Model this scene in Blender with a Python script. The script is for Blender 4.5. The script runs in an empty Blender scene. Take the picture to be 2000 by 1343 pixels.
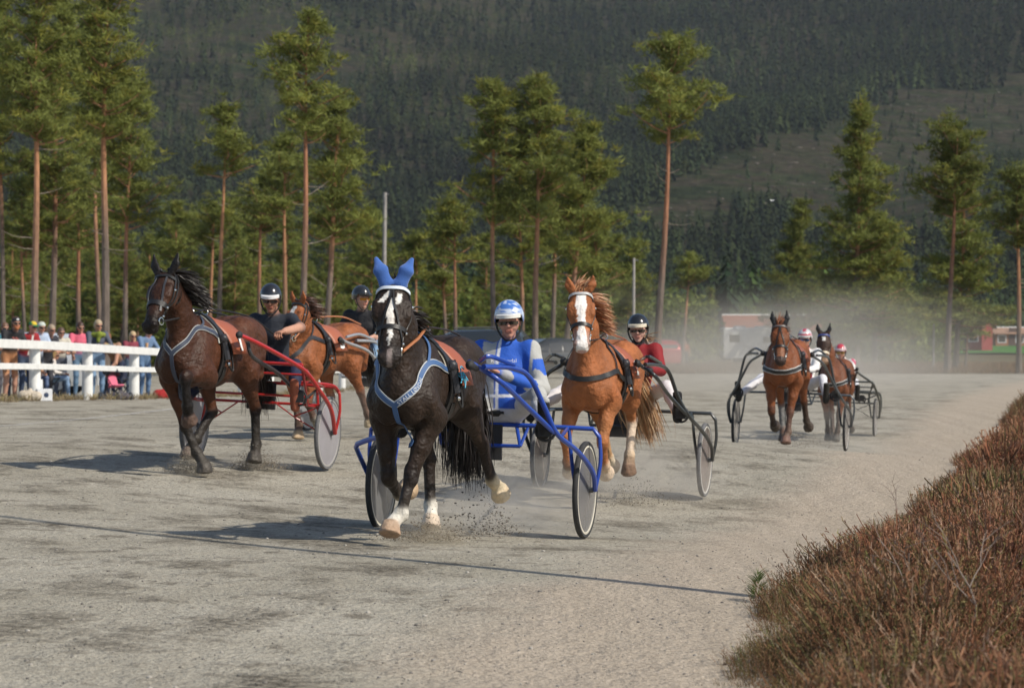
import bpy, math, random
import numpy as np
from mathutils import Matrix, Vector
R = math.radians
rng = np.random.default_rng(7)
random.seed(7)
sc = bpy.context.scene
col = sc.collection

# ------------------------------------------------------------------ camera, sky, sun
FPX, CX, YH, HC = 5200.0, 1000.0, 668.0, 1.40      # focal length and horizon in photo pixels
cam_d = bpy.data.cameras.new('camera')
cam_d.sensor_width = 36.0
cam_d.lens = 36.0 * FPX / 2000.0
cam_d.clip_start = 0.1
cam_d.clip_end = 9000
cam = bpy.data.objects.new('camera', cam_d)
col.objects.link(cam)
cam.location = (0, 0, HC)
cam.rotation_euler = (R(90) - math.atan((671.5 - YH) / FPX) * -1 * -1, 0, 0)
sc.camera = cam
cam_d.dof.use_dof = True
cam_d.dof.focus_distance = 18.0
cam_d.dof.aperture_fstop = 5.6

HAZE = 0.00005
SUN_EL, SUN_AZ = R(43), math.atan2(0.86, -0.50)
w = bpy.data.worlds.new('World')
sc.world = w
w.use_nodes = True
nt = w.node_tree
sky = nt.nodes.new('ShaderNodeTexSky')
sky.sky_type = 'NISHITA'
sky.sun_disc = False
sky.sun_elevation = SUN_EL
sky.sun_rotation = SUN_AZ
bg = nt.nodes['Background']
bg.inputs['Strength'].default_value = 0.105
nt.links.new(sky.outputs[0], bg.inputs['Color'])
sun_d = bpy.data.lights.new('sun', 'SUN')
sun_d.energy = 3.8
sun_d.angle = R(0.6)
sun_d.color = (1.0, 0.925, 0.80)
sun = bpy.data.objects.new('sun', sun_d)
col.objects.link(sun)
sdir = Vector((math.sin(SUN_AZ) * math.cos(SUN_EL), math.cos(SUN_AZ) * math.cos(SUN_EL), math.sin(SUN_EL)))
sun.rotation_euler = sdir.to_track_quat('Z', 'Y').to_euler()
sc.view_settings.view_transform = 'Standard'
sc.view_settings.look = 'None'
sc.view_settings.exposure = 0.17
sc.view_settings.gamma = 1
sc.cycles.max_bounces = 6
sc.cycles.volume_bounces = 1
sc.cycles.transparent_max_bounces = 12
sc.cycles.volume_step_rate = 2.0
sc.cycles.volume_max_steps = 128
sc.cycles.use_denoising = True

# ------------------------------------------------------------------ helpers
def S(r, g, b):
    f = lambda c: (c / 255 / 12.92) if c <= 10 else ((c / 255 + .055) / 1.055) ** 2.4
    return (f(r), f(g), f(b))

def at(px, py, D):
    return np.array([(px - CX) / FPX * D, D, HC + (YH - py) / FPX * D])

def tag(o, label=None, cat=None, group=None, kind=None):
    if label: o['label'] = label
    if cat: o['category'] = cat
    if group: o['group'] = group
    if kind: o['kind'] = kind
    return o

def empty(name, loc, rz=0.0, label=None, cat=None, group=None, scale=1.0, rx=0.0):
    o = bpy.data.objects.new(name, None)
    col.objects.link(o)
    o.location = tuple(loc)
    o.rotation_euler = (rx, 0, rz)
    o.scale = (scale,) * 3
    o.empty_display_size = .2
    return tag(o, label, cat, group)

_mats = {}
def mat(name, base=(.5, .5, .5), rough=.6, metal=0.0, spec=.5, attr=False, nscale=0, namt=0.0, bump=0.0,
        bscale=None, coat=0.0, trans=0.0, emit=None, sheen=0.0):
    if name in _mats: return _mats[name]
    m = bpy.data.materials.new(name)
    m.use_nodes = True
    t = m.node_tree
    p = t.nodes['Principled BSDF']
    p.inputs['Roughness'].default_value = rough
    p.inputs['Metallic'].default_value = metal
    p.inputs['Specular IOR Level'].default_value = spec
    p.inputs['Coat Weight'].default_value = coat
    p.inputs['Transmission Weight'].default_value = trans
    p.inputs['Sheen Weight'].default_value = sheen
    if attr:
        a = t.nodes.new('ShaderNodeAttribute'); a.attribute_name = 'Col'
        src = a.outputs['Color']
    else:
        rgb = t.nodes.new('ShaderNodeRGB'); rgb.outputs[0].default_value = (*base, 1)
        src = rgb.outputs[0]
    if namt > 0 or bump > 0:
        tc = t.nodes.new('ShaderNodeTexCoord')
        n = t.nodes.new('ShaderNodeTexNoise')
        n.inputs['Scale'].default_value = nscale or 8
        n.inputs['Detail'].default_value = 6
        n.inputs['Roughness'].default_value = .65
        t.links.new(tc.outputs['Object'], n.inputs['Vector'])
        if namt > 0:
            mr = t.nodes.new('ShaderNodeMapRange')
            mr.inputs['From Min'].default_value = .3; mr.inputs['From Max'].default_value = .7
            mr.inputs['To Min'].default_value = 1 - namt; mr.inputs['To Max'].default_value = 1 + namt
            t.links.new(n.outputs['Fac'], mr.inputs['Value'])
            vm = t.nodes.new('ShaderNodeVectorMath'); vm.operation = 'SCALE'
            t.links.new(src, vm.inputs[0]); t.links.new(mr.outputs[0], vm.inputs['Scale'])
            src = vm.outputs[0]
        if bump > 0:
            n2 = n
            if bscale:
                n2 = t.nodes.new('ShaderNodeTexNoise'); n2.inputs['Scale'].default_value = bscale
                n2.inputs['Detail'].default_value = 4
                t.links.new(tc.outputs['Object'], n2.inputs['Vector'])
            b = t.nodes.new('ShaderNodeBump'); b.inputs['Strength'].default_value = bump
            b.inputs['Distance'].default_value = .02
            t.links.new(n2.outputs['Fac'], b.inputs['Height'])
            t.links.new(b.outputs[0], p.inputs['Normal'])
    t.links.new(src, p.inputs['Base Color'])
    _mats[name] = m
    return m

def mesh_obj(name, V, F, m, parent=None, smooth=True, C=None, link=True):
    """V (n,3); F list of faces or array (k,3)/(k,4) or a list of such arrays; C (n,3) vertex colours."""
    V = np.asarray(V, dtype=np.float32)
    me = bpy.data.meshes.new(name)
    arrs = F if isinstance(F, list) and len(F) and isinstance(F[0], np.ndarray) and F[0].ndim == 2 else None
    if arrs is None and isinstance(F, np.ndarray): arrs = [F]
    if arrs is None:
        me.from_pydata(V.tolist(), [], [list(map(int, f)) for f in F])
    else:
        arrs = [a for a in arrs if len(a)]
        me.vertices.add(len(V)); me.vertices.foreach_set('co', V.ravel())
        loops = np.concatenate([a.ravel() for a in arrs]).astype(np.int32)
        sizes = np.concatenate([np.full(len(a), a.shape[1]) for a in arrs]).astype(np.int32)
        me.loops.add(len(loops)); me.loops.foreach_set('vertex_index', loops)
        starts = np.concatenate([[0], np.cumsum(sizes)[:-1]]).astype(np.int32)
        me.polygons.add(len(sizes)); me.polygons.foreach_set('loop_start', starts)
        try: me.polygons.foreach_set('loop_total', sizes)
        except Exception: pass
        me.update(calc_edges=True)
        me.validate()
    if C is not None and len(C) == len(me.vertices):
        ca = me.color_attributes.new('Col', 'FLOAT_COLOR', 'POINT')
        c4 = np.ones((len(C), 4), dtype=np.float32); c4[:, :3] = C
        ca.data.foreach_set('color', c4.ravel())
    if smooth:
        me.polygons.foreach_set('use_smooth', np.ones(len(me.polygons), dtype=bool))
    me.materials.append(m)
    o = bpy.data.objects.new(name, me)
    if link: col.objects.link(o)
    if parent is not None: o.parent = parent
    return o

def nrm(v):
    v = np.asarray(v, float)
    return v / (np.linalg.norm(v) + 1e-12)

def catmull(P, n=8):
    P = np.asarray(P, float)
    if len(P) < 3:
        return np.array([P[0] + (P[-1] - P[0]) * t for t in np.linspace(0, 1, n)])
    Q = np.vstack([2 * P[0] - P[1], P, 2 * P[-1] - P[-2]])
    out = []
    for i in range(len(P) - 1):
        p0, p1, p2, p3 = Q[i], Q[i + 1], Q[i + 2], Q[i + 3]
        for t in np.linspace(0, 1, n, endpoint=False):
            out.append(.5 * ((2 * p1) + (-p0 + p2) * t + (2 * p0 - 5 * p1 + 4 * p2 - p3) * t * t + (-p0 + 3 * p1 - 3 * p2 + p3) * t ** 3))
    out.append(P[-1])
    return np.array(out)

class MB:
    """collects simple shapes with vertex colours into one mesh"""
    def __init__(s): s.V = []; s.F = []; s.C = []; s.c = (1, 1, 1)
    def add(s, V, F, c=None):
        o = len(s.V)
        s.V.extend([tuple(map(float, v)) for v in V]); s.F.extend([tuple(i + o for i in f) for f in F])
        s.C.extend([tuple(c or s.c)] * len(V))
        return s
    def tube(s, P, r, n=8, c=None, smooth=0, cap=True):
        P = np.asarray(P, float)
        r = np.full(len(P), r) if np.isscalar(r) else np.asarray(r, float)
        if smooth:
            tt = np.linspace(0, 1, len(P)); Q = catmull(P, smooth)
            r = np.interp(np.linspace(0, 1, len(Q)), tt, r); P = Q
        T = np.gradient(P, axis=0); T /= np.linalg.norm(T, axis=1)[:, None] + 1e-12
        up = np.array([0, 0, 1.]) if abs(T[0][2]) < .9 else np.array([1., 0, 0])
        u = nrm(np.cross(T[0], up)); V = []
        for i in range(len(P)):
            u = nrm(u - T[i] * np.dot(u, T[i])); v = np.cross(T[i], u)
            for k in range(n):
                a = 2 * math.pi * k / n
                V.append(P[i] + (u * math.cos(a) + v * math.sin(a)) * r[i])
        F = [(i * n + k, i * n + (k + 1) % n, (i + 1) * n + (k + 1) % n, (i + 1) * n + k) for i in range(len(P) - 1) for k in range(n)]
        if cap:
            F.append(tuple(range(n))[::-1]); F.append(tuple((len(P) - 1) * n + k for k in range(n)))
        return s.add(V, F, c)
    def box(s, c0, size, M=None, c=None, bev=0.0):
        x, y, z = np.asarray(size, float) / 2
        if bev <= 0:
            V = [(sx * x, sy * y, sz * z) for sx in (-1, 1) for sy in (-1, 1) for sz in (-1, 1)]
            F = [(0, 1, 3, 2), (4, 6, 7, 5), (0, 4, 5, 1), (2, 3, 7, 6), (0, 2, 6, 4), (1, 5, 7, 3)]
        else:
            b = min(bev, x * .9, y * .9)
            ring = [(x - b, -y), (x, -y + b), (x, y - b), (x - b, y), (-x + b, y), (-x, y - b), (-x, -y + b), (-x + b, -y)]
            zs = [(-z, b), (-z + b, 0), (z - b, 0), (z, b)]
            V = []
            for zz, ins in zs:
                for (rx, ry) in ring:
                    V.append((rx - math.copysign(min(ins, abs(rx)), rx), ry - math.copysign(min(ins, abs(ry)), ry), zz))
            F = [(i * 8 + k, i * 8 + (k + 1) % 8, (i + 1) * 8 + (k + 1) % 8, (i + 1) * 8 + k) for i in range(3) for k in range(8)]
            F.append(tuple(range(8))[::-1]); F.append(tuple(24 + k for k in range(8)))
        V = np.array(V)
        if M is not None: V = V @ np.asarray(M)[:3, :3].T
        return s.add(V + np.asarray(c0, float), F, c)
    def ball(s, c0, r, n=12, m=8, M=None, c=None):
        r = np.full(3, r) if np.isscalar(r) else np.asarray(r, float)
        V = [(0, 0, 1)]
        for i in range(1, m):
            a = math.pi * i / m
            V += [(math.sin(a) * math.cos(2 * math.pi * k / n), math.sin(a) * math.sin(2 * math.pi * k / n), math.cos(a)) for k in range(n)]
        V.append((0, 0, -1))
        F = [(0, 1 + k, 1 + (k + 1) % n) for k in range(n)]
        for i in range(m - 2):
            for k in range(n):
                a = 1 + i * n + k; b = 1 + i * n + (k + 1) % n
                F.append((a, a + n, b + n, b))
        l = len(V) - 1
        F += [(l, l - n + (k + 1) % n, l - n + k) for k in range(n)]
        V = np.array(V) * r
        if M is not None: V = V @ np.asarray(M)[:3, :3].T
        return s.add(V + np.asarray(c0, float), F, c)
    def lathe(s, prof, c0=(0, 0, 0), axis='y', n=40, c=None):
        """prof: (radius, along) pairs"""
        V = []
        for (r, h) in prof:
            for k in range(n):
                a = 2 * math.pi * k / n
                V.append((r * math.cos(a), h, r * math.sin(a)) if axis == 'y' else (r * math.cos(a), r * math.sin(a), h))
        F = [(i * n + k, i * n + (k + 1) % n, (i + 1) * n + (k + 1) % n, (i + 1) * n + k) for i in range(len(prof) - 1) for k in range(n)]
        return s.add(np.array(V) + np.asarray(c0, float), F, c)
    def loft(s, rings, c=None, cap=True):
        n = len(rings[0]); V = [p for r in rings for p in r]
        F = [(i * n + k, i * n + (k + 1) % n, (i + 1) * n + (k + 1) % n, (i + 1) * n + k) for i in range(len(rings) - 1) for k in range(n)]
        if cap:
            F.append(tuple(range(n))[::-1]); F.append(tuple((len(rings) - 1) * n + k for k in range(n)))
        return s.add(V, F, c)
    def build(s, name, m, parent=None, smooth=True):
        o = mesh_obj(name, s.V, s.F, m, parent, smooth, np.array(s.C))
        if smooth:
            try: o.data.set_sharp_from_angle(angle=R(40))
            except Exception: pass
        return o

# ---- implicit bodies: smooth unions of tapered elliptical limbs, meshed with surface nets
class Seg:
    def __init__(s, a, b, ra, rb=None, k=.03, c=(1, 1, 1), u=(0, 1, 0), cap=1.0, sub=False):
        s.a = np.asarray(a, float); s.b = np.asarray(b, float)
        rb = ra if rb is None else rb
        s.ra = np.array([ra, ra] if np.isscalar(ra) else ra, float)
        s.rb = np.array([rb, rb] if np.isscalar(rb) else rb, float)
        s.k = k; s.c = np.asarray(c, float); s.u = np.asarray(u, float); s.cap = cap; s.sub = sub
        s.setup()
    def setup(s):
        d = s.b - s.a; s.L = np.linalg.norm(d) + 1e-9
        s.dir = d / s.L if s.L > 1e-6 else np.array([0, 0, 1.])
        u = s.u - s.dir * np.dot(s.u, s.dir)
        if np.linalg.norm(u) < 1e-3: u = np.cross(s.dir, [1, 0, .3])
        s.uu = nrm(u); s.vv = np.cross(s.dir, s.uu)
    def xf(s, M):
        M = np.asarray(M)
        t = Seg.__new__(Seg); t.__dict__.update(s.__dict__)
        t.a = M[:3, :3] @ s.a + M[:3, 3]; t.b = M[:3, :3] @ s.b + M[:3, 3]; t.u = M[:3, :3] @ s.u
        t.setup(); return t
    def dist(s, p):
        w = p - s.a
        al = w @ s.dir; t = np.clip(al / s.L, 0, 1)
        qa = al - t * s.L; qu = w @ s.uu; qv = w @ s.vv
        ru = s.ra[0] + (s.rb[0] - s.ra[0]) * t; rv = s.ra[1] + (s.rb[1] - s.ra[1]) * t
        rm = np.minimum(ru, rv) * s.cap
        k1 = np.sqrt((qu / ru) ** 2 + (qv / rv) ** 2 + (qa / rm) ** 2) + 1e-9
        k2 = np.sqrt((qu / ru ** 2) ** 2 + (qv / rv ** 2) ** 2 + (qa / rm ** 2) ** 2) + 1e-9
        return k1 * (k1 - 1) / k2

def smin(a, b, k):
    h = np.maximum(k - np.abs(a - b), 0) / k
    return np.minimum(a, b) - h * h * k * .25

def sdf(prims, p):
    d = np.full(len(p), 9.0)
    for s in prims:
        if s.sub: d = np.maximum(d, -s.dist(p))
        else: d = smin(d, s.dist(p), s.k)
    return d

def polygonise(prims, h):
    lo = np.min([np.minimum(s.a, s.b) - max(s.ra.max(), s.rb.max()) for s in prims if not s.sub], axis=0) - 3 * h
    hi = np.max([np.maximum(s.a, s.b) + max(s.ra.max(), s.rb.max()) for s in prims if not s.sub], axis=0) + 3 * h
    N = np.ceil((hi - lo) / h).astype(int) + 1
    G = np.full(N, 1.0, dtype=np.float32)
    for s in prims:
        m = max(s.ra.max(), s.rb.max()) + s.k + 2.5 * h
        i0 = np.maximum(((np.minimum(s.a, s.b) - m - lo) / h).astype(int), 0)
        i1 = np.minimum(((np.maximum(s.a, s.b) + m - lo) / h).astype(int) + 2, N)
        ax = [lo[i] + h * np.arange(i0[i], i1[i]) for i in range(3)]
        X = np.stack(np.meshgrid(*ax, indexing='ij'), -1)
        d = s.dist(X.reshape(-1, 3)).reshape(X.shape[:3])
        sl = tuple(slice(i0[i], i1[i]) for i in range(3))
        G[sl] = np.maximum(G[sl], -d) if s.sub else smin(G[sl], d, s.k)
    # surface nets
    ins = G < 0
    nx, ny, nz = N
    cnt = np.zeros((nx - 1, ny - 1, nz - 1), dtype=np.int8)
    for dx in (0, 1):
        for dy in (0, 1):
            for dz in (0, 1):
                cnt += ins[dx:nx - 1 + dx, dy:ny - 1 + dy, dz:nz - 1 + dz]
    act = (cnt > 0) & (cnt < 8)
    idx = np.full(act.shape, -1, dtype=np.int64)
    cells = np.argwhere(act); idx[act] = np.arange(len(cells))
    acc = np.zeros((len(cells), 3)); num = np.zeros(len(cells))
    cor = [(a, b, c) for a in (0, 1) for b in (0, 1) for c in (0, 1)]
    vals = {c: G[cells[:, 0] + c[0], cells[:, 1] + c[1], cells[:, 2] + c[2]] for c in cor}
    for c0 in cor:
        for ax in range(3):
            if c0[ax]: continue
            c1 = list(c0); c1[ax] = 1; c1 = tuple(c1)
            v0, v1 = vals[c0], vals[c1]
            cr = (v0 < 0) != (v1 < 0)
            t = np.where(cr, v0 / np.where(cr, v0 - v1, 1), 0)
            p = np.tile(np.array(c0, float), (len(cells), 1)); p[:, ax] += t
            acc += p * cr[:, None]; num += cr
    V = lo + h * (cells + acc / num[:, None])
    quads = []
    for ax in range(3):
        o1, o2 = [(1, 2), (2, 0), (0, 1)][ax]
        sl0 = [slice(None)] * 3; sl1 = [slice(None)] * 3
        sl0[ax] = slice(0, -1); sl1[ax] = slice(1, None)
        a = ins[tuple(sl0)]; b = ins[tuple(sl1)]
        E = np.argwhere(a != b)
        E = E[(E[:, o1] > 0) & (E[:, o2] > 0) & (E[:, o1] < N[o1] - 1) & (E[:, o2] < N[o2] - 1)]
        q = []
        for (d1, d2) in ((-1, -1), (0, -1), (0, 0), (-1, 0)):
            e = E.copy(); e[:, o1] += d1; e[:, o2] += d2
            q.append(idx[e[:, 0], e[:, 1], e[:, 2]])
        q = np.stack(q, 1)
        fl = ~a[E[:, 0], E[:, 1], E[:, 2]]
        q[fl] = q[fl][:, ::-1]
        quads.append(q)
    Q = np.concatenate(quads)
    Q = Q[(Q >= 0).all(1)]
    # colours of the nearest limbs
    D = np.stack([s.dist(V) if not s.sub else np.abs(s.dist(V)) - .003 for s in prims], 1)
    W = np.exp(-(D - D.min(1)[:, None]) / .006)
    W /= W.sum(1)[:, None]
    C = W @ np.stack([s.c for s in prims])
    return V, Q, C

def project(prims, P, off, it=6):
    P = np.array(P, float); e = 1e-3
    for i in range(it):
        d = sdf(prims, P)
        g = np.stack([sdf(prims, P + np.eye(3)[a] * e) - d for a in range(3)], 1)
        g /= np.linalg.norm(g, axis=1)[:, None] + 1e-12
        P -= g * ((d - off) * .8)[:, None]
    return P, g

def strap(mb, prims, W, width, off=.006, th=.006, n=8, c=None, loop=False, free=False):
    """a band laid over an implicit body along way-points"""
    W = np.asarray(W, float)
    if loop: W = np.vstack([W, W[:1]])
    P = catmull(W, n)
    if free:
        N = np.tile([0, 0, 1.], (len(P), 1))
    else:
        P, N = project(prims, P, off)
    T = np.gradient(P, axis=0); T /= np.linalg.norm(T, axis=1)[:, None] + 1e-9
    B = np.cross(T, N); B /= np.linalg.norm(B, axis=1)[:, None] + 1e-9
    L, Rr = P - B * width / 2, P + B * width / 2
    if not free:
        L, _ = project(prims, L, off, 3); Rr, _ = project(prims, Rr, off, 3)
    V = np.concatenate([L, Rr, Rr + N * th, L + N * th]); m = len(P)
    F = []
    for i in range(m - 1):
        for k in range(4):
            a = k * m + i; b = ((k + 1) % 4) * m + i
            F.append((a, b, b + 1, a + 1))
    mb.add(V, F, c)
    return P, N, B

def ribbons(name, strands, width, m, parent, colors):
    """hair: each strand is (k,3) points; flat tapered blades facing random ways"""
    V = []; F = []; C = []; o = 0
    for i, P in enumerate(strands):
        T = np.gradient(P, axis=0); T /= np.linalg.norm(T, axis=1)[:, None] + 1e-9
        rv = rng.normal(size=3)
        B = np.cross(T, rv); B /= np.linalg.norm(B, axis=1)[:, None] + 1e-9
        wd = width * (1 - np.linspace(0, 1, len(P)) ** 2 * .85)[:, None] * .5
        k = len(P)
        V.append(np.concatenate([P - B * wd, P + B * wd]))
        a = np.arange(k - 1)
        F.append(np.stack([a, a + 1, a + 1 + k, a + k], 1) + o)
        c = colors[i % len(colors)]
        C.append(np.tile(c, (2 * k, 1))); o += 2 * k
    return mesh_obj(name, np.concatenate(V), np.concatenate(F), m, parent, False, np.concatenate(C))

def rot(ax, deg):
    return np.array(Matrix.Rotation(R(deg), 4, ax))
def trans(v):
    M = np.eye(4); M[:3, 3] = v; return M
def xp(M, p):
    p = np.asarray(p, float)
    return p @ np.asarray(M)[:3, :3].T + np.asarray(M)[:3, 3]

# ------------------------------------------------------------------ ground shape
# (photo x, photo y of the contact, pixels per metre there)
CTRL = [(940, 1040, 265), (757, 1061, 295), (1145, 1058, 273), (735, 1022, 250), (1213, 966, 203), (1372, 977, 203),
        (508, 912, 201), (385, 928, 217), (632, 924, 203), (1543, 878, 135), (1650, 887, 137), (1618, 851, 106), (715, 845, 165),
        (1525, 867, 146), (68, 782, 99), (255, 780, 86), (641, 767, 60)]
_cx = np.array([((x - CX) / s, FPX / s, HC + (YH - y) / s) for x, y, s in CTRL])
def _base(X, Y):
    return -0.03 * X * np.clip((90 - Y) / 60, 0, 1)
def _ker(A, B):
    d = ((A[:, None, 0] - B[None, :, 0]) / 4.0) ** 2 + ((A[:, None, 1] - B[None, :, 1]) / (2.5 + .12 * np.minimum(A[:, None, 1], B[None, :, 1]))) ** 2
    return np.exp(-d * .5)
_kw = np.linalg.solve(_ker(_cx, _cx) + .05 * np.eye(len(_cx)), _cx[:, 2] - _base(_cx[:, 0], _cx[:, 1]))
EDGE_Y = np.array([2, 8, 10.8, 13.9, 17.7, 21.9, 27.8, 40, 60, 75, 95, 120])
EDGE_X = np.array([-.1, .58, .88, 1.36, 2.28, 3.1, 4.45, 7.0, 11.2, 14.8, 20.5, 30.0])
def edge_x(Y): return np.interp(Y, EDGE_Y, EDGE_X) + .07 * np.sin(Y * .9) + .04 * np.sin(Y * 2.1 + 1)
def track_z(X, Y):
    X = np.atleast_1d(np.asarray(X, float)); Y = np.atleast_1d(np.asarray(Y, float))
    Xc = np.clip(X, -14, 14)
    P = np.stack([Xc, Y], 1)
    z = _base(Xc, Y)
    near = Y < 130
    if near.any():
        z[near] += (_ker(P[near], _cx) @ _kw)
    return z
def hill_z(X, Y):
    q = np.maximum(Y - 850 + .25 * np.abs(X - 60), 0)
    z = .115 * q + .00007 * q * q
    z += 10 * np.sin(X / 95 + Y / 210) * np.clip(q / 300, 0, 1) + 6 * np.sin(X / 41 - Y / 90 + 2) * np.clip(q / 300, 0, 1)
    return z
def ground_z(X, Y):
    X = np.atleast_1d(np.asarray(X, float)); Y = np.atleast_1d(np.asarray(Y, float))
    z = track_z(X, Y)
    e = np.clip((X - edge_x(Y)) / 1.2, 0, 1) * (Y < 118)
    z = z + e * (.12 + .07 * np.sin(X * 3.3 + Y * .8) * np.sin(Y * 1.7 + X)) * np.clip((X - edge_x(Y)) / 2.5, .3, 1.6)
    return z + hill_z(X, Y)
def gz(x, y): return float(ground_z([x], [y])[0])
def gpx(px, D):
    x = (px - CX) / FPX * D
    return np.array([x, D, gz(x, D)])

# ---- node helpers
def node_mat(name):
    m = bpy.data.materials.new(name); m.use_nodes = True
    t = m.node_tree; return m, t, t.nodes['Principled BSDF']
def N(t, typ, **k):
    n = t.nodes.new(typ)
    for a, v in k.items():
        if a in ('loc',): continue
        if hasattr(n, a): setattr(n, a, v)
        else: n.inputs[a.replace('_', ' ')].default_value = v
    return n
def noise(t, vec, scale, detail=5, rough=.6):
    n = t.nodes.new('ShaderNodeTexNoise'); n.inputs['Scale'].default_value = scale
    n.inputs['Detail'].default_value = detail; n.inputs['Roughness'].default_value = rough
    t.links.new(vec, n.inputs['Vector']); return n.outputs['Fac']
def ramp(t, fac, stops):
    n = t.nodes.new('ShaderNodeValToRGB'); e = n.color_ramp.elements
    while len(e) > 1: e.remove(e[-1])
    e[0].position = stops[0][0]; e[0].color = (*stops[0][1], 1)
    for p, c in stops[1:]:
        x = e.new(p); x.color = (*c, 1)
    t.links.new(fac, n.inputs['Fac']); return n.outputs['Color']
def mix(t, fac, a, b, mode='MIX'):
    n = t.nodes.new('ShaderNodeMix'); n.data_type = 'RGBA'; n.blend_type = mode
    for s, v in ((0, fac), (6, a), (7, b)):
        if isinstance(v, (int, float)): n.inputs[s].default_value = v
        elif isinstance(v, tuple): n.inputs[s].default_value = (*v, 1)
        else: t.links.new(v, n.inputs[s])
    return n.outputs[2]
def mapv(t, vec, scale, rz=0.0):
    n = t.nodes.new('ShaderNodeMapping'); n.inputs['Scale'].default_value = scale
    n.inputs['Rotation'].default_value = (0, 0, rz)
    t.links.new(vec, n.inputs['Vector']); return n.outputs[0]
def bump(t, p, h, strength, dist, prev=None):
    b = t.nodes.new('ShaderNodeBump'); b.inputs['Strength'].default_value = strength; b.inputs['Distance'].default_value = dist
    t.links.new(h, b.inputs['Height'])
    if prev is not None: t.links.new(prev, b.inputs['Normal'])
    t.links.new(b.outputs[0], p.inputs['Normal']); return b.outputs[0]
def vadd(t, a, b, ka=1.0, kb=1.0):
    m1 = t.nodes.new('ShaderNodeMath'); m1.operation = 'MULTIPLY_ADD'
    t.links.new(a, m1.inputs[0]); m1.inputs[1].default_value = ka
    m2 = t.nodes.new('ShaderNodeMath'); m2.operation = 'MULTIPLY'; t.links.new(b, m2.inputs[0]); m2.inputs[1].default_value = kb
    t.links.new(m2.outputs[0], m1.inputs[2]); return m1.outputs[0]
def bw(c): return (c, c, c)


# ------------------------------------------------------------------ ground, track, hillside
def grid_mesh(name, Xf, Ys, us, zf, m, dz=0.0):
    """rows at Ys; each row spans Xf(Y)=(x0,x1) by parameter us"""
    YY = np.repeat(Ys, len(us)); x0, x1 = Xf(Ys)
    XX = (x0[:, None] + (x1 - x0)[:, None] * us[None, :]).ravel()
    V = np.stack([XX, YY, zf(XX, YY) + dz], 1)
    n, k = len(Ys), len(us)
    i = np.arange(n - 1)[:, None] * k + np.arange(k - 1)[None, :]
    i = i.ravel()
    F = np.stack([i, i + 1, i + 1 + k, i + k], 1)
    o = mesh_obj(name, V, F, m, None, True)
    return tag(o, kind='structure')

# gravel of the track, turning to coarser pinkish gravel towards the heather (vertex colour red = how far)
mt, t, p = node_mat('track_gravel')
tc = t.nodes.new('ShaderNodeTexCoord').outputs['Object']
at_ = t.nodes.new('ShaderNodeAttribute'); at_.attribute_name = 'Col'
sx_ = t.nodes.new('ShaderNodeSeparateColor'); t.links.new(at_.outputs['Color'], sx_.inputs[0])
p.inputs['Roughness'].default_value = .95; p.inputs['Specular IOR Level'].default_value = .12
big = noise(t, tc, .55, 5, .6)
base = ramp(t, big, [(.3, (.350, .320, .254)), (.5, (.405, .372, .302)), (.72, (.465, .430, .355))])
chn = noise(t, mapv(t, tc, (1.0, .8, 1), R(20)), 1.15, 8, .70)
chm = ramp(t, chn, [(.50, bw(0)), (.57, bw(.50)), (.68, bw(1))])
brk = noise(t, tc, 17, 4, .65)
brm = ramp(t, brk, [(.42, bw(0)), (.56, bw(1))])
chm2 = mix(t, 1.0, chm, brm, 'MULTIPLY')
c = mix(t, chm, base, mix(t, .55, base, (.18, .155, .115)))
c = mix(t, chm2, c, (.112, .098, .076))
sc2 = noise(t, mapv(t, tc, (3.2, 2.4, 1)), 1.0, 6, .75)
c = mix(t, ramp(t, sc2, [(.575, bw(0)), (.63, bw(.75))]), c, (.165, .145, .112))
wl = noise(t, mapv(t, tc, (8, .10, 1), R(-13)), 1.0, 3, .5)
c = mix(t, ramp(t, wl, [(.58, bw(0)), (.72, bw(.18))]), c, (.27, .235, .175))
wl2 = noise(t, mapv(t, tc, (5, .08, 1), R(-15)), 1.0, 2, .5)
vg = t.nodes.new('ShaderNodeMath'); vg.operation = 'ADD'; t.links.new(sx_.outputs[0], vg.inputs[0])
vg2 = t.nodes.new('ShaderNodeMath'); vg2.operation = 'MULTIPLY_ADD'; t.links.new(big, vg2.inputs[0]); vg2.inputs[1].default_value = .9; vg2.inputs[2].default_value = -.45
t.links.new(vg2.outputs[0], vg.inputs[1])
vmask = ramp(t, vg.outputs[0], [(.25, bw(0)), (.75, bw(1))])
vcol = ramp(t, wl2, [(.35, (.44, .372, .29)), (.65, (.485, .412, .325))])
c = mix(t, vmask, c, vcol)
vo = t.nodes.new('ShaderNodeTexVoronoi'); vo.inputs['Scale'].default_value = 62
t.links.new(tc, vo.inputs['Vector'])
sp = ramp(t, vo.outputs['Color'], [(.0, bw(.58)), (.30, bw(.9)), (.75, bw(1.05)), (.93, bw(1.15)), (1.0, bw(1.75))])
fine = noise(t, tc, 48, 3, .7)
fr = ramp(t, fine, [(.3, bw(.74)), (.7, bw(1.22))])
c = mix(t, 1.0, c, sp, 'MULTIPLY'); c = mix(t, 1.0, c, fr, 'MULTIPLY')
t.links.new(c, p.inputs['Base Color'])
n0 = bump(t, p, sc2, .55, .05)
n1 = bump(t, p, chn, .7, .16, n0)
n2 = bump(t, p, brk, .8, .03, n1)
bump(t, p, fine, .9, .014, n2)
M_TRACK = mt

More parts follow.
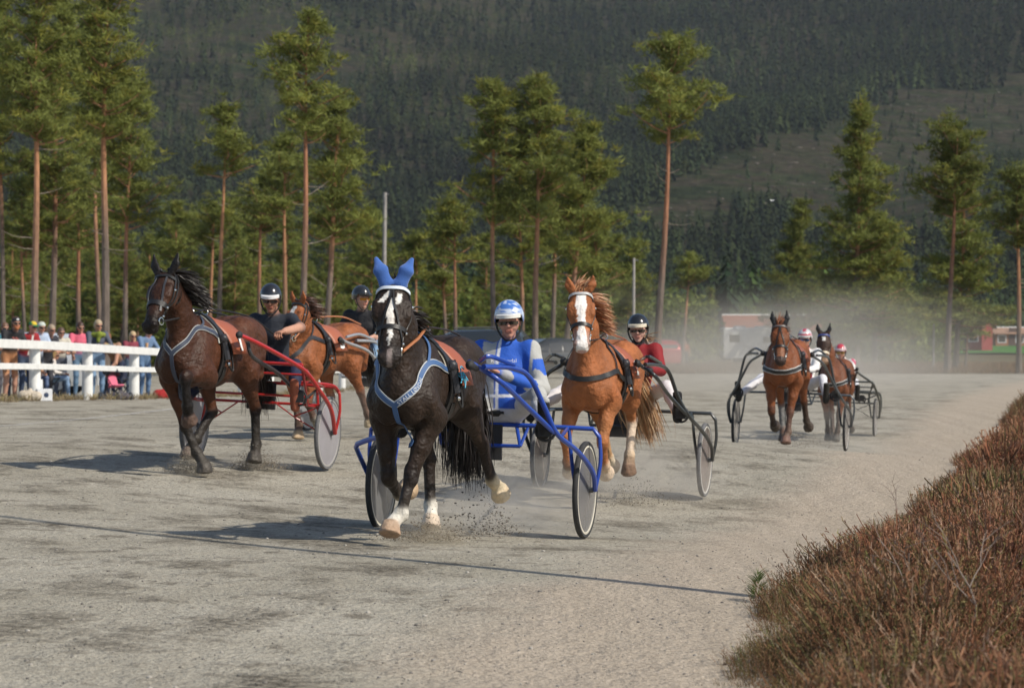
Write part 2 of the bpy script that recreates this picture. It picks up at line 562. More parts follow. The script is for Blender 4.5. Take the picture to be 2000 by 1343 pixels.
mt, t, p = node_mat('verge_gravel')
tc = t.nodes.new('ShaderNodeTexCoord').outputs['Object']
p.inputs['Roughness'].default_value = .95; p.inputs['Specular IOR Level'].default_value = .15
big = noise(t, tc, .8, 5, .6)
c = ramp(t, big, [(.3, (.37, .315, .255)), (.7, (.47, .405, .335))])
vo = t.nodes.new('ShaderNodeTexVoronoi'); vo.inputs['Scale'].default_value = 48
t.links.new(tc, vo.inputs['Vector'])
c = mix(t, 1.0, c, ramp(t, vo.outputs['Color'], [(0, bw(.5)), (.4, bw(.88)), (.8, bw(1.12)), (1, bw(1.6))]), 'MULTIPLY')
fine = noise(t, tc, 55, 3, .7)
c = mix(t, 1.0, c, ramp(t, fine, [(.3, bw(.75)), (.7, bw(1.2))]), 'MULTIPLY')
t.links.new(c, p.inputs['Base Color'])
n1 = bump(t, p, vo.outputs['Distance'], .5, .012)
bump(t, p, fine, .8, .012, n1)
M_VERGE = mt

mt, t, p = node_mat('ground_soil')
tc = t.nodes.new('ShaderNodeTexCoord').outputs['Object']
p.inputs['Roughness'].default_value = 1; p.inputs['Specular IOR Level'].default_value = .1
c = ramp(t, noise(t, tc, .35, 6, .65), [(.3, (.10, .085, .05)), (.5, (.13, .105, .06)), (.7, (.085, .10, .04))])
c = mix(t, 1.0, c, ramp(t, noise(t, tc, 12, 4, .7), [(.3, bw(.6)), (.7, bw(1.35))]), 'MULTIPLY')
t.links.new(c, p.inputs['Base Color']); bump(t, p, noise(t, tc, 9, 4, .7), .8, .06)
M_SOIL = mt

mt, t, p = node_mat('hillside_ground')
tc = t.nodes.new('ShaderNodeTexCoord').outputs['Object']
p.inputs['Roughness'].default_value = 1; p.inputs['Specular IOR Level'].default_value = .05
nn = noise(t, mapv(t, tc, (.012, .02, .02)), 1, 9, .68)
c = ramp(t, nn, [(.36, (.018, .026, .011)), (.46, (.034, .040, .018)), (.53, (.054, .044, .030)), (.60, (.030, .040, .015)), (.70, (.075, .062, .050))])
c = mix(t, 1.0, c, ramp(t, noise(t, mapv(t, tc, (.12, .12, .3)), 1, 8, .75), [(.35, bw(.45)), (.65, bw(1.5))]), 'MULTIPLY')
t.links.new(c, p.inputs['Base Color']); bump(t, p, noise(t, tc, .15, 6, .7), 1.0, 3.0)
M_HILL = mt

Ys = np.concatenate([np.linspace(-12, 4, 9), np.linspace(4.3, 45, 190), np.linspace(45.5, 130, 110), np.linspace(134, 845, 60)])
grid_mesh('ground', lambda Y: (-(16 + .6 * np.abs(Y)), 16 + .6 * np.abs(Y)), Ys, np.concatenate([np.linspace(0, .3, 14), np.linspace(.31, .75, 120), np.linspace(.76, 1, 14)]), ground_z, M_SOIL, -.02)
far_edge = 117.0
Yt = np.concatenate([np.linspace(-10, 4, 8), np.linspace(4.25, 40, 180), np.linspace(40.5, far_edge, 110)])
us_ = np.concatenate([np.linspace(0, .55, 50), np.linspace(.56, 1, 70)])
XT = lambda Y: (np.full_like(Y, -6.0) - .16 * np.maximum(Y, 0), edge_x(Y) + .45)
o = grid_mesh('track', XT, Yt, us_, ground_z, M_TRACK, .010)
_v = np.empty(len(o.data.vertices) * 3, dtype=np.float32); o.data.vertices.foreach_get('co', _v); _v = _v.reshape(-1, 3)
_w = 1.15 + .012 * _v[:, 1]; _f = np.clip((_v[:, 0] - (edge_x(_v[:, 1]) - _w * 1.5)) / _w, 0, 1)
ca = o.data.color_attributes.new('Col', 'FLOAT_COLOR', 'POINT'); c4 = np.ones((len(_v), 4), dtype=np.float32); c4[:, :3] = _f[:, None]; ca.data.foreach_set('color', c4.ravel())
# faint chalk line on the outer side
mt, t, p = node_mat('chalk_line'); p.inputs['Base Color'].default_value = (.62, .61, .58, 1); p.inputs['Roughness'].default_value = .9
t.links.new(ramp(t, noise(t, t.nodes.new('ShaderNodeTexCoord').outputs['Object'], 5, 6, .7), [(.42, bw(0)), (.62, bw(.75))]), p.inputs['Alpha'])
grid_mesh('chalk_line', lambda Y: (-6.75 + (Y - 34.9) * .045, -6.60 + (Y - 34.9) * .045), np.linspace(24, 90, 80), np.linspace(0, 1, 3), ground_z, mt, .018)
# gravel area behind the fence where the cars stand
grid_mesh('parking_area', lambda Y: (np.full_like(Y, -38.0), np.full_like(Y, -6.05) - .16 * np.maximum(Y, 0)), np.linspace(20, far_edge, 60), np.linspace(0, 1, 40), ground_z, M_VERGE, .004)
grid_mesh('hillside', lambda Y: (-(60 + .45 * Y), 60 + .45 * Y), np.linspace(840, 3600, 160), np.linspace(0, 1, 130), ground_z, M_HILL, 0)
# the green field far to the right
mf = mat('field_green', (.06, .17, .035), .95, nscale=.4, namt=.3, spec=.1)
V = []
for yy in np.linspace(300, 420, 8):
    for xx in np.linspace(.165, .24, 8):
        V.append((xx * yy, yy, .15 + (yy - 300) * .022))
grid = [(i * 8 + j, i * 8 + j + 1, (i + 1) * 8 + j + 1, (i + 1) * 8 + j) for i in range(7) for j in range(7)]
tag(mesh_obj('field', V, grid, mf), kind='structure')

# ------------------------------------------------------------------ merged small vegetation
def scatter(name, temps, pos, scl, yaw, m, tint=None, zs=None):
    """temps: list of (V,F,C); one merged mesh"""
    n = len(pos); which = rng.integers(0, len(temps), n)
    VV, FF, CC, o = [], [], [], 0
    for k, (tv, tf, tcc) in enumerate(temps):
        s = np.where(which == k)[0]
        if not len(s): continue
        c_, s_ = np.cos(yaw[s])[:, None], np.sin(yaw[s])[:, None]
        x = tv[None, :, 0] * c_ - tv[None, :, 1] * s_
        y = tv[None, :, 0] * s_ + tv[None, :, 1] * c_
        z = np.repeat(tv[None, :, 2], len(s), 0) * (zs[s][:, None] if zs is not None else 1)
        P = np.stack([x, y, z], 2) * scl[s][:, None, None] + pos[s][:, None, :]
        VV.append(P.reshape(-1, 3))
        off = (np.arange(len(s)) * len(tv))[:, None, None] + o
        FF.append((tf[None] + off).reshape(-1, tf.shape[1]))
        cc = np.repeat(tcc[None], len(s), 0)
        if tint is not None: cc = cc * tint[s][:, None, :]
        CC.append(cc.reshape(-1, 3)); o += len(s) * len(tv)
    return mesh_obj(name, np.concatenate(VV), np.concatenate(FF), m, None, False, np.concatenate(CC))

def leaf_mat(name, rough=.7, tr=.25):
    m = bpy.data.materials.new(name); m.use_nodes = True
    t = m.node_tree; p = t.nodes['Principled BSDF']
    a = t.nodes.new('ShaderNodeAttribute'); a.attribute_name = 'Col'
    t.links.new(a.outputs['Color'], p.inputs['Base Color'])
    p.inputs['Roughness'].default_value = rough; p.inputs['Specular IOR Level'].default_value = .2
    tl = t.nodes.new('ShaderNodeBsdfTranslucent'); t.links.new(a.outputs['Color'], tl.inputs['Color'])
    mx = t.nodes.new('ShaderNodeMixShader'); mx.inputs[0].default_value = tr
    out = t.nodes['Material Output']
    t.links.new(p.outputs[0], mx.inputs[1]); t.links.new(tl.outputs[0], mx.inputs[2]); t.links.new(mx.outputs[0], out.inputs[0])
    return m
M_HEATH = leaf_mat('heather_leaf', .9, .15)
M_NEEDLE = leaf_mat('pine_needle', .6, .38)
M_FAR = leaf_mat('far_leaf', .9, .1)
M_GRASS = leaf_mat('dry_grass', .8, .25)

def sprig(nb, cols, hgt=.30, spread=.5, w=.006, seg=3, fine=2):
    V, F, C = [], [], []
    for b in range(nb):
        a = rng.uniform(0, 6.283); L = hgt * rng.uniform(.55, 1.1); lean = rng.uniform(.05, spread)
        st = np.array([rng.normal(0, .035), rng.normal(0, .035), 0])
        pts = [st + np.array([math.cos(a) * lean * t ** 1.3 * L + rng.normal(0, .006), math.sin(a) * lean * t ** 1.3 * L + rng.normal(0, .006), t * L * (1 - .25 * lean)]) for t in np.linspace(0, 1, seg + 1)]
        ct = cols[rng.integers(0, len(cols))]
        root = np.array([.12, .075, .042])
        side = nrm(np.cross(pts[-1] - pts[0], rng.normal(size=3)))
        o = len(V)
        for i, q in enumerate(pts):
            ww = w * (1.2 if 0 < i < seg else .7)
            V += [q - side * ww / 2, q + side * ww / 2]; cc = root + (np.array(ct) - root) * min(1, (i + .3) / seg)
            C += [cc, cc]
        for i in range(seg): F.append((o + 2 * i, o + 2 * i + 1, o + 2 * i + 3, o + 2 * i + 2))
        for i in range(1, seg + 1):        # short side shoots
            for _ in range(fine):
                q = pts[i] + (pts[i - 1] - pts[i]) * rng.uniform(0, 1)
                d = nrm(rng.normal(size=3) + [0, 0, 1.3]) * rng.uniform(.008, .026)
                s2 = nrm(np.cross(d, rng.normal(size=3))) * w * .55
                o = len(V); V += [q - s2, q + s2, q + d + s2 * .6, q + d - s2 * .6]; cc = np.array(ct) * rng.uniform(.8, 1.3); C += [cc] * 4
                F.append((o, o + 1, o + 2, o + 3))
    return np.array(V), np.array(F), np.array(C)

HC_ = [(.235, .110, .060), (.26, .130, .072), (.20, .10, .058), (.26, .155, .092), (.21, .135, .072), (.165, .14, .060), (.28, .20, .14)]
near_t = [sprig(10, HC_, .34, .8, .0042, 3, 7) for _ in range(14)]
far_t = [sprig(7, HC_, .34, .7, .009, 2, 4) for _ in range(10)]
def heath_pts(n, y0, y1, pw):
    Y = y0 + (y1 - y0) * rng.uniform(0, 1, n) ** pw
    x0 = edge_x(Y); x1 = .205 * Y + .9
    X = x0 + (x1 - x0) * rng.uniform(0, 1, n) ** 1.05
    k = x1 > x0
    return X[k], Y[k], x0[k]
def clump(X, Y): return .5 + .5 * np.sin(X * 2.9 + 1.3 * np.sin(Y * 1.1)) * np.sin(Y * 2.1 + 1.7 * np.sin(X * 1.9))
def heath(name, n, y0, y1, pw, temps, s0):
    X, Y, x0 = heath_pts(n, y0, y1, pw)
    cl = clump(X, Y); d = X - x0
    s = (s0 * (.42 + .85 * cl) * np.clip(.35 + d * 1.3, .35, 1) * rng.uniform(.75, 1.2, len(X)))
    keep = (rng.uniform(0, 1, len(X)) < np.clip(.25 + 2.2 * d, 0, 1))
    X, Y, s, cl = X[keep], Y[keep], s[keep], cl[keep]
    patch = .5 + .5 * np.sin(X * 1.3 + Y * .43 + 2 * np.sin(Y * .31))
    br = rng.normal(1, .20, len(X)); tint = np.stack([(.92 + .24 * patch) * br, (.98 + .10 * (1 - patch)) * br, br], 1) * (.72 + .50 * clump(X * 1.7 + 3, Y * 1.4))[:, None]
    tint = np.clip(tint, .4, 1.6)
    g = rng.uniform(0, 1, len(X)) < .04 + .10 * (clump(X * .7 + 5, Y * .6) > .8)
    tint[g] *= [.80, 1.15, .75]
    P = np.stack([X, Y, ground_z(X, Y) - .03], 1)
    o = scatter(name, temps, P, s, rng.uniform(0, 6.28, len(X)), M_HEATH, tint)
    return o
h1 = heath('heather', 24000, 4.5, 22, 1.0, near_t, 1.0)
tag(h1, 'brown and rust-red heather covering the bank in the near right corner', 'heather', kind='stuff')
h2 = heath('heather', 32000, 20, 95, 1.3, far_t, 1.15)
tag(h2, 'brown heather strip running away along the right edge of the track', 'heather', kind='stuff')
# dry strip of low heath beyond the far edge of the track and grass under the fence
n = 14000
Y = rng.uniform(117.2, 160, n); X = rng.uniform(-2, 42, n)
o = scatter('heath_strip', far_t, np.stack([X, Y, ground_z(X, Y) - .02], 1), rng.uniform(.5, 1.2, n), rng.uniform(0, 6.28, n), M_HEATH, np.tile([1.1, 1.15, 1.0], (n, 1)) * rng.uniform(.6, 1.3, (n, 1)))
tag(o, 'low reddish-brown heath strip beyond the far curve of the track', 'heath', kind='stuff')
straw = [sprig(8, [(.42, .33, .18), (.33, .25, .13), (.30, .27, .12), (.36, .30, .2)], .17, 1.2, .009, 3, 0) for _ in range(8)]
def fence_x(Y): return -9.41 + (Y - 52.5) * .100
n = 1900
Y = rng.uniform(38, 112, n); X = fence_x(Y) + .12 + rng.normal(0, .22, n)
kp = clump(X * 3, Y * .9) > .42
X, Y = X[kp], Y[kp]
o = scatter('dry_grass', straw, np.stack([X, Y, ground_z(X, Y)], 1), rng.uniform(.4, 1.2, len(X)), rng.uniform(0, 6.28, len(X)), M_GRASS, rng.uniform(.7, 1.2, (len(X), 1)) * np.ones((1, 3)))
tag(o, 'straw-coloured dry grass tufts along the foot of the white fence', 'grass', kind='stuff')
# bare grey twigs standing out of the heather and two green seedlings
M_TWIG = mat('bare_twig', (.30, .24, .20), .85)
def twig(loc, hgt, seed, label):
    r = random.Random(seed); mb = MB()
    root = np.array([0, 0, 0.]); 
    def br(p, d, L, rad, lv):
        P = [p]
        for i in range(5):
            d = nrm(d + np.array([r.gauss(0, .16), r.gauss(0, .16), r.gauss(0, .1)])); P.append(P[-1] + d * L / 5)
        mb.tube(P, np.linspace(rad, rad * .35, 6), 5)
        if lv:
            for i in (2, 3, 4):
                br(P[i], nrm(d + np.array([r.uniform(-1.2, 1.2), r.uniform(-.6, .6), r.uniform(-.3, .6)])), L * .62, rad * .55, lv - 1)
    br(root, np.array([r.uniform(-.3, .5), 0, 1.]), hgt, .0055, 2)
    o = mb.build('bare_branch', M_TWIG); o.location = tuple(loc)
    tag(o, label, 'dead twig', 'bare twigs in the heather')
for px, py, D, h, sd, lb in [(1800, 1120, 11.5, .38, 3, 'pale forked dead twig poking out of the heather, left of two'), (1895, 1110, 11.0, .42, 5, 'taller pale dead twig poking out of the heather, right of two'),
                          (1752, 960, 22.5, .26, 8, 'thin bare sprig standing at the track edge high on the bank')]:
    x = (px - CX) / FPX * D
    twig((x, D, gz(x, D) + .12), h, sd, lb)
def seedling(px, D, h, label):
    x = (px - CX) / FPX * D; V, F, C = [], [], []
    for i in range(160):
        z = rng.uniform(.15, 1) * h; a = rng.uniform(0, 6.28); L = .07
        p = np.array([math.cos(a) * .03 * (1 - z / h), math.sin(a) * .03, z]); d = nrm([math.cos(a), math.sin(a), .7]) * L
        s = nrm(np.cross(d, rng.normal(size=3))) * .0025; o = len(V)
        V += [p - s, p + s, p + d]; F.append((o, o + 1, o + 2)); C += [np.array((.13, .17, .05)) * rng.uniform(.6, 1.3)] * 3
    o = mesh_obj('pine_seedling', V, np.array(F), M_NEEDLE, None, False, np.array(C)); o.location = (x, D, gz(x, D))
    tag(o, label, 'seedling', 'green pine seedlings at the track edge')
seedling(1480, 13.9, .16, 'green pine seedling with a rusty tip at the corner where heather meets gravel')
seedling(1660, 17.6, .16, 'small green pine seedling in heather further up the bank')
# pebbles
nb = 2600
Y = 9 + 30 * rng.uniform(0, 1, nb) ** 1.6; X = rng.uniform(-.2, 1, nb) * 0 + (rng.uniform(-1, 1, nb) * (.22 * Y))
k = X < edge_x(Y) + .1; X, Y = X[k], Y[k]
ico = MB().ball((0, 0, 0), (1, .8, .55), 6, 4)
tV = np.array(ico.V); tF = np.array([f if len(f) == 4 else (*f, f[0]) for f in ico.F])
tri = np.array([f[:3] for f in ico.F] + [(f[0], f[2], f[3]) for f in ico.F if len(f) == 4])
ptint = rng.uniform(.12, .42, (len(X), 1)) * np.array([[1, .93, .82]])
o = scatter('pebbles', [(tV, tri, np.ones((len(tV), 3)))], np.stack([X, Y, ground_z(X, Y) + .012], 1), .004 + .010 * rng.uniform(0, 1, len(X)) ** 3, rng.uniform(0, 6.28, len(X)), mat('pebble', rough=.9, attr=True), ptint)
tag(o, 'small loose stones scattered over the gravel track', 'pebbles', kind='stuff')

# ------------------------------------------------------------------ forests
def inpoly(px, py, P):
    r = np.zeros(len(px), bool); j = len(P) - 1
    for i in range(len(P)):
        xi, yi = P[i]; xj, yj = P[j]
        c = ((yi > py) != (yj > py)) & (px < (xj - xi) * (py - yi) / (yj - yi + 1e-9) + xi); r ^= c; j = i
    return r
def conifer_t(seed, tri_n=44, H=14.0):
    r = np.random.default_rng(seed); V, F, C = [], [], []
    for i in range(tri_n):
        t = (i + r.uniform(0, 1)) / tri_n; z = H * (.10 + .90 * t); rad = (1 - t) ** .85 * H * .17 + .10
        a = r.uniform(0, 6.28); d = np.array([math.cos(a), math.sin(a), 0.]); s = np.array([-d[1], d[0], 0])
        w_ = rad * .75 + .15; o = len(V)
        V += [np.array([0, 0, z + rad * .55]), d * rad - s * w_ * .6 + [0, 0, z - rad * .5], d * rad + s * w_ * .6 + [0, 0, z - rad * .5]]
        F.append((o, o + 1, o + 2)); C += [(1, 1, 1)] * 3
    return np.array(V), np.array(F), np.array(C, float) * r.uniform(.85, 1.1)
def broad_t(seed, tri_n=50, H=10.0, bare=False):
    r = np.random.default_rng(seed); V, F = [], []
    for i in range(tri_n):
        d = nrm(r.normal(size=3)); c = np.array([0, 0, H * .58]) + d * np.array([H * .25, H * .25, H * .4]) * r.uniform(.4, 1)
        sz = (.55 if bare else .8); o = len(V)
        u = nrm(r.normal(size=3)) * sz; v = nrm(r.normal(size=3)) * sz
        if bare: u = np.array([0, 0, 1.4]) * r.uniform(.5, 1.3); v = v * .35
        V += [c, c + u, c + v]; F.append((o, o + 1, o + 2))
    o = len(V); V += [(-.14, 0, 0), (.14, 0, 0), (0, 0, H * .9)]; F.append((o, o + 1, o + 2))
    return np.array(V), np.array(F), np.ones((len(V), 3))
con_t = [conifer_t(i) for i in range(6)]; brd_t = [broad_t(i) for i in range(4)]; bar_t = [broad_t(20 + i, 44, 10, True) for i in range(4)]
ys = []; xs = []
Yc = 850.0
while Yc < 2350:
    sp_ = 5.6 + (Yc - 850) * .0022
    n = int((.44 * Yc + 40) / sp_)
    X = -(.22 * Yc + 20) + (np.arange(n) + rng.uniform(-.45, .45, n)) * sp_
    xs.append(X); ys.append(Yc + rng.uniform(-.5, .5, n) * sp_); Yc += sp_ * 1.05
X, Y = np.concatenate(xs), np.concatenate(ys); Z = ground_z(X, Y)
px = CX + X / Y * FPX; py = YH - (Z - HC) / Y * FPX
pxn = px + 22 * np.sin(X / 17 + 1.3 * np.sin(Y / 29)) + 14 * np.sin(Y / 13 + X / 31); pyn = py + 12 * np.sin(X / 23 + Y / 19)
cut = inpoly(pxn, pyn, [(1225, 440), (1330, 350), (1470, 285), (1640, 235), (1760, 185), (1900, 165), (2200, 140), (2200, 345), (2000, 350), (1960, 330), (1900, 440), (1650, 520), (1560, 430), (1420, 410), (1300, 470)])
rock = inpoly(px, py, [(455, 110), (520, 88), (560, 110), (540, 150), (470, 170)]) | inpoly(px, py, [(660, 90), (700, 100), (690, 200), (665, 190)]) | inpoly(px, py, [(760, 140), (800, 150), (800, 180), (770, 190)])
road = inpoly(px, py, [(1680, 500), (1850, 490), (1990, 540), (1990, 552), (1840, 506), (1690, 515)])
nz_ = .5 + .5 * np.sin(X / 60 + 1.5 * np.sin(Y / 80)) * np.sin(Y / 95 + 1.2 * np.sin(X / 45))
keep = ~(rock & (rng.uniform(0, 1, len(X)) < .8)) & ~(cut & (rng.uniform(0, 1, len(X)) < .62 + .36 * nz_)) & ~road & (py < 700)
up = np.clip((430 - py) / 260, 0, 1) * np.clip((1500 - px) / 600, .15, 1)
lf = (.62 + .75 * nz_)[:, None] * (.8 + .4 * (.5 + .5 * np.sin(X / 23 + Y / 37))[:, None])
brd = rng.uniform(0, 1, len(X)) < up * (.35 + .6 * nz_)
c1 = keep & ~brd
zz = (.75 + .5 * rng.uniform(0, 1, len(X)))
def ptint_(n, a, b):
    t_ = rng.uniform(0, 1, (n, 1)); return (np.array(a) + (np.array(b) - np.array(a)) * t_) * rng.uniform(.55, 1.5, (n, 1))
o = scatter('conifer_forest', con_t, np.stack([X, Y, Z - .4], 1)[c1], (zz * .95)[c1] * np.where(cut, rng.uniform(.2, .75, len(X)), 1)[c1], rng.uniform(0, 6.28, c1.sum()), M_FAR, ptint_(c1.sum(), (.019, .032, .013), (.046, .060, .020)) * lf[c1])
tag(o, 'dark spruce forest covering the mountainside', 'forest', kind='stuff')
b2 = keep & brd; half = rng.uniform(0, 1, len(X)) < .55
b = b2 & half
o = scatter('birch_forest', brd_t, np.stack([X, Y, Z], 1)[b], (zz * .95)[b], rng.uniform(0, 6.28, b.sum()), M_FAR, ptint_(b.sum(), (.046, .060, .016), (.085, .094, .026)) * lf[b])
tag(o, 'fresh green birches mixed into the upper mountainside', 'forest', kind='stuff')
b = b2 & ~half
o = scatter('bare_forest', bar_t, np.stack([X, Y, Z], 1)[b], zz[b], rng.uniform(0, 6.28, b.sum()), M_FAR, ptint_(b.sum(), (.056, .048, .036), (.092, .078, .056)) * lf[b])
tag(o, 'grey-brown leafless trees on the upper mountainside', 'forest', kind='stuff')
# scrub, stumps and stones on the clearing
cs = np.where(cut)[0]
k = rng.choice(cs, min(len(cs), 11000), replace=True)
PX = np.stack([X[k] + rng.normal(0, 4, len(k)), Y[k] + rng.normal(0, 4, len(k)), Z[k]], 1); PX[:, 2] = ground_z(PX[:, 0], PX[:, 1]) - .3
o = scatter('clearing_scrub', brd_t, PX, rng.uniform(.06, .30, len(k)) * (.4 + 1.1 * rng.uniform(0, 1, len(k)) ** 3), rng.uniform(0, 6.28, len(k)), M_FAR, ptint_(len(k), (.034, .050, .016), (.095, .110, .036)))
tag(o, 'low green scrub on the felled clearing of the mountainside', 'scrub', kind='stuff')
k = rng.choice(cs, min(len(cs), 420), replace=True)
PX = np.stack([X[k] + rng.normal(0, 5, len(k)), Y[k] + rng.normal(0, 5, len(k)), Z[k]], 1); PX[:, 2] = ground_z(PX[:, 0], PX[:, 1])
o = scatter('clearing_stones', [(tV * np.array([1.6, 1.2, .8]), tri, np.ones((len(tV), 3)))], PX, rng.uniform(.3, 1.3, len(k)), rng.uniform(0, 6.28, len(k)), M_FAR, ptint_(len(k), (.10, .085, .07), (.17, .145, .12)))
tag(o, 'pale stones and brushwood on the felled clearing', 'stones', kind='stuff')
# valley wood between the pines and the mountain foot
n = 6500
Y = 290 + 560 * rng.uniform(0, 1, n) ** .8; X = rng.uniform(-1, 1, n) * (.22 * Y + 15)
px = CX + X / Y * FPX
k = ~((px > 1820) & (Y < 470))
X, Y = X[k], Y[k]; n = len(X)
gr = rng.uniform(0, 1, n) < .25
tt = ptint_(n, (.020, .040, .020), (.045, .075, .028)); tt[gr] = ptint_(gr.sum(), (.05, .09, .025), (.09, .135, .035))
o = scatter('valley_forest', con_t, np.stack([X, Y, ground_z(X, Y) - .5], 1), rng.uniform(.45, .95, n), rng.uniform(0, 6.28, n), M_FAR, tt)
tag(o, 'dark spruce wood on the flat valley floor behind the pines', 'forest', kind='stuff')
# young birches and bushes low down
n = 1700
Y = rng.uniform(160, 290, n); X = rng.uniform(-1, 1, n) * (.21 * Y)
px = CX + X / Y * FPX; k = ~((px > 1370) & (px < 1640) & (Y < 262)) & ~(px > 1850); X, Y = X[k], Y[k]; n = len(X)
bush_t = [broad_t(60 + i, 260, 4.0) for i in range(4)]
bush_t = [(np.concatenate([v * 1.0]), f, c) for v, f, c in bush_t]
for i, (v, f, c) in enumerate(bush_t):       # finer leaves
    cen = v.reshape(-1, 3, 3).mean(1, keepdims=True); v2 = (cen + (v.reshape(-1, 3, 3) - cen) * .42).reshape(-1, 3); bush_t[i] = (v2, f, c)
o = scatter('undergrowth', bush_t, np.stack([X, Y, ground_z(X, Y) - .8], 1), rng.uniform(.5, 1.5, n), rng.uniform(0, 6.28, n), M_NEEDLE, ptint_(n, (.10, .13, .03), (.19, .22, .05)))
tag(o, 'bright green young birches and bushes under and behind the pines', 'undergrowth', kind='stuff')

# ------------------------------------------------------------------ pines
mt, t, p = node_mat('pine_bark')
at_ = t.nodes.new('ShaderNodeAttribute'); at_.attribute_name = 'Col'
tc = t.nodes.new('ShaderNodeTexCoord').outputs['Object']
f = noise(t, mapv(t, tc, (6, 6, 1.6)), 1, 5, .7)
c = mix(t, 1.0, at_.outputs['Color'], ramp(t, f, [(.3, bw(.55)), (.7, bw(1.35))]), 'MULTIPLY')
t.links.new(c, p.inputs['Base Color']); p.inputs['Roughness'].default_value = .9; bump(t, p, f, .8, .05)
M_BARK = mt
GREY, ORANGE, REDB = np.array((.145, .115, .095)), np.array((.42, .205, .105)), np.array((.33, .15, .08))
def pine(seed, H, cb, hw, lean=0.0, trunk_r=.16, orange=(.35, .7), full=False, dens=1.0, tone=1.0, bare_br=4):
    """H height, cb crown base height, hw crown half width; returns trunk MB and crown arrays"""
    r = np.random.default_rng(seed); mb = MB()
    wob = lambda z: np.array([lean * z + .10 * math.sin(z * .5 + seed) * z / H, .12 * math.sin(z * .37 + seed * 2) * z / H, z])
    zs = np.linspace(-.3, H * .985, 22); P = np.array([wob(z) for z in zs])
    rad = trunk_r * (1 - .86 * (zs / H).clip(0, 1)) + .05 * np.exp(-np.maximum(zs, 0) / .5)
    k0 = len(mb.V); mb.tube(P, rad, 8)
    Cz = np.array(mb.V)[k0:, 2] / H
    w_ = np.clip((Cz - orange[0]) / max(orange[1] - orange[0], .01), 0, 1)[:, None]
    mb.C[k0:] = list(map(tuple, GREY * (1 - w_) + (ORANGE if seed % 3 else REDB) * w_))
    tufts = []
    def branch(z, a, L, up, leafy=True, rb=.035):
        p = wob(z); d = np.array([math.cos(a), math.sin(a), up]); P = [p]
        for i in range(5):
            d = nrm(d + np.array([r.normal(0, .13), r.normal(0, .13), .10 + r.normal(0, .08)])); P.append(P[-1] + d * L / 5)
        mb.tube(P, np.linspace(rb, rb * .3, 6), 4, tuple((ORANGE * .8 + GREY * .3) if leafy else (.30, .25, .20)))
        if leafy:
            P = np.array(P); nt_ = max(4, int(L * 9.5 * dens))
            for j in range(nt_):
                t_ = r.uniform(.28, 1.05); q = P[0] + (P[-1] - P[0]) * min(t_, 1); q = P[min(5, int(t_ * 5))] * .6 + q * .4
                side = (1 - abs(t_ - .65)) * L * .27
                tufts.append(q + np.array([r.normal(0, side), r.normal(0, side), abs(r.normal(0, .10)) + .05 - .10 * (t_ > .9)]))
    nb = int((H - cb) * (10 if full else 9.0) * dens)
    for i in range(nb):
        t_ = (i + r.uniform(0, 1)) / nb; z = cb + (H * .97 - cb) * t_
        if full: prof = (1 - t_) ** .75 * (.75 + .5 * r.uniform(0, 1)) + .12
        else: prof = (min(1, t_ / .22) ** .6 * .55 + .45) * (1 - t_) ** .48 * (.38 + .85 * r.uniform(0, 1)) + .10
        if r.uniform() < .20: continue
        branch(z, r.uniform(0, 6.283), max(.4, hw * prof), .05 + .65 * t_ - (.25 if full else 0) * (1 - t_), True, .02 + .02 * (1 - t_))
    for _ in range(12): tufts.append(wob(H * .97) + r.normal(0, .3, 3) * [1, 1, 1.2])
    for i in range(bare_br):
        z = cb * r.uniform(.55, 1.0); branch(z, r.uniform(0, 6.283), hw * r.uniform(.25, .8), r.uniform(-.3, .2), False, .018)
    T = np.array(tufts); n = len(T); nb_ = 16
    cz = (T[:, 2] - cb) / (H - cb)
    base = np.array((.212, .238, .060)) * tone
    tint = base * (.72 + .5 * r.uniform(0, 1, (n, 1))) * np.where(r.uniform(0, 1, (n, 1)) < .15, np.array([[1.18, 1.02, .8]]), 1)
    D = r.normal(size=(n, nb_, 3)); D[:, :, 2] = D[:, :, 2] * .55 + .42
    D /= np.linalg.norm(D, axis=2)[:, :, None]
    L = r.uniform(.20, .44, (n, nb_, 1))
    o_ = T[:, None, :] + r.normal(0, .10, (n, nb_, 3)) * [1, 1, .6]
    S_ = np.cross(D, r.normal(size=(n, nb_, 3))); S_ /= np.linalg.norm(S_, axis=2)[:, :, None] + 1e-9; S_ *= .030
    tip = o_ + D * L
    V = np.stack([o_ - S_, o_ + S_, tip], 2).reshape(-1, 3)
    F = np.arange(len(V)).reshape(-1, 3)
    C = np.repeat(tint * 1.0, nb_ * 3, axis=0) * np.tile(r.uniform(.8, 1.2, (n * nb_, 1)), (1, 3)).reshape(-1, 1)[:, :1].repeat(1, 0).repeat(3, 0)[:n * nb_ * 3].reshape(-1, 1) if False else np.repeat(tint, nb_ * 3, axis=0)
    return mb, V, F, C
def place_pine(px0, pxt, top, D, cby, hwpx, seed, label, group=None, **kw):
    x = (px0 - CX) / FPX * D; z0 = gz(x, D); s = FPX / D
    H = HC + (YH - top) / s - z0; cb = HC + (YH - cby) / s - z0
    lean = (pxt - px0) / s / H; cb -= .16 * (H - cb); hwpx *= 1.20
    e = empty('pine_tree', (x, D, z0), 0, label, 'pine tree', group)
    mb, V, F, C = pine(seed, H, max(1.5, cb), hwpx / s, lean, **kw)
    mb.build('trunk', M_BARK, e); mesh_obj('crown', V, F, M_NEEDLE, e, False, C)
    return e
G = 'tall pines beside the track'
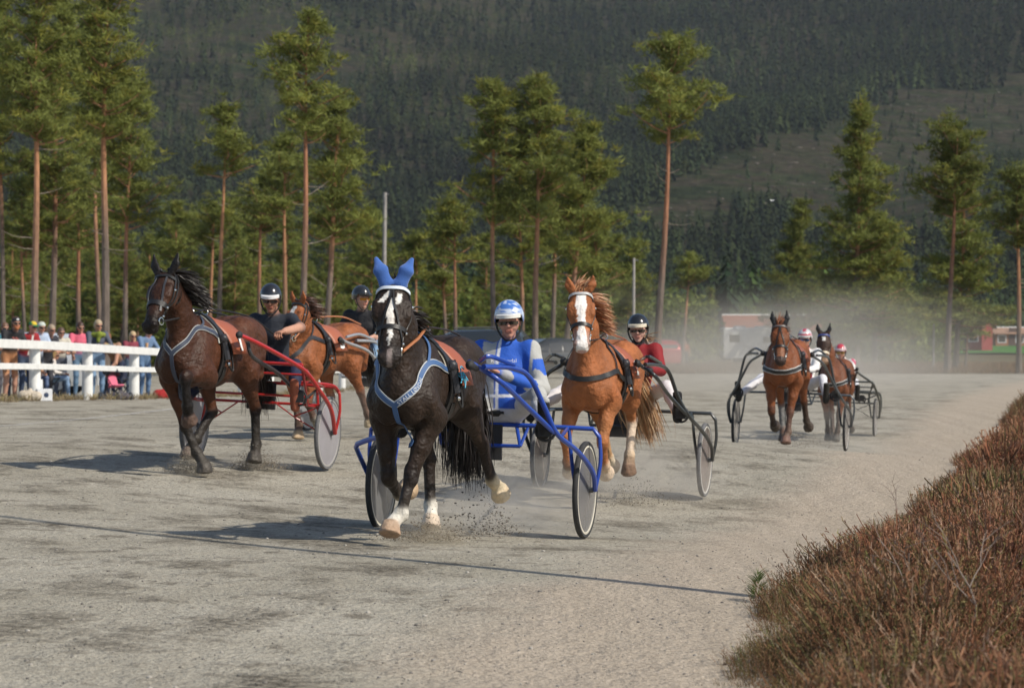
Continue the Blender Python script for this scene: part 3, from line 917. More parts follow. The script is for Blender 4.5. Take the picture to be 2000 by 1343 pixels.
PINES = [
 (66, 74, -70, 100, 235, 92, 'tall pine at the far left whose straight orange trunk stands nearest the left edge', dict(trunk_r=.17)),
 (100, 116, -10, 118, 420, 78, 'pine with darker trunk just right of the leftmost tall trunk', dict(trunk_r=.17)),
 (205, 206, -55, 103, 235, 92, 'thick-trunked tall pine above the woman in the green scarf, top cut by the frame', dict(trunk_r=.19)),
 (197, 176, 20, 128, 300, 60, 'slim grey pine standing tight against the left side of the thick trunk', dict(trunk_r=.14)),
 (243, 254, 150, 112, 410, 80, 'pine with straight trunk just left of the dark horse\'s ears', dict(trunk_r=.13)),
 (427, 438, 205, 110, 345, 68, 'separate pine with rounded crown above the mane of the dark bay horse', dict(trunk_r=.13)),
 (409, 415, 395, 135, 470, 60, 'short pine with reddish trunk behind the rounded pine', dict(trunk_r=.14)),
 (588, 604, 20, 104, 245, 80, 'tallest pine left of centre, rising behind the black-helmeted driver', dict(trunk_r=.16)),
 (630, 668, 190, 108, 440, 92, 'broad pine with leaning orange trunk right of the tallest one', dict(trunk_r=.16)),
 (555, 560, 262, 122, 410, 74, 'mid-height pine left of the tallest pine, over the black helmet', dict(trunk_r=.14)),
 (505, 512, 330, 138, 440, 62, 'shorter pine between the two separate tall pines', dict(trunk_r=.15)),
 (966, 958, 158, 112, 410, 74, 'pine left of the tall centre group, above the blue-helmeted driver', dict(trunk_r=.14)),
 (1045, 1050, 150, 112, 400, 90, 'tallest pine of the centre group above the chestnut horse', dict(trunk_r=.15)),
 (1100, 1152, 240, 116, 500, 84, 'pine leaning to the right at the right of the centre group', dict(trunk_r=.14)),
 (1077, 1088, 300, 132, 470, 72, 'grey-trunked pine between the centre pine and the leaning one', dict(trunk_r=.15)),
 (1020, 1018, 330, 130, 500, 66, 'dark thin pine behind the left of the centre group', dict(trunk_r=.13)),
 (888, 892, 392, 122, 500, 58, 'shorter pine with orange trunk left of the centre group', dict(trunk_r=.12)),
 (872, 866, 430, 128, 560, 44, 'thin pine with broken side limb left of the centre group', dict(trunk_r=.11)),
 (815, 812, 460, 140, 540, 54, 'low pine right of the tall grey pole', dict(trunk_r=.12)),
 (1281, 1318, 66, 108, 262, 92, 'solitary tall pine with long bare trunk and umbrella crown right of centre', dict(trunk_r=.17, bare_br=5)),
 (1332, 1345, 506, 150, 560, 42, 'small pine with bright orange trunk right of the solitary tall pine', dict(trunk_r=.12)),
 (1232, 1240, 472, 165, 600, 44, 'small round pine beside the short grey post-like pole', dict(trunk_r=.12)),
 (1545, 1566, 392, 175, 620, 54, 'hazy pine veiled by dust behind the first bay horse', dict(trunk_r=.15, full=True, tone=.85)),
 (1672, 1680, 195, 135, 640, 88, 'big full-crowned pine on the right with branches nearly to the ground', dict(trunk_r=.18, full=True, dens=.95)),
 (1708, 1716, 420, 150, 660, 76, 'lower full pine hugging the right side of the big one', dict(trunk_r=.14, full=True)),
 (1850, 1868, 235, 122, 400, 84, 'tall dark pine right of the big full-crowned one', dict(trunk_r=.15, tone=.8)),
 (1866, 1888, 330, 128, 600, 74, 'forked pine close behind the tall dark one on the right', dict(trunk_r=.14, full=True, tone=.95)),
 (1990, 1988, 335, 120, 470, 66, 'pine at the right edge of the picture with a slim grey trunk', dict(trunk_r=.13, tone=.75)),
 (1885, 1890, 610, 132, 690, 40, 'small bushy young pine beside the far red shed', dict(trunk_r=.06, full=True)),
 (50, 40, 350, 130, 480, 74, 'mid-height pine behind the bearded spectator', dict(trunk_r=.12)),
 (1160, 1165, 420, 145, 560, 60, 'mid-height pine behind the chestnut horse\'s driver', dict(trunk_r=.12)),
 (155, 150, 330, 132, 470, 76, 'dark-trunked pine behind the woman in pink', dict(trunk_r=.16)),
 (8, -6, -30, 118, 300, 80, 'pine half cut off by the left edge of the picture', dict(trunk_r=.13)),
]
for i, (a, b_, top, D, cby, hw, lb, kw) in enumerate(PINES):
    place_pine(a, b_, top, D, cby, hw, 11 + i, lb, G, orange=(.16 + .09 * (i % 3), .50), **kw)
# filler pines of the wood behind: six sources copied
fills = []
fl = 'pine of the closed wood behind the tall ones, lower and greener than those in front'
for k in range(6):
    e = empty('pine_tree', (0, 0, -500), 0, fl, 'pine tree', 'pines of the wood behind the tall ones')
    mb, V, F, C = pine(200 + k, 10.5, 3.2 + .5 * (k % 3), 2.1, 0.0, trunk_r=.13, full=k % 2 == 0, dens=.8, orange=(.2, .5))
    mb.build('trunk', M_BARK, e); mesh_obj('crown', V, F, M_NEEDLE, e, False, C); fills.append(e)
spots = []
rr = random.Random(5)
for px in list(range(-20, 740, 17)) + list(range(770, 1240, 22)):
    D = rr.uniform(140, 205); top = rr.uniform(385, 540) if px < 740 else rr.uniform(455, 565)
    if 730 < px < 830: top += 40
    spots.append((px + rr.uniform(-12, 12), D, top))
for px in (1385, 1640, 1690, 1745, 1780, 1815, 1838):
    spots.append((px + rr.uniform(-8, 8), rr.uniform(215, 280), rr.uniform(560, 610)))
for i, (px, D, top) in enumerate(spots):
    src = fills[i % 6]
    x = (px - CX) / FPX * D; z0 = gz(x, D); H = HC + (YH - top) / FPX * D - z0
    if i < 6: e = src
    else:
        e = src.copy(); col.objects.link(e)
        for ch in list(src.children):
            c_ = ch.copy(); col.objects.link(c_); c_.parent = e
    s = H / 10.5
    e.location = (x, D, z0); e.scale = (s * rr.uniform(.9, 1.25),) * 2 + (s,); e.rotation_euler = (0, 0, rr.uniform(0, 6.28))
# ------------------------------------------------------------------ horses
def coat_mat(name, rough, spec):
    m, t, p = node_mat(name)
    a = t.nodes.new('ShaderNodeAttribute'); a.attribute_name = 'Col'
    tc = t.nodes.new('ShaderNodeTexCoord').outputs['Object']
    n1 = noise(t, tc, 3.4, 4, .6); n2 = noise(t, tc, 17, 5, .7); n3 = noise(t, mapv(t, tc, (60, 160, 40)), 1, 3, .6)
    c = mix(t, 1.0, a.outputs['Color'], ramp(t, n1, [(.3, bw(.78)), (.5, bw(1.0)), (.7, (1.25, 1.18, 1.12))]), 'MULTIPLY')
    c = mix(t, 1.0, c, ramp(t, n2, [(.3, bw(.80)), (.7, bw(1.22))]), 'MULTIPLY')
    c = mix(t, ramp(t, n2, [(.66, bw(0)), (.80, bw(.08))]), c, (.30, .26, .21))
    t.links.new(c, p.inputs['Base Color'])
    rr_ = t.nodes.new('ShaderNodeMapRange'); rr_.inputs['To Min'].default_value = rough - .10; rr_.inputs['To Max'].default_value = rough + .16
    t.links.new(n2, rr_.inputs['Value']); t.links.new(rr_.outputs[0], p.inputs['Roughness'])
    p.inputs['Specular IOR Level'].default_value = spec
    b1 = bump(t, p, n1, .85, .10); b2 = bump(t, p, n2, .14, .015, b1); bump(t, p, n3, .30, .004, b2)
    return m
M_COAT = coat_mat('horse_coat', .50, .24)
M_COATM = coat_mat('horse_coat_matt', .58, .2)
M_HAIR = mat('horse_hair', rough=.45, spec=.4, attr=True)
M_EYE = mat('horse_eye', (.012, .008, .006), .08, spec=.8)
M_LEA = mat('harness_strap', rough=.45, spec=.45, attr=True, bump=.1, nscale=40)
M_METAL = mat('bright_metal', (.7, .7, .68), .18, 1.0)
M_CLOTH = mat('cloth', rough=.85, spec=.2, attr=True, nscale=9, namt=.10, bump=.35, bscale=22)
BLK = (.018, .017, .017)

def leg_prims(fr, s, x0, z0, y0, ang, L, rad, colU, colL, colP, colH, yk=None, yh=None, hind=False, toe=None, k1=.05, boot=None):
    """fr: list of joint angles (deg from straight down, + forward)"""
    P = [np.array([x0, s * y0, z0])]
    ys_ = [y0, yk if yk is not None else y0 * .85, (yh + (yk if yk is not None else y0 * .85)) / 2 if yh is not None else y0 * .75, yh if yh is not None else y0 * .7]
    for i, (a, l) in enumerate(zip(ang[:3], L)):
        d = np.array([math.sin(R(a)), 0, -math.cos(R(a))]); q = P[-1] + d * l
        q[1] = s * ys_[i + 1]; P.append(q)
    pr = []
    e, kn, fe, pa = P
    _n0 = len(pr)
    dn = lambda a: np.array([math.sin(R(a)), 0, -math.cos(R(a))])
    if not hind:
        pr.append(Seg(e, e + (kn - e) * .55, (.085, .105), (.052, .066), k1, colU))
        pr.append(Seg(e + (kn - e) * .5, kn, (.054, .066), (.040, .042), .03, colU))
        pr.append(Seg(kn - dn(ang[0]) * .035, kn + dn(ang[1]) * .035, (.045, .050), (.044, .046), .02, colL))
        pr.append(Seg(kn, fe, (.034, .042), (.031, .043), .02, colL))
    else:
        pr.append(Seg(e, e + (kn - e) * .5, (.095, .135), (.058, .085), .07, colU))
        pr.append(Seg(e + (kn - e) * .45, kn, (.055, .078), (.038, .05), .03, colU))
        bk = np.array([-math.cos(R((ang[0] + ang[1]) / 2)), 0, -math.sin(R((ang[0] + ang[1]) / 2))])
        pr.append(Seg(kn + bk * .015, kn + bk * .04 + dn(ang[0]) * -.03, (.036, .042), (.026, .03), .025, colL))
        pr.append(Seg(kn + bk * .035 + dn(ang[0]) * -.05, kn + (e - kn) * .5 + bk * .02, (.012, .018), (.016, .02), .02, colU))
        pr.append(Seg(kn, kn + (fe - kn) * .12, (.044, .052), (.038, .045), .02, colL))
        pr.append(Seg(kn, fe, (.037, .046), (.033, .043), .02, colL))
    bkf = np.array([-math.cos(R(ang[2])), 0, -math.sin(R(ang[2]))])
    pr.append(Seg(fe + bkf * .005, fe + bkf * .02 + dn(ang[1]) * .005, (.045, .048), (.042, .04), .02, colP))
    pr.append(Seg(fe, pa, (.038, .04), (.044, .046), .015, colP))
    h = toe if toe is not None else ang[2] - 8
    u = dn(h); f = np.array([-u[2], 0, u[0]])
    pr.append(Seg(pa - u * .02 + f * .0, pa + u * .055 + f * .022, (.050, .055), (.066, .074), .008, boot or colH, cap=.25))
    if boot:
        pr.append(Seg(pa + u * .05 + f * .024, pa + u * .066 + f * .026, (.060, .068), (.060, .068), .004, colH, cap=.2))
        pr.append(Seg(fe + (pa - fe) * .35, pa, (.044, .046), (.05, .052), .01, boot))
    for q_ in pr:
        q_.ra = q_.ra * LEGK; q_.rb = q_.rb * LEGK; q_.setup()
    return pr, P
LEGK = 1.17

def horse_prims(pose, head, coat):
    c0, cd, cl, cm = coat['body'], coat.get('dark', coat['body']), coat['leg'], coat.get('muzzle', coat['body'])
    B = []
    st = [(.28, 1.09, .145, .19), (.06, 1.13, .20, .30), (-.42, 1.11, .265, .295), (-.82, 1.14, .25, .265), (-1.13, 1.21, .24, .25), (-1.33, 1.16, .185, .22)]
    wd = coat.get('wide', 1.0)
    for a, b in zip(st[:-1], st[1:]):
        B.append(Seg((a[0], 0, a[1]), (b[0], 0, b[1]), (a[2] * wd, a[3]), (b[2] * wd, b[3]), .06, c0))
    B.append(Seg((.06, 0, 1.36), (-.26, 0, 1.37), (.07, .10), (.07, .08), .10, c0))
    for s in (-1, 1):
        B.append(Seg((-.98, s * .10, 1.30), (-1.25, s * .11, 1.27), (.15, .16), (.14, .15), .08, c0))
        B.append(Seg((-1.15, s * .13, 1.15), (-.93, s * .165, .93), (.13, .20), (.11, .14), .08, c0))
        B.append(Seg((-1.33, s * .10, 1.20), (-1.30, s * .13, .92), (.10, .12), (.075, .08), .07, c0))
        B.append(Seg((-.04, s * .13, 1.33), (.22, s * .165, 1.03), (.065, .12), (.075, .10), .07, c0))
        B.append(Seg((.20, s * .165, 1.02), (.03, s * .185, .90), (.075, .11), (.085, .105), .05, c0))
        B.append(Seg((.30, s * .075, 1.02), (.27, s * .085, .92), (.085, .08), (.075, .07), .05, c0))
    # head
    yaw, pitch, roll = head['rot']; poll = np.array(head['poll'])
    M = trans(poll) @ rot('Z', yaw) @ rot('Y', pitch) @ rot('X', roll)
    H = []
    H.append(Seg((.05, 0, -.065), (.22, 0, -.065), (.078, .085), (.088, .095), .03, c0))
    H.append(Seg((.20, 0, -.065), (.42, 0, -.055), (.085, .09), (.052, .062), .03, c0))
    H.append(Seg((.42, 0, -.055), (.545, 0, -.060), (.050, .058), (.056, .056), .025, cm))
    for s in (-1, 1):
        H.append(Seg((.11, s * .045, -.125), (.23, s * .042, -.130), (.040, .085), (.036, .065), .03, c0))
        H.append(Seg((.15, s * .075, -.012), (.24, s * .078, -.022), .026, .022, .03, c0))
        H.append(Seg((.24, s * .070, -.045), (.40, s * .045, -.050), (.012, .012), (.008, .008), .03, c0))
        H.append(Seg((.545, s * .036, -.035), (.575, s * .038, -.045), .026, .020, .02, cm))
        H.append(Seg((.592, s * .046, -.040), (.560, s * .056, -.036), (.013, .017), (.009, .012), .012, (.01, .007, .006), sub=True))
    H.append(Seg((.555, 0, -.075), (.580, 0, -.080), (.042, .030), (.038, .022), .02, cm))
    H.append(Seg((.535, 0, -.125), (.555, 0, -.115), (.034, .024), (.030, .020), .018, cm))
    H.append(Seg((.30, 0, -.125), (.50, 0, -.115), (.030, .030), (.028, .024), .03, c0))
    if coat.get('ears', True):
        er = coat.get('ear', c0)
        for s in (-1, 1):
            tip = np.array(head.get('ear', (-.15, .085, .085))) * [1, s, 1]
            b_ = np.array([.005, s * .052, -.0])
            m_ = b_ + (tip - b_) * .45 + np.array([.005, s * .014, 0])
            H.append(Seg(b_, m_, (.030, .022), (.034, .016), .02, er)); H.append(Seg(m_, tip, (.034, .015), (.008, .007), .012, er))
    hw = coat.get('headw', 1.26)
    for s_ in H:
        s_.a = s_.a * [1, hw, 1]; s_.b = s_.b * [1, hw, 1]
        if abs(s_.u[1]) > .5 and s_.c is not coat.get('ear', c0): s_.ra = s_.ra * [hw, 1.04]; s_.rb = s_.rb * [hw, 1.04]
        s_.setup()
    H = [s_.xf(M) for s_ in H]
    # neck
    nb = np.array([.10, 0, 1.20]); ne = xp(M, (.045, 0, -.095))
    mid = nb + (ne - nb) * .52 + np.array([-.03, 0, .03])
    nk = [Seg(nb, mid, (.125, .25), (.098, .165), .08, c0), Seg(mid, ne, (.105, .175), (.084, .115), .05, c0)]
    nk.append(Seg(nb + [.12, 0, -.04], mid + [.05, 0, -.05], (.085, .15), (.065, .10), .06, c0))
    # legs
    Lg = []; joints = {}
    for key, s in (('LF', 1), ('RF', -1)):
        q = pose[key]
        a, P = leg_prims(None, s, .03 + q.get('dx', 0), .90 + q.get('dz', 0), .165, q['a'], (.42, .27, .11), None, c0 if not coat.get('darkleg') else cd, q.get('cl', cl), q.get('cp', cl), q.get('ch', coat['hoof']), q.get('yk'), q.get('yh'), False, q.get('toe'), boot=q.get('boot'))
        Lg += a; joints[key] = P
    for key, s in (('LH', 1), ('RH', -1)):
        q = pose[key]
        a, P = leg_prims(None, s, -.93 + q.get('dx', 0), .95 + q.get('dz', 0), .165, q['a'], (.43, .34, .11), None, c0, q.get('cl', cl), q.get('cp', cl), q.get('ch', coat['hoof']), q.get('yk'), q.get('yh'), True, q.get('toe'), boot=q.get('boot'))
        Lg += a; joints[key] = P
    return B + nk + H + Lg, M, joints, (nb, mid, ne)

def headline(prims, M, pts):
    return xp(M, np.array(pts, float))

def horse(loc, head_deg, scale, pose, head, coat, label, paint=None, h=.013, mane=None, tail=None, rig=None, coatmat=None, fore=None):
    root = empty('horse', loc, R(-90 - head_deg), label, 'horse', None, scale)
    prims, M, J, neck = horse_prims(pose, head, coat)
    V, Q, C = polygonise(prims, h)
    Mi = np.linalg.inv(M)
    HL = xp(Mi, V)
    zz = V[:, 2]
    if coat.get('pale_belly'):
        w_ = np.clip((.95 - zz) / .3, 0, 1)[:, None] * .35 * (V[:, 0:1] > -1.3); C = C * (1 - w_) + np.array(coat['pale_belly']) * w_
    ih = (HL[:, 0] > -.05) & (HL[:, 0] < .7) & (np.abs(HL[:, 1]) < .13) & (HL[:, 2] > -.25) & (HL[:, 2] < .12)
    if paint: paint(V, C, HL, ih)
    dw = (np.clip((.55 - zz) / .5, 0, 1) * .22 * (.4 + .6 * (np.sin(V[:, 0] * 37 + V[:, 2] * 23) * np.sin(V[:, 1] * 61 + V[:, 2] * 47) * .5 + .5)))[:, None]
    C = C * (1 - dw) + np.array((.30, .27, .22)) * dw
    if coat.get('shade'):   # darker mottled zones of the coat itself
        pass
    mesh_obj('body', V, Q, coatmat or M_COAT, root, True, C)
    for s in (-1, 1):
        e = MB().ball((0, 0, 0), .019, 10, 8); o = e.build('eye', M_EYE, root); o.location = tuple(xp(M, (.195, s * .090 * 1.2, -.022)))
    # mane
    def along(t):
        w0, w1, w2 = np.array([-.08, 0, 1.45]), neck[1] + nrm(np.cross(neck[2] - neck[0], [0, 1, 0])) * -.165, xp(M, (-.03, 0, -.01))
        if (w1 - neck[1])[2] < 0: w1 = neck[1] - (w1 - neck[1])
        return catmull([w0, w1, w2], 10)[int(t * 20)]
    if mane:
        st = []
        for i in range(mane['n']):
            t_ = rng.uniform(*mane.get('range', (.15, 1)))
            p = along(min(t_, .999)) + rng.normal(0, .014, 3); side = mane['side']
            L = mane['len'] * rng.uniform(.6, 1.1); fl = np.array(mane['flow'], float); pts = [p]
            d = nrm(np.array([0, side * .5, .5]) + rng.normal(0, .18, 3))
            for k in range(7):
                d = nrm(d + fl * .30 + rng.normal(0, mane.get('mess', .10), 3) - np.array([0, 0, 1]) * mane.get('grav', .15)); pts.append(pts[-1] + d * L / 7)
            st.append(np.array(pts))
        ribbons('mane', st, mane.get('w', .012), M_HAIR, root, mane['col'])
    if fore:
        st = []
        for i in range(fore['n']):
            p = xp(M, (rng.uniform(-.03, .03), rng.uniform(-.05, .05), .015)); pts = [p]
            d = nrm(np.array(fore['dir']) + rng.normal(0, .25, 3)); L = fore['len'] * rng.uniform(.6, 1.1)
            for k in range(6):
                d = nrm(d + np.array(fore['flow']) * .3 + rng.normal(0, .12, 3)); pts.append(pts[-1] + d * L / 6)
            st.append(np.array(pts))
        ribbons('forelock', st, .011, M_HAIR, root, fore['col'])
    if tail:
        st = []
        for i in range(tail['n']):
            p = np.array([-1.46, 0, 1.27]) + rng.normal(0, .03, 3); L = tail['len'] * rng.uniform(.65, 1.05); pts = [p]
            d = nrm(np.array([-1.0, rng.normal(0, .25), .1])); tgt = np.array(tail['dir'], float)
            for k in range(9):
                d = nrm(d * .62 + tgt * .42 + rng.normal(0, .085, 3)); pts.append(pts[-1] + d * L / 9)
            st.append(np.array(pts))
        ribbons('tail', st, tail.get('w', .014), M_HAIR, root, tail['col'])
    if rig: rig(root, prims, M, J)
    return root, prims, M, J

def loop_pts(x, zc, ry, rz, n=14, tilt=0.0):
    return np.array([(x + tilt * math.sin(a), ry * math.cos(a), zc + rz * math.sin(a)) for a in np.linspace(0, 2 * math.pi, n, endpoint=False)])

def bridle(root, prims, M, c=BLK, nose=.375, brow=(.02, .02, .02), bw_=.018, face_y=False, nosec=None, noseband_w=.030, cheek2=True):
    hp = prims
    mb = MB(); W = lambda pts: xp(M, np.array(pts, float))
    strap(mb, hp, W(loop_pts(nose, -.065, .09, .10, 12)), noseband_w, .004, .006, 5, nosec or c, loop=True)
    for s in (-1, 1):
        strap(mb, hp, W([(nose, s * .07, -.06), (.28, s * .10, -.07), (.16, s * .105, -.06), (.05, s * .10, -.05), (-.005, s * .07, .0)]), bw_, .005, .005, 5, c)
        if cheek2: strap(mb, hp, W([(.50, s * .07, -.075), (.40, s * .08, -.09), (.24, s * .105, -.11), (.10, s * .11, -.10), (.0, s * .09, -.06)]), bw_, .005, .005, 5, c)
        strap(mb, hp, W([(.0, s * .08, -.04), (.10, s * .07, -.20), (.12, 0, -.24)]), bw_, .006, .005, 6, c)
    strap(mb, hp, W([(-.02, -.07, -.0), (-.025, 0, .03), (-.02, .07, -.0)]), bw_ * 1.3, .006, .005, 6, c)
    if face_y:
        for s in (-1, 1):
            strap(mb, hp, W([(.05, s * .006, .04), (.16, s * .016, .04), (.28, s * .045, .02), (.38, s * .066, -.02), (.47, s * .068, -.06)]), .013, .005, .004, 6, c)
    br = mb.build('bridle', M_LEA, root)
    b = MB(); strap(b, hp, W([(.055, -.10, -.05), (.045, -.07, .0), (.05, 0, .035), (.045, .07, .0), (.055, .10, -.05)]), .024, .007, .006, 6, brow)
    b.build('browband', M_LEA, root)
    for s in (-1, 1):
        P, _ = project(hp, W([(.47, s * .075, -.085)]), .012); P = P[0]
        u, v = xp(M, (1, 0, 0)) - xp(M, (0, 0, 0)), xp(M, (0, 0, 1)) - xp(M, (0, 0, 0))
        MB().tube([P + (u * math.cos(a) + v * math.sin(a)) * .032 for a in np.linspace(0, 6.283, 14)], .006, 5).build('bit_ring', M_METAL, root)
        for q in ((nose, s * .08, -.07), (.16, s * .105, -.06), (.42, s * .08, -.085)):
            Q_, _ = project(hp, W([q]), .013); MB().ball(Q_[0], .013, 6, 4).build('buckle', M_METAL, br)

def harness(root, prims, c=BLK, edge=None, breast='u', bc=None, btrim=None, pad=(.02, .02, .02), padtrim=(.55, .52, .45), xg=-.16, text=None, bz=1.02, vz=0.0):
    mb = MB()
    # girth and saddle
    lp = loop_pts(xg, 1.10, .28, .36, 18, -.02)
    if padtrim: strap(mb, prims, loop_pts(xg, 1.10, .28, .36, 18, -.03)[[1, 2, 3, 4, 5, 6, 7, 8]], .14, .006, .006, 6, padtrim)
    strap(mb, prims, lp, .065, .016, .010, 5, c, loop=True)
    strap(mb, prims, lp[[1, 2, 3, 4, 5, 6, 7, 8]], .10, .014, .016, 5, pad)
    for s in (-1, 1):
        # side keeper hanging under the shaft end
        P, G_ = project(prims, np.array([(xg, s * .30, 1.27), (xg - .02, s * .32, 1.06)]), .035)
        mb.tube([P[0], P[1]], .034, 8, (.03, .03, .035)); mb.ball(P[0], .046, 8, 6, None, (.03, .03, .035))
        strap(mb, prims, [(xg - .02, s * .3, .98), (xg - .04, s * .27, .80), (xg - .03, s * .12, .74)], .05, .022, .012, 6, c)
        mb.tube(catmull([P[0] + [0, s * .02, .04], P[0] + [-.10, s * .03, -.08], P[1] + [-.09, s * .02, -.1], P[1] + [0, s * .0, -.02]], 6), .010, 6, c)
    mb.build('saddle', M_LEA, root)
    for s in (-1, 1):
        P, _ = project(prims, np.array([(xg, s * .07, 1.5)]), .05); P = P[0]
        MB().tube([P + np.array([0, math.cos(a), math.sin(a)]) * .028 for a in np.linspace(0, 6.283, 12)], .006, 5).build('terret', M_METAL, root)
        P, _ = project(prims, np.array([(xg - .02, s * .32, 1.02)]), .06); MB().ball(P[0], .018, 6, 4).build('snap_hook', M_METAL, root)
    # breast strap
    b = MB(); bc = bc or c
    if breast == 'v':
        for s in (-1, 1):
            W = [(xg, s * .30, 1.24 + vz * .4), (.04, s * .25, 1.27 + vz * .5), (.19, s * .18, 1.27 + vz * .7), (.34, s * .10, 1.10 + vz), (.43, 0, .98 + vz)]
            strap(b, prims, W, .050, .006, .005, 8, btrim)
            P, Nn, Bb = strap(b, prims, W, .034, .010, .005, 8, bc)
            if text and s == 1: lettering(root, P, Nn, Bb, text)
            strap(b, prims, [(.19, s * .18, 1.27 + vz * .7), (.09, s * .16, 1.40), (.02, s * .03, 1.48)], .022, .010, .005, 6, bc)
        strap(b, prims, [(.43, 0, .98 + vz), (.40, 0, .86), (.25, 0, .74), (.0, 0, .70)], .035, .010, .006, 8, bc)
    else:
        W = [(xg, -.30, 1.10), (.10, -.25, bz + .04), (.28, -.17, bz), (.42, 0, bz - .03), (.28, .17, bz), (.10, .25, bz + .04), (xg, .30, 1.10)]
        if btrim: strap(b, prims, W, .068, .008, .006, 8, btrim)
        strap(b, prims, W, .046, .014, .007, 8, bc)
        for s in (-1, 1): strap(b, prims, [(.10, s * .25, bz + .04), (.08, s * .2, 1.25), (.02, s * .03, 1.46)], .022, .010, .005, 6, bc)
    b.build('breast_strap', M_LEA, root)

def text_mesh(txt, size, off=0.0):
    cu = bpy.data.curves.new('t', 'FONT'); cu.body = txt; cu.size = size; cu.resolution_u = 2; cu.offset = off
    o = bpy.data.objects.new('t', cu); col.objects.link(o)
    dg = bpy.context.evaluated_depsgraph_get(); me = bpy.data.meshes.new_from_object(o.evaluated_get(dg))
    V = np.array([v.co[:] for v in me.vertices]); F = [tuple(p.vertices) for p in me.polygons]
    bpy.data.objects.remove(o); bpy.data.curves.remove(cu)
    return V, F
M_INK = mat('lettering', (.62, .66, .72), .6)
def lettering(root, P, Nn, Bb, txt):
    V, F = text_mesh(txt, .040)
    wdt = V[:, 0].max(); sl = np.concatenate([[0], np.cumsum(np.linalg.norm(np.diff(P, axis=0), axis=1))])
    tot = sl[-1]
    xs = V[:, 0] - wdt          # ends near the lower tip, reads upward
    s_ = tot - .03 - V[:, 0]    # start at the tip, go up towards the shoulder
    out = []
    for s1, y in zip(s_, V[:, 1] - .015):
        s1 = min(max(s1, 0), tot)
        p = np.array([np.interp(s1, sl, P[:, i]) for i in range(3)]); n = nrm([np.interp(s1, sl, Nn[:, i]) for i in range(3)]); b = nrm([np.interp(s1, sl, Bb[:, i]) for i in range(3)])
        out.append(p + n * .0085 + b * y * TXT_SIGN)
    mesh_obj('strap_lettering', out, F, M_INK, root, False)
TXT_SIGN = 1

def number_cloth(root, prims, x0=-.28, x1=-.60, c=(.34, .095, .045), num=None, drop=1.12, cnum=(.8, .8, .78), flare=0.03):
    nx_, na = 8, 15; P = []
    for i in range(nx_):
        x = x0 + (x1 - x0) * i / (nx_ - 1)
        for j in range(na):
            a = -1 + 2 * j / (na - 1); P.append((x, .45 * math.sin(a * 1.45), 1.05 + .55 * math.cos(a * 1.45)))
    V, G_ = project(prims, np.array(P), .022, 8)
    V[:, 2] += 0; tl = np.abs(np.linspace(-1, 1, na))[None, :].repeat(nx_, 0).ravel()[:, None]
    V = V + G_ * (tl ** 3) * flare
    F = [(i * na + j, i * na + j + 1, (i + 1) * na + j + 1, (i + 1) * na + j) for i in range(nx_ - 1) for j in range(na - 1)]
    V2 = V + G_ * .006; n = len(V); F2 = [tuple(v + n for v in f[::-1]) for f in F]
    rim = [i * na for i in range(nx_)] + [(nx_ - 1) * na + j for j in range(1, na)] + [i * na + na - 1 for i in range(nx_ - 2, -1, -1)] + [j for j in range(na - 2, 0, -1)]
    FR = [(rim[i], rim[(i + 1) % len(rim)], rim[(i + 1) % len(rim)] + n, rim[i] + n) for i in range(len(rim))]
    o = mesh_obj('number_cloth', np.concatenate([V, V2]), F + F2 + FR, M_LEA, root, True, np.tile(c, (2 * n, 1)))
    if num:
        tv, tf = text_mesh(num, .25, .012)
        cx_ = (tv[:, 0].min() + tv[:, 0].max()) / 2; 
        for s in (1, -1):
            Wp = np.stack([(x0 + x1) / 2 - s * (tv[:, 0] - cx_) * 1.3, np.full(len(tv), s * .45), 1.17 + tv[:, 1]], 1)
            Pp, Gp = project(prims, Wp, .058, 8)
            mesh_obj('cloth_number', Pp, tf, mat('cloth_number', cnum, .7), o, False)
    return o

def rein(mb, pts, wd=.016, c=BLK):
    P = catmull(pts, 8); T = np.gradient(P, axis=0)
    mb.tube(P, wd * .42, 5, c)
# ------------------------------------------------------------------ people
M_SKIN = mat('person_surface', rough=.68, spec=.25, attr=True, nscale=14, namt=.08, bump=.75, bscale=11)
M_GLOSS = mat('helmet_shell', rough=.18, spec=.6, attr=True, coat=.5)
M_LENS = mat('dark_lens', (.012, .012, .014), .06, spec=.9)
M_RUB = mat('black_rubber', (.022, .022, .023), .7)
SKIN = (.50, .27, .19)

def hand_prims(w, d, up, s, c=SKIN, curl=70, sc_=1.0):
    """w wrist, d direction of the palm, up = back of hand, s side (thumb towards -side)"""
    d = nrm(d); up = nrm(np.asarray(up, float) - d * np.dot(up, d)); sd = np.cross(d, up) * s
    P = [Seg(w - d * .02, w + d * .035, (.026, .019), (.034, .017), .012, c, u=sd), Seg(w + d * .03, w + d * .085 * sc_, (.036, .015), (.040, .014), .01, c, u=sd)]
    for i, (l, o) in enumerate([(.040, -.030), (.045, -.010), (.042, .010), (.033, .028)]):
        b = w + d * (.088 - abs(o) * .15) * sc_ + sd * o * -1
        a1, a2 = R(curl * (.7 + .12 * i)), R(curl * (1.7 + .1 * i))
        k1 = b + (d * math.cos(a1) - up * math.sin(a1)) * l; k2 = k1 + (d * math.cos(a2) - up * math.sin(a2)) * l * .75
        P += [Seg(b, k1, .0092, .0085, .004, c), Seg(k1, k2, .0085, .0075, .004, c)]
    t0 = w + d * .03 + sd * .030; t1 = t0 + nrm(d * .7 + sd * .7 - up * .4) * .042; t2 = t1 + nrm(d * .8 - sd * .1 - up * .6) * .030
    P += [Seg(t0, t1, .013, .011, .006, c), Seg(t1, t2, .0105, .009, .004, c)]
    return P

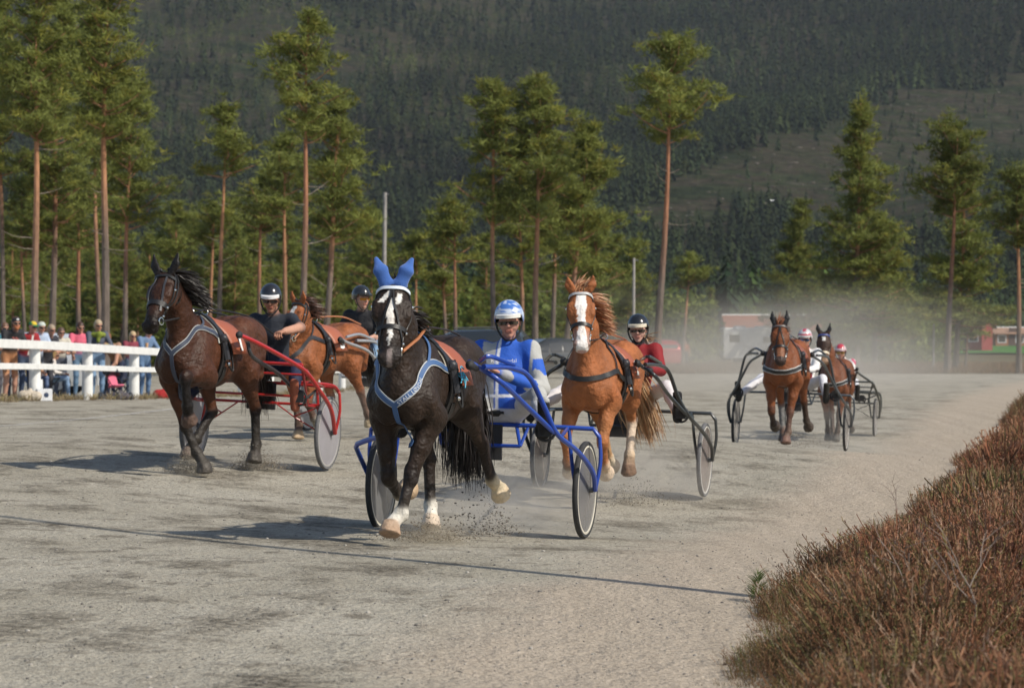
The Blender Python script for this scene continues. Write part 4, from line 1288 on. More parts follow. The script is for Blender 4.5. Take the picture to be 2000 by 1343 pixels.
def head_prims(M, skin=SKIN, hairc=None, hair='short', beard=None, fem=False):
    H = [Seg((-.015, 0, .015), (.012, 0, .020), (.074, .098), (.074, .094), .02, skin),
         Seg((.030, 0, -.035), (.042, 0, -.062), (.058, .06), (.040, .040), .03, skin),
         Seg((.058, 0, -.088), (.066, 0, -.092), (.022, .018), (.020, .016), .02, skin),
         Seg((.082, -.030, .028), (.082, .030, .028), .010, .010, .015, skin),
         Seg((.088, 0, .020), (.112, 0, -.018), (.008, .010), (.013, .011), .010, skin),
         Seg((.094, -.014, -.020), (.094, .014, -.020), .007, .007, .008, skin),
         Seg((.086, -.020, -.050), (.086, .020, -.050), .0062, .0062, .006, (skin[0] * .8, skin[1] * .55, skin[2] * .55)),
         Seg((.083, -.018, -.062), (.083, .018, -.062), .0068, .0068, .006, (skin[0] * .8, skin[1] * .58, skin[2] * .58))]
    for s in (-1, 1):
        H.append(Seg((.058, s * .034, -.012), (.062, s * .030, -.030), .022, .018, .02, skin))
        H.append(Seg((.0, s * .076, .012), (-.006, s * .078, -.018), (.008, .024), (.007, .014), .006, skin))
    if beard:
        H += [Seg((.062, 0, -.075), (.070, 0, -.105), (.050, .030), (.036, .034), .02, beard), Seg((.040, .052, -.045), (.060, .03, -.085), .022, .022, .02, beard), Seg((.040, -.052, -.045), (.060, -.03, -.085), .022, .022, .02, beard),
              Seg((.093, -.022, -.036), (.093, .022, -.036), .008, .008, .008, beard)]
    return [h.xf(M) for h in H]

def person(name_root, J, cl, head, h=.014, hand_h=.006, skin=SKIN, curl=70):
    """J joints in local metres; cl colours {torso, sleeve, fore, pants, shin, shoe}; head dict"""
    c = cl; P = []; bk = c.get('bulk', 1.0)
    pel, wst, chs, nk = [np.array(J[k], float) for k in ('pelvis', 'waist', 'chest', 'neck')]
    y = nrm(np.array(J['sl'], float) - np.array(J['sr'], float))
    P.append(Seg(pel, wst, (.155, .115), (.135, .10), .05, c['pants'], u=y))
    P.append(Seg(pel + (wst - pel) * .6, chs, (.145 * bk, .108 * bk), (.165 * bk, .115 * bk), .06, c['torso'], u=y))
    P.append(Seg(chs, chs + (nk - chs) * .6, (.165 * bk, .115 * bk), (.125, .085), .05, c['torso'], u=y))
    P.append(Seg(chs + (nk - chs) * .7, nk, (.062, .06), (.052, .055), .04, c.get('collar', c['torso'])))
    M = head['M']; hc = M[:3, 3]
    P.append(Seg(nk - (hc - nk) * .1, nk + (hc - nk) * .75, (.050, .052), (.050, .054), .02, c.get('neck', skin)))
    for s, t in (('l', 1), ('r', -1)):
        sh, el, wr = [np.array(J[k + s], float) for k in ('s', 'e', 'h')]
        P.append(Seg(chs + (nk - chs) * .45, sh, (.06, .075), (.066, .066), .05, c['torso'], u=(0, 0, 1)))
        P.append(Seg(sh, el, .064 * bk, .048 * bk, .035, c['sleeve'])); P.append(Seg(el, el + (wr - el) * .85, .048 * bk, .036 * (bk if bk == 1 else 1.15), .02, c['fore']))
        P.append(Seg(el + (wr - el) * .8, wr, .030, .026, .012, c.get('wrist', skin)))
        if 'k' + s in J:
            hp, kn, an, to = [np.array(J[k + s], float) for k in ('p', 'k', 'a', 't')]
            P.append(Seg(hp, kn, (.092, .090), (.060, .062), .05, c['pants'])); P.append(Seg(kn, kn + (an - kn) * .4, (.060, .062), (.056, .060), .03, c.get('shin', c['pants'])))
            P.append(Seg(kn + (an - kn) * .4, an, (.056 * bk, .060 * bk), (.042, .046), .03, c.get('shin', c['pants'])))
            d = nrm(to - an); heel = an - d * .05 + nrm(an - kn) * .045
            P.append(Seg(an, heel, .044, .040, .02, c['shoe'])); P.append(Seg(heel, to, (.042, .040), (.046, .026), .02, c['shoe']))
        elif 'sk' + s in J: pass
    if 'skirt' in c: P.append(Seg(pel + [0, 0, .05], pel - [0, 0, .42], (.16, .13), (.20, .17), .05, c['skirt'], u=y))
    V, Q, C = polygonise(P, h)
    Vs, Qs, Cs = [V], [Q], [C]; o = len(V)
    def extra(pr, hh):
        nonlocal o
        v, q, cc = polygonise(pr, hh); Vs.append(v); Qs.append(q + o); Cs.append(cc); o += len(v)
    extra(head_prims(M, skin, beard=head.get('beard')), head.get('h', .006))
    for s, t in (('l', 1), ('r', -1)):
        el, wr = np.array(J['e' + s], float), np.array(J['h' + s], float)
        d = J.get('hd' + s, nrm(wr - el))
        extra(hand_prims(wr, np.array(d, float), J.get('hu' + s, (0, 0, 1)), t, c.get('hand', skin), curl), hand_h)
    C = np.concatenate(Cs); V = np.concatenate(Vs)
    if 'paint' in c: c['paint'](V, C)
    mesh_obj('body', V, np.concatenate(Qs), M_SKIN, name_root, True, C)
    return P

def helmet(root, M, c1=(.02, .02, .022), c2=None, vis=(.75, .74, .70), paint=None, open_=True, big=1.0):
    V, F, C = [], [], []; n, m = 28, 14
    rx, ry, rz = .128 * big, .108 * big, .122 * big
    cz = .045
    for i in range(m + 1):
        th = math.pi * .5 - (math.pi * .5 + .42) * i / m      # from the top down past the equator
        for k in range(n):
            a = 2 * math.pi * k / n; t = th
            # face opening: cut higher in front
            lim = 0.18 if math.cos(a) > .45 else -.42
            lim = -.42 + .60 * max(0, min(1, (math.cos(a) - .15) / .35))
            t = math.pi * .5 - (math.pi * .5 - lim) * i / m
            V.append((-.008 + rx * math.cos(t) * math.cos(a), ry * math.cos(t) * math.sin(a), cz + rz * math.sin(t)))
    F = [(i * n + k, (i + 1) * n + k, (i + 1) * n + (k + 1) % n, i * n + (k + 1) % n) for i in range(m) for k in range(n)]
    V = np.array(V)
    C = np.tile(c1, (len(V), 1)).astype(float)
    if paint: paint(V, C)
    inn = V * .94 + np.array([-.008, 0, cz]) * .06; o = len(V)
    F2 = [tuple(v + o for v in f[::-1]) for f in F]
    rim = [(m * n + k, m * n + k + o, m * n + (k + 1) % n + o, m * n + (k + 1) % n) for k in range(n)]
    h_ = mesh_obj('helmet', xp(M, np.concatenate([V, inn])), F + F2 + rim, M_GLOSS, root, True, np.concatenate([C, np.tile((.03, .03, .03), (len(V), 1))]))
    if vis:
        mb = MB(); rings = []
        for a in np.linspace(-.95, .95, 15):
            ca, sa = math.cos(a), math.sin(a); f = max(0, math.cos(a * 1.5)) * .040
            z = cz + .018
            rings.append([( -.008 + (rx * .98) * ca, ry * .98 * sa, z + .010), (-.008 + (rx + f) * ca, (ry + f * .5) * sa, z + .002), (-.008 + (rx + f) * ca, (ry + f * .5) * sa, z - .022), (-.008 + rx * .98 * ca, ry * .98 * sa, z - .012)])
        mb.loft([[tuple(xp(M, p)) for p in r] for r in rings], vis); mb.build('visor', M_GLOSS, h_)
    st = MB()
    for s in (-1, 1):
        st.tube(xp(M, catmull([(.02, s * .100, .01), (.035, s * .080, -.06), (.055, s * .035, -.118), (.058, 0, -.125)], 5)), .008, 5, (.02, .02, .02))
    st.build('chin_strap', M_RUB, h_)
    return h_

def glasses(root, M, c=None, w=.062, hh=.026, name='goggles', frame=None):
    mb = MB(); rings = []
    for a in np.linspace(-1.05, 1.05, 15):
        ca, sa = math.cos(a), math.sin(a); nb = .012 * math.exp(-(a / .16) ** 2)
        x, y = .020 + .082 * ca, .086 * sa
        rings.append([(x - .004, y * .97, .004 + hh / 2), (x + .006, y, .004 + hh / 2 - .002), (x + .006, y, .004 - hh / 2 + nb), (x - .004, y * .97, .004 - hh / 2 + nb)])
    mb.loft([[tuple(xp(M, p)) for p in r] for r in rings], (1, 1, 1))
    o = mb.build(name, c or M_LENS, root)
    return o

def face_M(pos, yaw, pitch=0.0, roll=0.0, sc_=1.0):
    return trans(pos) @ rot('Z', yaw) @ rot('Y', pitch) @ rot('X', roll) @ np.diag([sc_, sc_, sc_, 1])

# ------------------------------------------------------------------ sulkies
M_TYRE = mat('tyre_rubber', (.035, .035, .036), .8, nscale=30, namt=.3)
M_TYREG = mat('tyre_grey', (.13, .13, .135), .75, nscale=30, namt=.25)
M_DISC = {}
def disc_mat(key, c, alpha):
    if key in M_DISC: return M_DISC[key]
    m = bpy.data.materials.new('wheel_disc_' + key); m.use_nodes = True; t = m.node_tree; p = t.nodes['Principled BSDF']
    p.inputs['Base Color'].default_value = (*c, 1); p.inputs['Roughness'].default_value = .22; p.inputs['Alpha'].default_value = alpha
    p.inputs['Specular IOR Level'].default_value = .6
    tc = t.nodes.new('ShaderNodeTexCoord').outputs['Object']
    n = noise(t, tc, 5, 5, .6)
    t.links.new(mix(t, n, tuple(x * .8 for x in c), tuple(min(1, x * 1.2) for x in c)), p.inputs['Base Color'])
    M_DISC[key] = m; return m
WR = .355
def wheel(root, y, disc, rimc=(.75, .72, .62), tyre=None, camber=0.0):
    e = bpy.data.objects.new('wheel', None); col.objects.link(e); e.parent = root; e.location = (0, y, WR); e.rotation_euler = (camber, 0, 0)
    r = WR
    MB().lathe([(r - .030, -.018), (r - .010, -.020), (r - .002, -.012), (r, 0), (r - .002, .012), (r - .010, .020), (r - .030, .018)], n=48).build('tyre', tyre or M_TYRE, e)
    MB().lathe([(r - .030, -.016), (r - .046, -.018), (r - .050, 0), (r - .046, .018), (r - .030, .016)], n=48).build('rim', mat('wheel_rim_%d' % int(rimc[0] * 100), rimc, .4), e)
    MB().lathe([(r - .047, .012), (r * .5, .022), (.05, .034), (.03, .036)], n=40).build('disc', disc, e)
    MB().lathe([(r - .047, -.012), (r * .5, -.022), (.05, -.034), (.03, -.036)], n=40).build('disc', disc, e)
    mb = MB()
    for k in range(16):
        a = k * math.pi / 8; mb.tube([(0.02 * math.cos(a), .0, .02 * math.sin(a)), ((r - .05) * math.cos(a), 0, (r - .05) * math.sin(a))], .0018, 4)
    mb.build('spokes', mat('spoke', (.55, .55, .55), .3, .8), e)
    MB().lathe([(.001, -.065), (.018, -.062), (.022, -.03), (.034, -.02), (.034, .02), (.022, .03), (.018, .062), (.001, .065)], n=16).build('hub', mat('hub', (.12, .12, .12), .4, .5), e)
    return e

def sulky(loc, head_deg, color, track, label, tilt=0.0, shaft=None, disc=None, rimc=(.75, .72, .62), tyre=None, style='low', scale=1.0, seatc=(.03, .03, .03), shaft_c=None, rough=.28, stir=True, shx=2.3, shy=.34, shz=1.13, saddle=None, tuck=1.0):
    sy = 0.0
    if saddle is not None:
        hl, hh_, hs, xg = saddle; a_ = R(-90 - hh_); b_ = R(-90 - head_deg)
        wp = np.array(hl) + hs * xg * np.array([math.cos(a_), math.sin(a_), 0]) - np.array(loc)
        shx = wp[0] * math.cos(b_) + wp[1] * math.sin(b_); sy = -wp[0] * math.sin(b_) + wp[1] * math.cos(b_)
        shz = wp[2] + hs * 1.27 if style == 'low' else wp[2] + hs * 1.31
    def swing(mb):
        for i_, v in enumerate(mb.V):
            if v[0] > .5: v = (v[0], v[1] if v[1] > -.3 or tuck == 1 else -.3 + (v[1] + .3) * (1 - (1 - tuck) * min(1, (v[0] - .5) / .4)), v[2]); mb.V[i_] = (v[0], v[1] + sy * min(1.1, (v[0] - .5) / (shx - .5)) ** 1.3, v[2])
        return mb
    root = empty('sulky', loc, R(-90 - head_deg), label, 'sulky', None, scale); root.rotation_euler = (tilt, 0, R(-90 - head_deg))
    m = mat('tube_paint_%s' % label, color, rough, 0, .5, coat=.4, nscale=12, namt=.12)
    m2 = mat('shaft_paint_%s' % label, shaft_c, rough, 0, .5, coat=.3) if shaft_c else m
    T = track / 2
    for s in (-1, 1): wheel(root, s * T, disc, rimc, tyre)
    f = MB()
    zt = .80
    f.tube([(-.02, -T - .095, .74), (0, -T - .05, zt), (0, -.3, zt + .01), (0, .3, zt + .01), (0, T + .05, zt), (-.02, T + .095, .74)], .0175, 10)
    for s in (-1, 1):
        # outer fork: two legs meeting at the hub; inner leg
        f.tube(catmull([(-.02, s * (T + .095), .74), (-.02, s * (T + .105), .56), (0, s * (T + .075), WR)], 5), .0145, 8)
        f.tube(catmull([(0, s * (T - .13), zt), (0, s * (T - .105), .56), (0, s * (T - .07), WR)], 5), .0145, 8)
        if style == 'low':
            # main side tube: from the arm beside the horse's hip down and out to the hub
            f.tube(catmull([(1.80, s * (shy + .07), shz - .01), (1.40, s * .53, shz - .02), (1.14, s * .60, shz - .09), (.99, s * .68, .97), (.86, s * (T - .03), .79), (.52, s * (T + .05), .66), (.18, s * (T + .09), .50), (0, s * (T + .075), WR)], 6), .0185, 10)
            f.tube([(.80, s * (T - .01), .77), (0, s * (T - .14), zt)], .013, 8)
        else:
            # high frame: side tube stays level with the seat then drops steeply to the wheel
            f.tube(catmull([(shx, s * shy, shz), (1.5, s * (shy + .12), shz - .08), (.95, s * (T - .04), shz - .26), (.74, s * (T + .02), shz - .35), (.55, s * (T + .07), .80), (.24, s * (T + .10), .60), (0, s * (T + .075), WR)], 6), .021, 10)
            f.tube([(.80, s * (T - .02), 1.02), (.28, s * (T - .12), .62), (.0, s * (T - .10), .60)], .013, 8)
            f.tube([(.72, s * (T + .0), .97), (0, s * (T - .12), zt)], .013, 8)
            f.tube([(.60, s * (T + .05), .86), (0, s * (T - .05), zt)], .012, 8)
            f.tube(catmull([(-.02, s * (T + .09), .76), (.10, s * (T + .06), .82), (.3, s * (T - .1), .84), (.3, s * .3, .84)], 5), .013, 8)
    if style == 'high':
        f.tube([(.80, -T + .02, 1.02), (.80, T - .02, 1.02)], .017, 8); f.tube([(.62, -T + .0, .92), (.62, T - .0, .92)], .011, 8)
        f.tube([(.25, -T + .10, .70), (.25, T - .10, .70)], .012, 8); f.tube([(.10, -T + .02, .62), (.10, T - .02, .62)], .014, 8)
        for s in (-1, 1): f.tube([(0, s * (T - .05), .62), (.1, s * (T - .32), .50), (.12, s * (T - .5), .62)], .008, 6); f.tube([(.1, s * (T - .32), .50), (.02, s * (T - .12), .38)], .008, 6)
    else:
        f.tube([(.08, -.30, .66), (.08, .30, .66)], .014, 8)
        for s in (-1, 1): f.tube([(.08, s * .30, .66), (-.06, s * .22, .88)], .014, 8); f.tube([(.08, s * .3, .66), (0, s * .34, zt)], .012, 8)
    swing(f).build('frame', m, root)
    # shafts
    for s in (-1, 1):
        sh = MB()
        if style == 'low':
            sh.tube(catmull([(shx - .02, s * (shy - .01), shz + .02), (shx - .25, s * (shy + .03), shz - .03), (1.6, s * .50, shz - .12), (1.25, s * .59, shz - .27), (.88, s * (T - .05), .80)], 6), .0185, 10)
            sh.tube(catmull([(shx - .25, s * (shy + .02), shz + .03), (1.75, s * (shy + .10), shz + .06), (1.40, s * .535, shz + .0)], 5), .016, 8)
        else:
            sh.tube(catmull([(shx - .2, s * (shy + .02), shz - .06), (1.5, s * (shy + .06), shz - .20), (.8, s * (shy + .1), shz - .36), (.2, s * (shy + .12), .70)], 5), .019, 8, shaft_c)
        swing(sh).build('shaft', m2 if style != 'high' else mat('dark_shaft', (.04, .04, .042), .35), root)
        b = MB(); b.ball((shx, s * shy, shz), (.05, .032, .034), 10, 8); b.tube([(shx - .20, s * shy, shz - .02), (shx + .02, s * shy, shz)], .025, 8)
        swing(b).build('shaft_coupling', M_RUB, root)
        # foot rest: hoop and heel plate
        st = MB(); cx_ = np.array([.90, s * (T - .11), .87]) if style == 'low' else np.array([.64, s * .60, .76])
        st.tube([cx_ + np.array([-.02, math.cos(a) * .070, math.sin(a) * .070 - .06]) for a in np.linspace(0, 6.283, 18)], .010, 6)
        st.tube([cx_ + [-.02, s * .07, -.06], (.86, s * (T - .03), .79) if style == 'low' else (.55, s * (T + .05), .78)], .012, 6); st.box(cx_ + [.0, 0, -.05], (.02, .10, .10))
        swing(st).build('foot_rest', M_RUB, root)
    se = MB(); se.box((-.12, 0, .90), (.34, .38, .06), None, seatc, .04); se.box((.02, 0, .68), (.02, .30, .26), None, (.03, .03, .032), .005); se.build('seat', mat('seat_pad', rough=.6, attr=True), root)
    return root

def drv_joints(lean=(.0, .0), hipx=-.12, seat=.93, feet=None, hands=None, knee=None, hx=0.0, elb=.30, shz=.44):
    ly, lx = lean
    pel = np.array([hipx, hx, seat + .05]); chs = pel + [lx * .7, ly * .7, .30]; nk = pel + [lx, ly, .50]
    J = dict(pelvis=pel, waist=pel + [lx * .3, ly * .3, .14], chest=chs, neck=nk)
    feet = feet or [(.86, .42, .78), (.86, -.42, .78)]; hands = hands or [(hipx + .47, .14, seat + .22), (hipx + .47, -.14, seat + .22)]
    for s, t, f, hnd in (('l', 1, feet[0], hands[0]), ('r', -1, feet[1], hands[1])):
        J['s' + s] = chs + [.0, t * .185, .135]; J['h' + s] = np.array(hnd)
        J['e' + s] = (J['s' + s] + J['h' + s]) / 2 + [-.12, t * elb * .5, -.10]
        J['p' + s] = pel + [.03, t * .10, -.03]; an = np.array(f) + [-.03, 0, 0]; J['a' + s] = an
        J['t' + s] = an + np.array([.08, t * .02, .17])
        J['k' + s] = (J['p' + s] + an) / 2 + [0.02, t * .08, .17] if knee is None else np.array(knee) * [1, t, 1]
    return J
# ------------------------------------------------------------------ the teams
def lpx(loc, h, s, px, py, x):
    """local y,z of a point seen at a photo pixel when its local x is known"""
    h = R(h); y = 0.0
    for _ in range(6):
        D = loc[1] + s * (-x * math.cos(h) - y * math.sin(h))
        X = (px - CX) / FPX * D
        y = (X - loc[0] + s * x * math.sin(h)) / (s * math.cos(h))
    return np.array([x, y, (HC + (YH - py) / FPX * D - loc[2]) / s])
def root_at(px, D, dz=0.0):
    x = (px - CX) / FPX * D
    return np.array([x, D, gz(x, D) + dz])

TAN = (.42, .30, .19)
HOOFD = (.035, .03, .028)
def stance(a=(3, 0, 25), **k): return dict(a=a, **k)

# === front team: black horse with white blaze, blue sulky
hB, sB = 12.5, .945
lB = root_at(800, 17.55)
poll = lpx(lB, hB, sB, 768, 553, .58)
headB = dict(poll=poll, rot=(9, 62, -3), ear=(-.175, .115, .075))

WS = (.72, .68, .60)
poseB = dict(LF=dict(a=(21, 14, 42), yk=.06, yh=-.05, toe=8, cp=WS, ch=(.40, .27, .18)),
             RF=dict(a=(4, -62, -100), yk=.14, yh=.10, toe=-120, cp=(.5, .42, .3), ch=TAN),
             LH=dict(a=(-44, -34, -50), yk=.22, yh=.30, toe=-62, dz=.03, cp=(.62, .52, .36), ch=(.66, .52, .34), dx=-.02),
             RH=dict(a=(-26, 6, 25), yk=.12, yh=.08, toe=5, cp=(.78, .74, .66), ch=(.6, .5, .4), dx=.10))
coatB = dict(body=(.027, .017, .012), leg=(.017, .011, .009), muzzle=(.030, .023, .020), hoof=TAN, ears=False, wide=1.02, headw=1.36)
def paintB(V, C, H, ih):
    x, y, z = H[:, 0], H[:, 1], H[:, 2]
    wob = .008 * np.sin(x * 60) + .006 * np.sin(x * 23 + 2)
    f = ih & (z > -.055)
    strip = f & (x > .13) & (x < .47) & (np.abs(y + .004 + wob * .6) < np.interp(x, [.13, .2, .3, .36, .42, .47], [.014, .026, .028, .019, .016, .003]))
    l1 = f & (x > .085) & (x < .19) & (np.abs(y - (.030 + (.15 - x) * .15) - .012) < .019 + wob * .5) & (x + y * .7 < .205)
    l2 = f & (x > .055) & (x < .16) & (y < -.016) & (y > -.062 - (x - .05) * .3) & (np.abs(x - (.06 - y * 1.25)) < .028)
    sn = ih & (x > .50) & (np.abs(y) < .018) & (z > -.065)
    C[strip | l1 | l2] = (.70, .68, .64); C[sn] = (.22, .18, .17)
BLUE = (.045, .13, .42)
def rigB(root, prims, M, J):
    bridle(root, prims, M, face_y=True, nose=.34, brow=(.62, .68, .75))
    b = MB()
    # blue ear bonnet with two ears
    ep = []
    for s in (-1, 1):
        tip = np.array([-.158, s * .122, .055]); b0 = np.array([.0, s * .050, .0]); m_ = np.array([-.075, s * .088, .045])
        ep += [Seg(b0, m_, (.046, .030), (.046, .026), .02, BLUE), Seg(m_, tip, (.046, .026), (.015, .012), .03, BLUE)]
    ep += [Seg((.005, -.05, -.012), (.005, .05, -.012), (.030, .030), (.030, .030), .03, BLUE)]
    ep += [Seg((-.02, -.075, -.03), (.03, -.085, -.045), .020, .014, .02, BLUE), Seg((-.02, .075, -.03), (.03, .085, -.045), .020, .014, .02, BLUE)]
    V, Q, C = polygonise([e.xf(M) for e in ep], .007)
    mesh_obj('ear_bonnet', V, Q, mat('bonnet_knit', BLUE, .9, sheen=.3, bump=.3, nscale=90), root, True)
    harness(root, prims, breast='v', bc=(.055, .12, .27), btrim=(.45, .47, .48), text='STALL L\u00d8VDAL', padtrim=(.48, .44, .36), xg=-.20)
    number_cloth(root, prims, -.24, -.56)
    m = MB()
    q = project(prims, xp(M, [(.47, .075, -.085)]), .02)[0][0]; t_ = np.array([-.20, .075, 1.53])
    m.tube([q, (q + t_) / 2 + [0, .02, 0], t_], .011, 6, (.42, .16, .06))
    q2 = project(prims, xp(M, [(.47, -.075, -.085)]), .02)[0][0]
    m.tube([q2, (q2 + t_ * [1, -1, 1]) / 2, t_ * [1, -1, 1]], .009, 5, (.42, .16, .06))
    for s in (-1, 1): m.tube(catmull([t_ * [1, s, 1], (-.8, s * .10, 1.50), (-1.35, s * .10, 1.42), (-1.95, s * .08, 1.28)], 5), .007, 5, (.03, .02, .018))
    m.build('reins', M_LEA, root)
    tw = MB()
    for i in range(6):
        p = np.array([-.24, .33, 1.20]) + rng.normal(0, .015, 3); tw.tube(catmull([p, p + rng.normal(0, .022, 3), p + rng.normal(0, .035, 3) - [0, 0, .05]], 4), .005, 5)
    tw.build('twine', mat('turquoise_twine', (.08, .42, .60), .6), root)
KH = [(.012, .009, .008), (.02, .014, .012), (.016, .012, .011)]
horse(lB, hB, sB, poseB, headB, coatB, 'black trotter with white blaze and blue ear bonnet leading the race', paintB, .0115,
      mane=dict(n=420, side=1, len=.17, flow=(-1, .3, -.1), col=KH, range=(.0, .55), w=.010),
      tail=dict(n=1500, len=.98, dir=(.03, .02, -1), col=KH, w=.013), rig=rigB,
      fore=dict(n=26, dir=(0, 0, 1), flow=(-1, 0, 0), len=.08, col=KH))
sl = root_at(940, 19.6)
s_blue = sulky(sl, 14, (.015, .060, .36), 1.55, 'bright blue racing sulky pulled by the black horse with blaze', tilt=-.022, disc=disc_mat('smoke', (.17, .17, .175), .88), rimc=(.66, .62, .52), saddle=(lB, hB, sB, -.20), tuck=.25)

def driver(loc, h, label, J, cl, M, helm, gog=None, hh=.013, tilt=0, skin=SKIN, extra=None, hand_h=.006):
    root = empty('person', loc, R(-90 - h), label, 'driver')
    person(root, J, cl, dict(M=M), hh, hand_h, skin)
    helmet(root, M, **helm)
    if gog: glasses(root, M, gog[0], name=gog[1])
    if extra: extra(root, M)
    return root
def stylus(c1, c2):
    pass
GREYJ, BLUEJ = (.42, .42, .40), (.03, .11, .50)
Jb = drv_joints(lean=(.05, -.04), hx=.12, hipx=-.10, seat=.87, feet=[(.88, .67, .84), (.86, -.36, .84)], hands=[(.34, .20, 1.20), (.30, -.10, 1.18)], elb=.55)
Jb['el'] = np.array([.03, .47, 1.07])
def paint_jacket(V, C):
    x, y, z = V[:, 0], V[:, 1] - .13, V[:, 2]
    torso = (np.abs(y) < .23) & (z > .93) & (z < 1.47) & (x > -.30) & (x < .2) & (C[:, 2] > .25)
    C[torso] = BLUEJ
    front = torso & (x > -.11)
    C[front & (y < -.03) & (y > -.13) & (z < 1.42)] = GREYJ
    C[front & (np.abs(y + .012) < .012)] = (.75, .76, .78)
    C[front & (np.abs(z - 1.02) < .012)] = (.75, .76, .78)
    sl_ = (y > .235) & (z > 1.0); C[sl_] = GREYJ
    ov = (y > .26) & (z > 1.17) & (z < 1.29) & (x > -.14) & (x < .02) ; C[ov] = BLUEJ
    cuff = (x > .12) & (x < .275) & (z > 1.08) & (z < 1.30); C[cuff & (C[:, 2] > .3)] = BLUEJ
cl = dict(torso=BLUEJ, sleeve=GREYJ, fore=GREYJ, wrist=BLUEJ, pants=(.68, .68, .70), shoe=(.022, .022, .024), collar=BLUEJ, paint=paint_jacket, neck=(.44, .23, .17), bulk=1.16)
def paint_helm(V, C):
    x, y, z = V[:, 0], V[:, 1], V[:, 2]
    C[:] = (.06, .17, .52)
    C[(z > .062) & (z < .105) & (x > .02) & (np.sin(y * 190) * np.sin(z * 260 + y * 60) > -.2)] = (.55, .62, .74)
    C[(np.abs(z - .058) < .007) | (np.abs(np.abs(y) - .062) < .006)] = (.70, .74, .80)
    C[(np.sin(z * 150 + x * 60) > .72) & (x < .03)] = (.62, .66, .74)
    C[(z > .135) & (np.sin(x * 90) * np.sin(y * 80) > .3)] = (.5, .6, .8)
pos = Jb['neck'] + [.045, .02, .135]
def exB(root, M):
    V, F = text_mesh('Kjell L\u00f8vdal', .040)
    V = V - [V[:, 0].mean(), 0, 0]
    base = np.array([.125, .215, 1.265])
    P = np.stack([np.full(len(V), 0.0), V[:, 0], V[:, 1]], 1)
    P = P @ rot('Z', 16)[:3, :3].T @ rot('X', 0)[:3, :3].T
    o = mesh_obj('pocket_lettering', P + base, F, mat('white_lettering', (.8, .8, .82), .7), root, False)
driver(sl, 14, 'driver in blue and grey jacket with blue patterned helmet behind the black horse', Jb, cl, face_M(pos, 8, 4, 3), dict(paint=paint_helm, big=1.04), (M_LENS, 'sunglasses'), .0115, skin=(.50, .26, .19), extra=exB, hand_h=.0055)

# === red team: dark bay horse
hR, sR = 15.5, 1.0
lR = root_at(372, 24.0)
poll = lpx(lR, hR, sR, 322, 533, .62)
headR = dict(poll=poll, rot=(-6, 54, 6), ear=(-.16, .10, .075))
BKL = (.014, .011, .010)
poseR = dict(LF=dict(a=(86, -16, -30), yk=.15, yh=.13, toe=-50, dx=.04, dz=.05, ch=(.16, .10, .075)),
             RF=dict(a=(-10, -14, 10), yk=.07, yh=-.10, toe=-20),
             LH=dict(a=(-36, -6, 12), yk=.16, yh=.15, toe=-5, dx=-.02),
             RH=dict(a=(-14, 42, 14), yk=.12, yh=.25, toe=-5, dx=.22, dz=.05, ch=(.12, .085, .07)))
coatR = dict(body=(.074, .028, .014), leg=BKL, muzzle=(.022, .015, .012), hoof=HOOFD, ear=(.02, .018, .018))
def paintR(V, C, H, ih):
    z, x = V[:, 2], V[:, 0]
    C *= (1 - .35 * np.clip((x - .0) / .3, 0, 1))[:, None]
    f = ih & (H[:, 0] < .5); C[f] = C[f] * .62 + np.array((.006, .004, .003))
    C[ih & (H[:, 0] > .16) & (H[:, 0] < .3) & (np.abs(H[:, 1]) > .07)] *= 1.35
    # two darker bars on the haunch
    hb = (x < -1.0) & (V[:, 1] > .05) & (np.abs(z - 1.0) < .045); C[hb] *= .45
    hb = (x < -1.0) & (V[:, 1] > .05) & (np.abs(z - .84) < .04); C[hb] *= .5
def rigR(root, prims, M, J):
    bridle(root, prims, M, nose=.33, noseband_w=.045)
    mb = MB()
    for s in (-1, 1):
        strap(mb, prims, xp(M, [(.05, s * .055, .02), (.15, s * .062, .02), (.30, s * .075, -.0), (.40, s * .07, -.03)]), .019, .006, .004, 6, (.045, .045, .05))
    mb.build('cheek_strap', M_LEA, root)
    harness(root, prims, breast='v', bc=(.045, .055, .085), btrim=(.36, .37, .37), padtrim=(.50, .50, .46), xg=-.18, vz=.14)
    number_cloth(root, prims, -.24, -.62, num='1')
    m = MB(); t_ = np.array([-.20, .075, 1.53])
    for s in (-1, 1):
        q = project(prims, xp(M, [(.47, s * .075, -.085)]), .02)[0][0]
        m.tube([q, (q + t_ * [1, s, 1]) / 2 - [0, 0, .02], t_ * [1, s, 1]], .009, 5, BLK)
        m.tube(catmull([t_ * [1, s, 1], (-.8, s * .10, 1.50), (-1.35, s * .10, 1.44), (-1.75, s * .14, 1.30)], 5), .008, 5, BLK)
    m.build('reins', M_LEA, root)
horse(lR, hR, sR, poseR, headR, coatR, 'dark bay trotter with one foreleg lifted high, harnessed to the red sulky', paintR, .013,
      mane=dict(n=1000, side=1, len=.27, flow=(-.8, .75, .25), col=KH, range=(.40, .94), grav=.30, mess=.10, w=.010),
      tail=dict(n=600, len=.85, dir=(-.35, -.10, -1), col=KH), rig=rigR)
sl = root_at(506, 25.9)
sulky(sl, 15, (.42, .022, .020), 1.38, 'bright red racing sulky with grey disc wheels on the left', tilt=-.045, disc=disc_mat('grey', (.30, .29, .315), 1.0), rimc=(.38, .37, .35), tyre=M_TYREG, style='high', shy=.34, saddle=(lR, hR, sR, -.18))
J = drv_joints(lean=(.04, .10), hx=.10, hipx=-.12, seat=.93, feet=[(.62, .58, .66), (.60, -.52, .66)], hands=[(.42, .40, 1.30), (.36, -.02, 1.22)], elb=.5)
J['el'] = np.array([.10, .46, 1.34])
DARK = (.028, .032, .042)
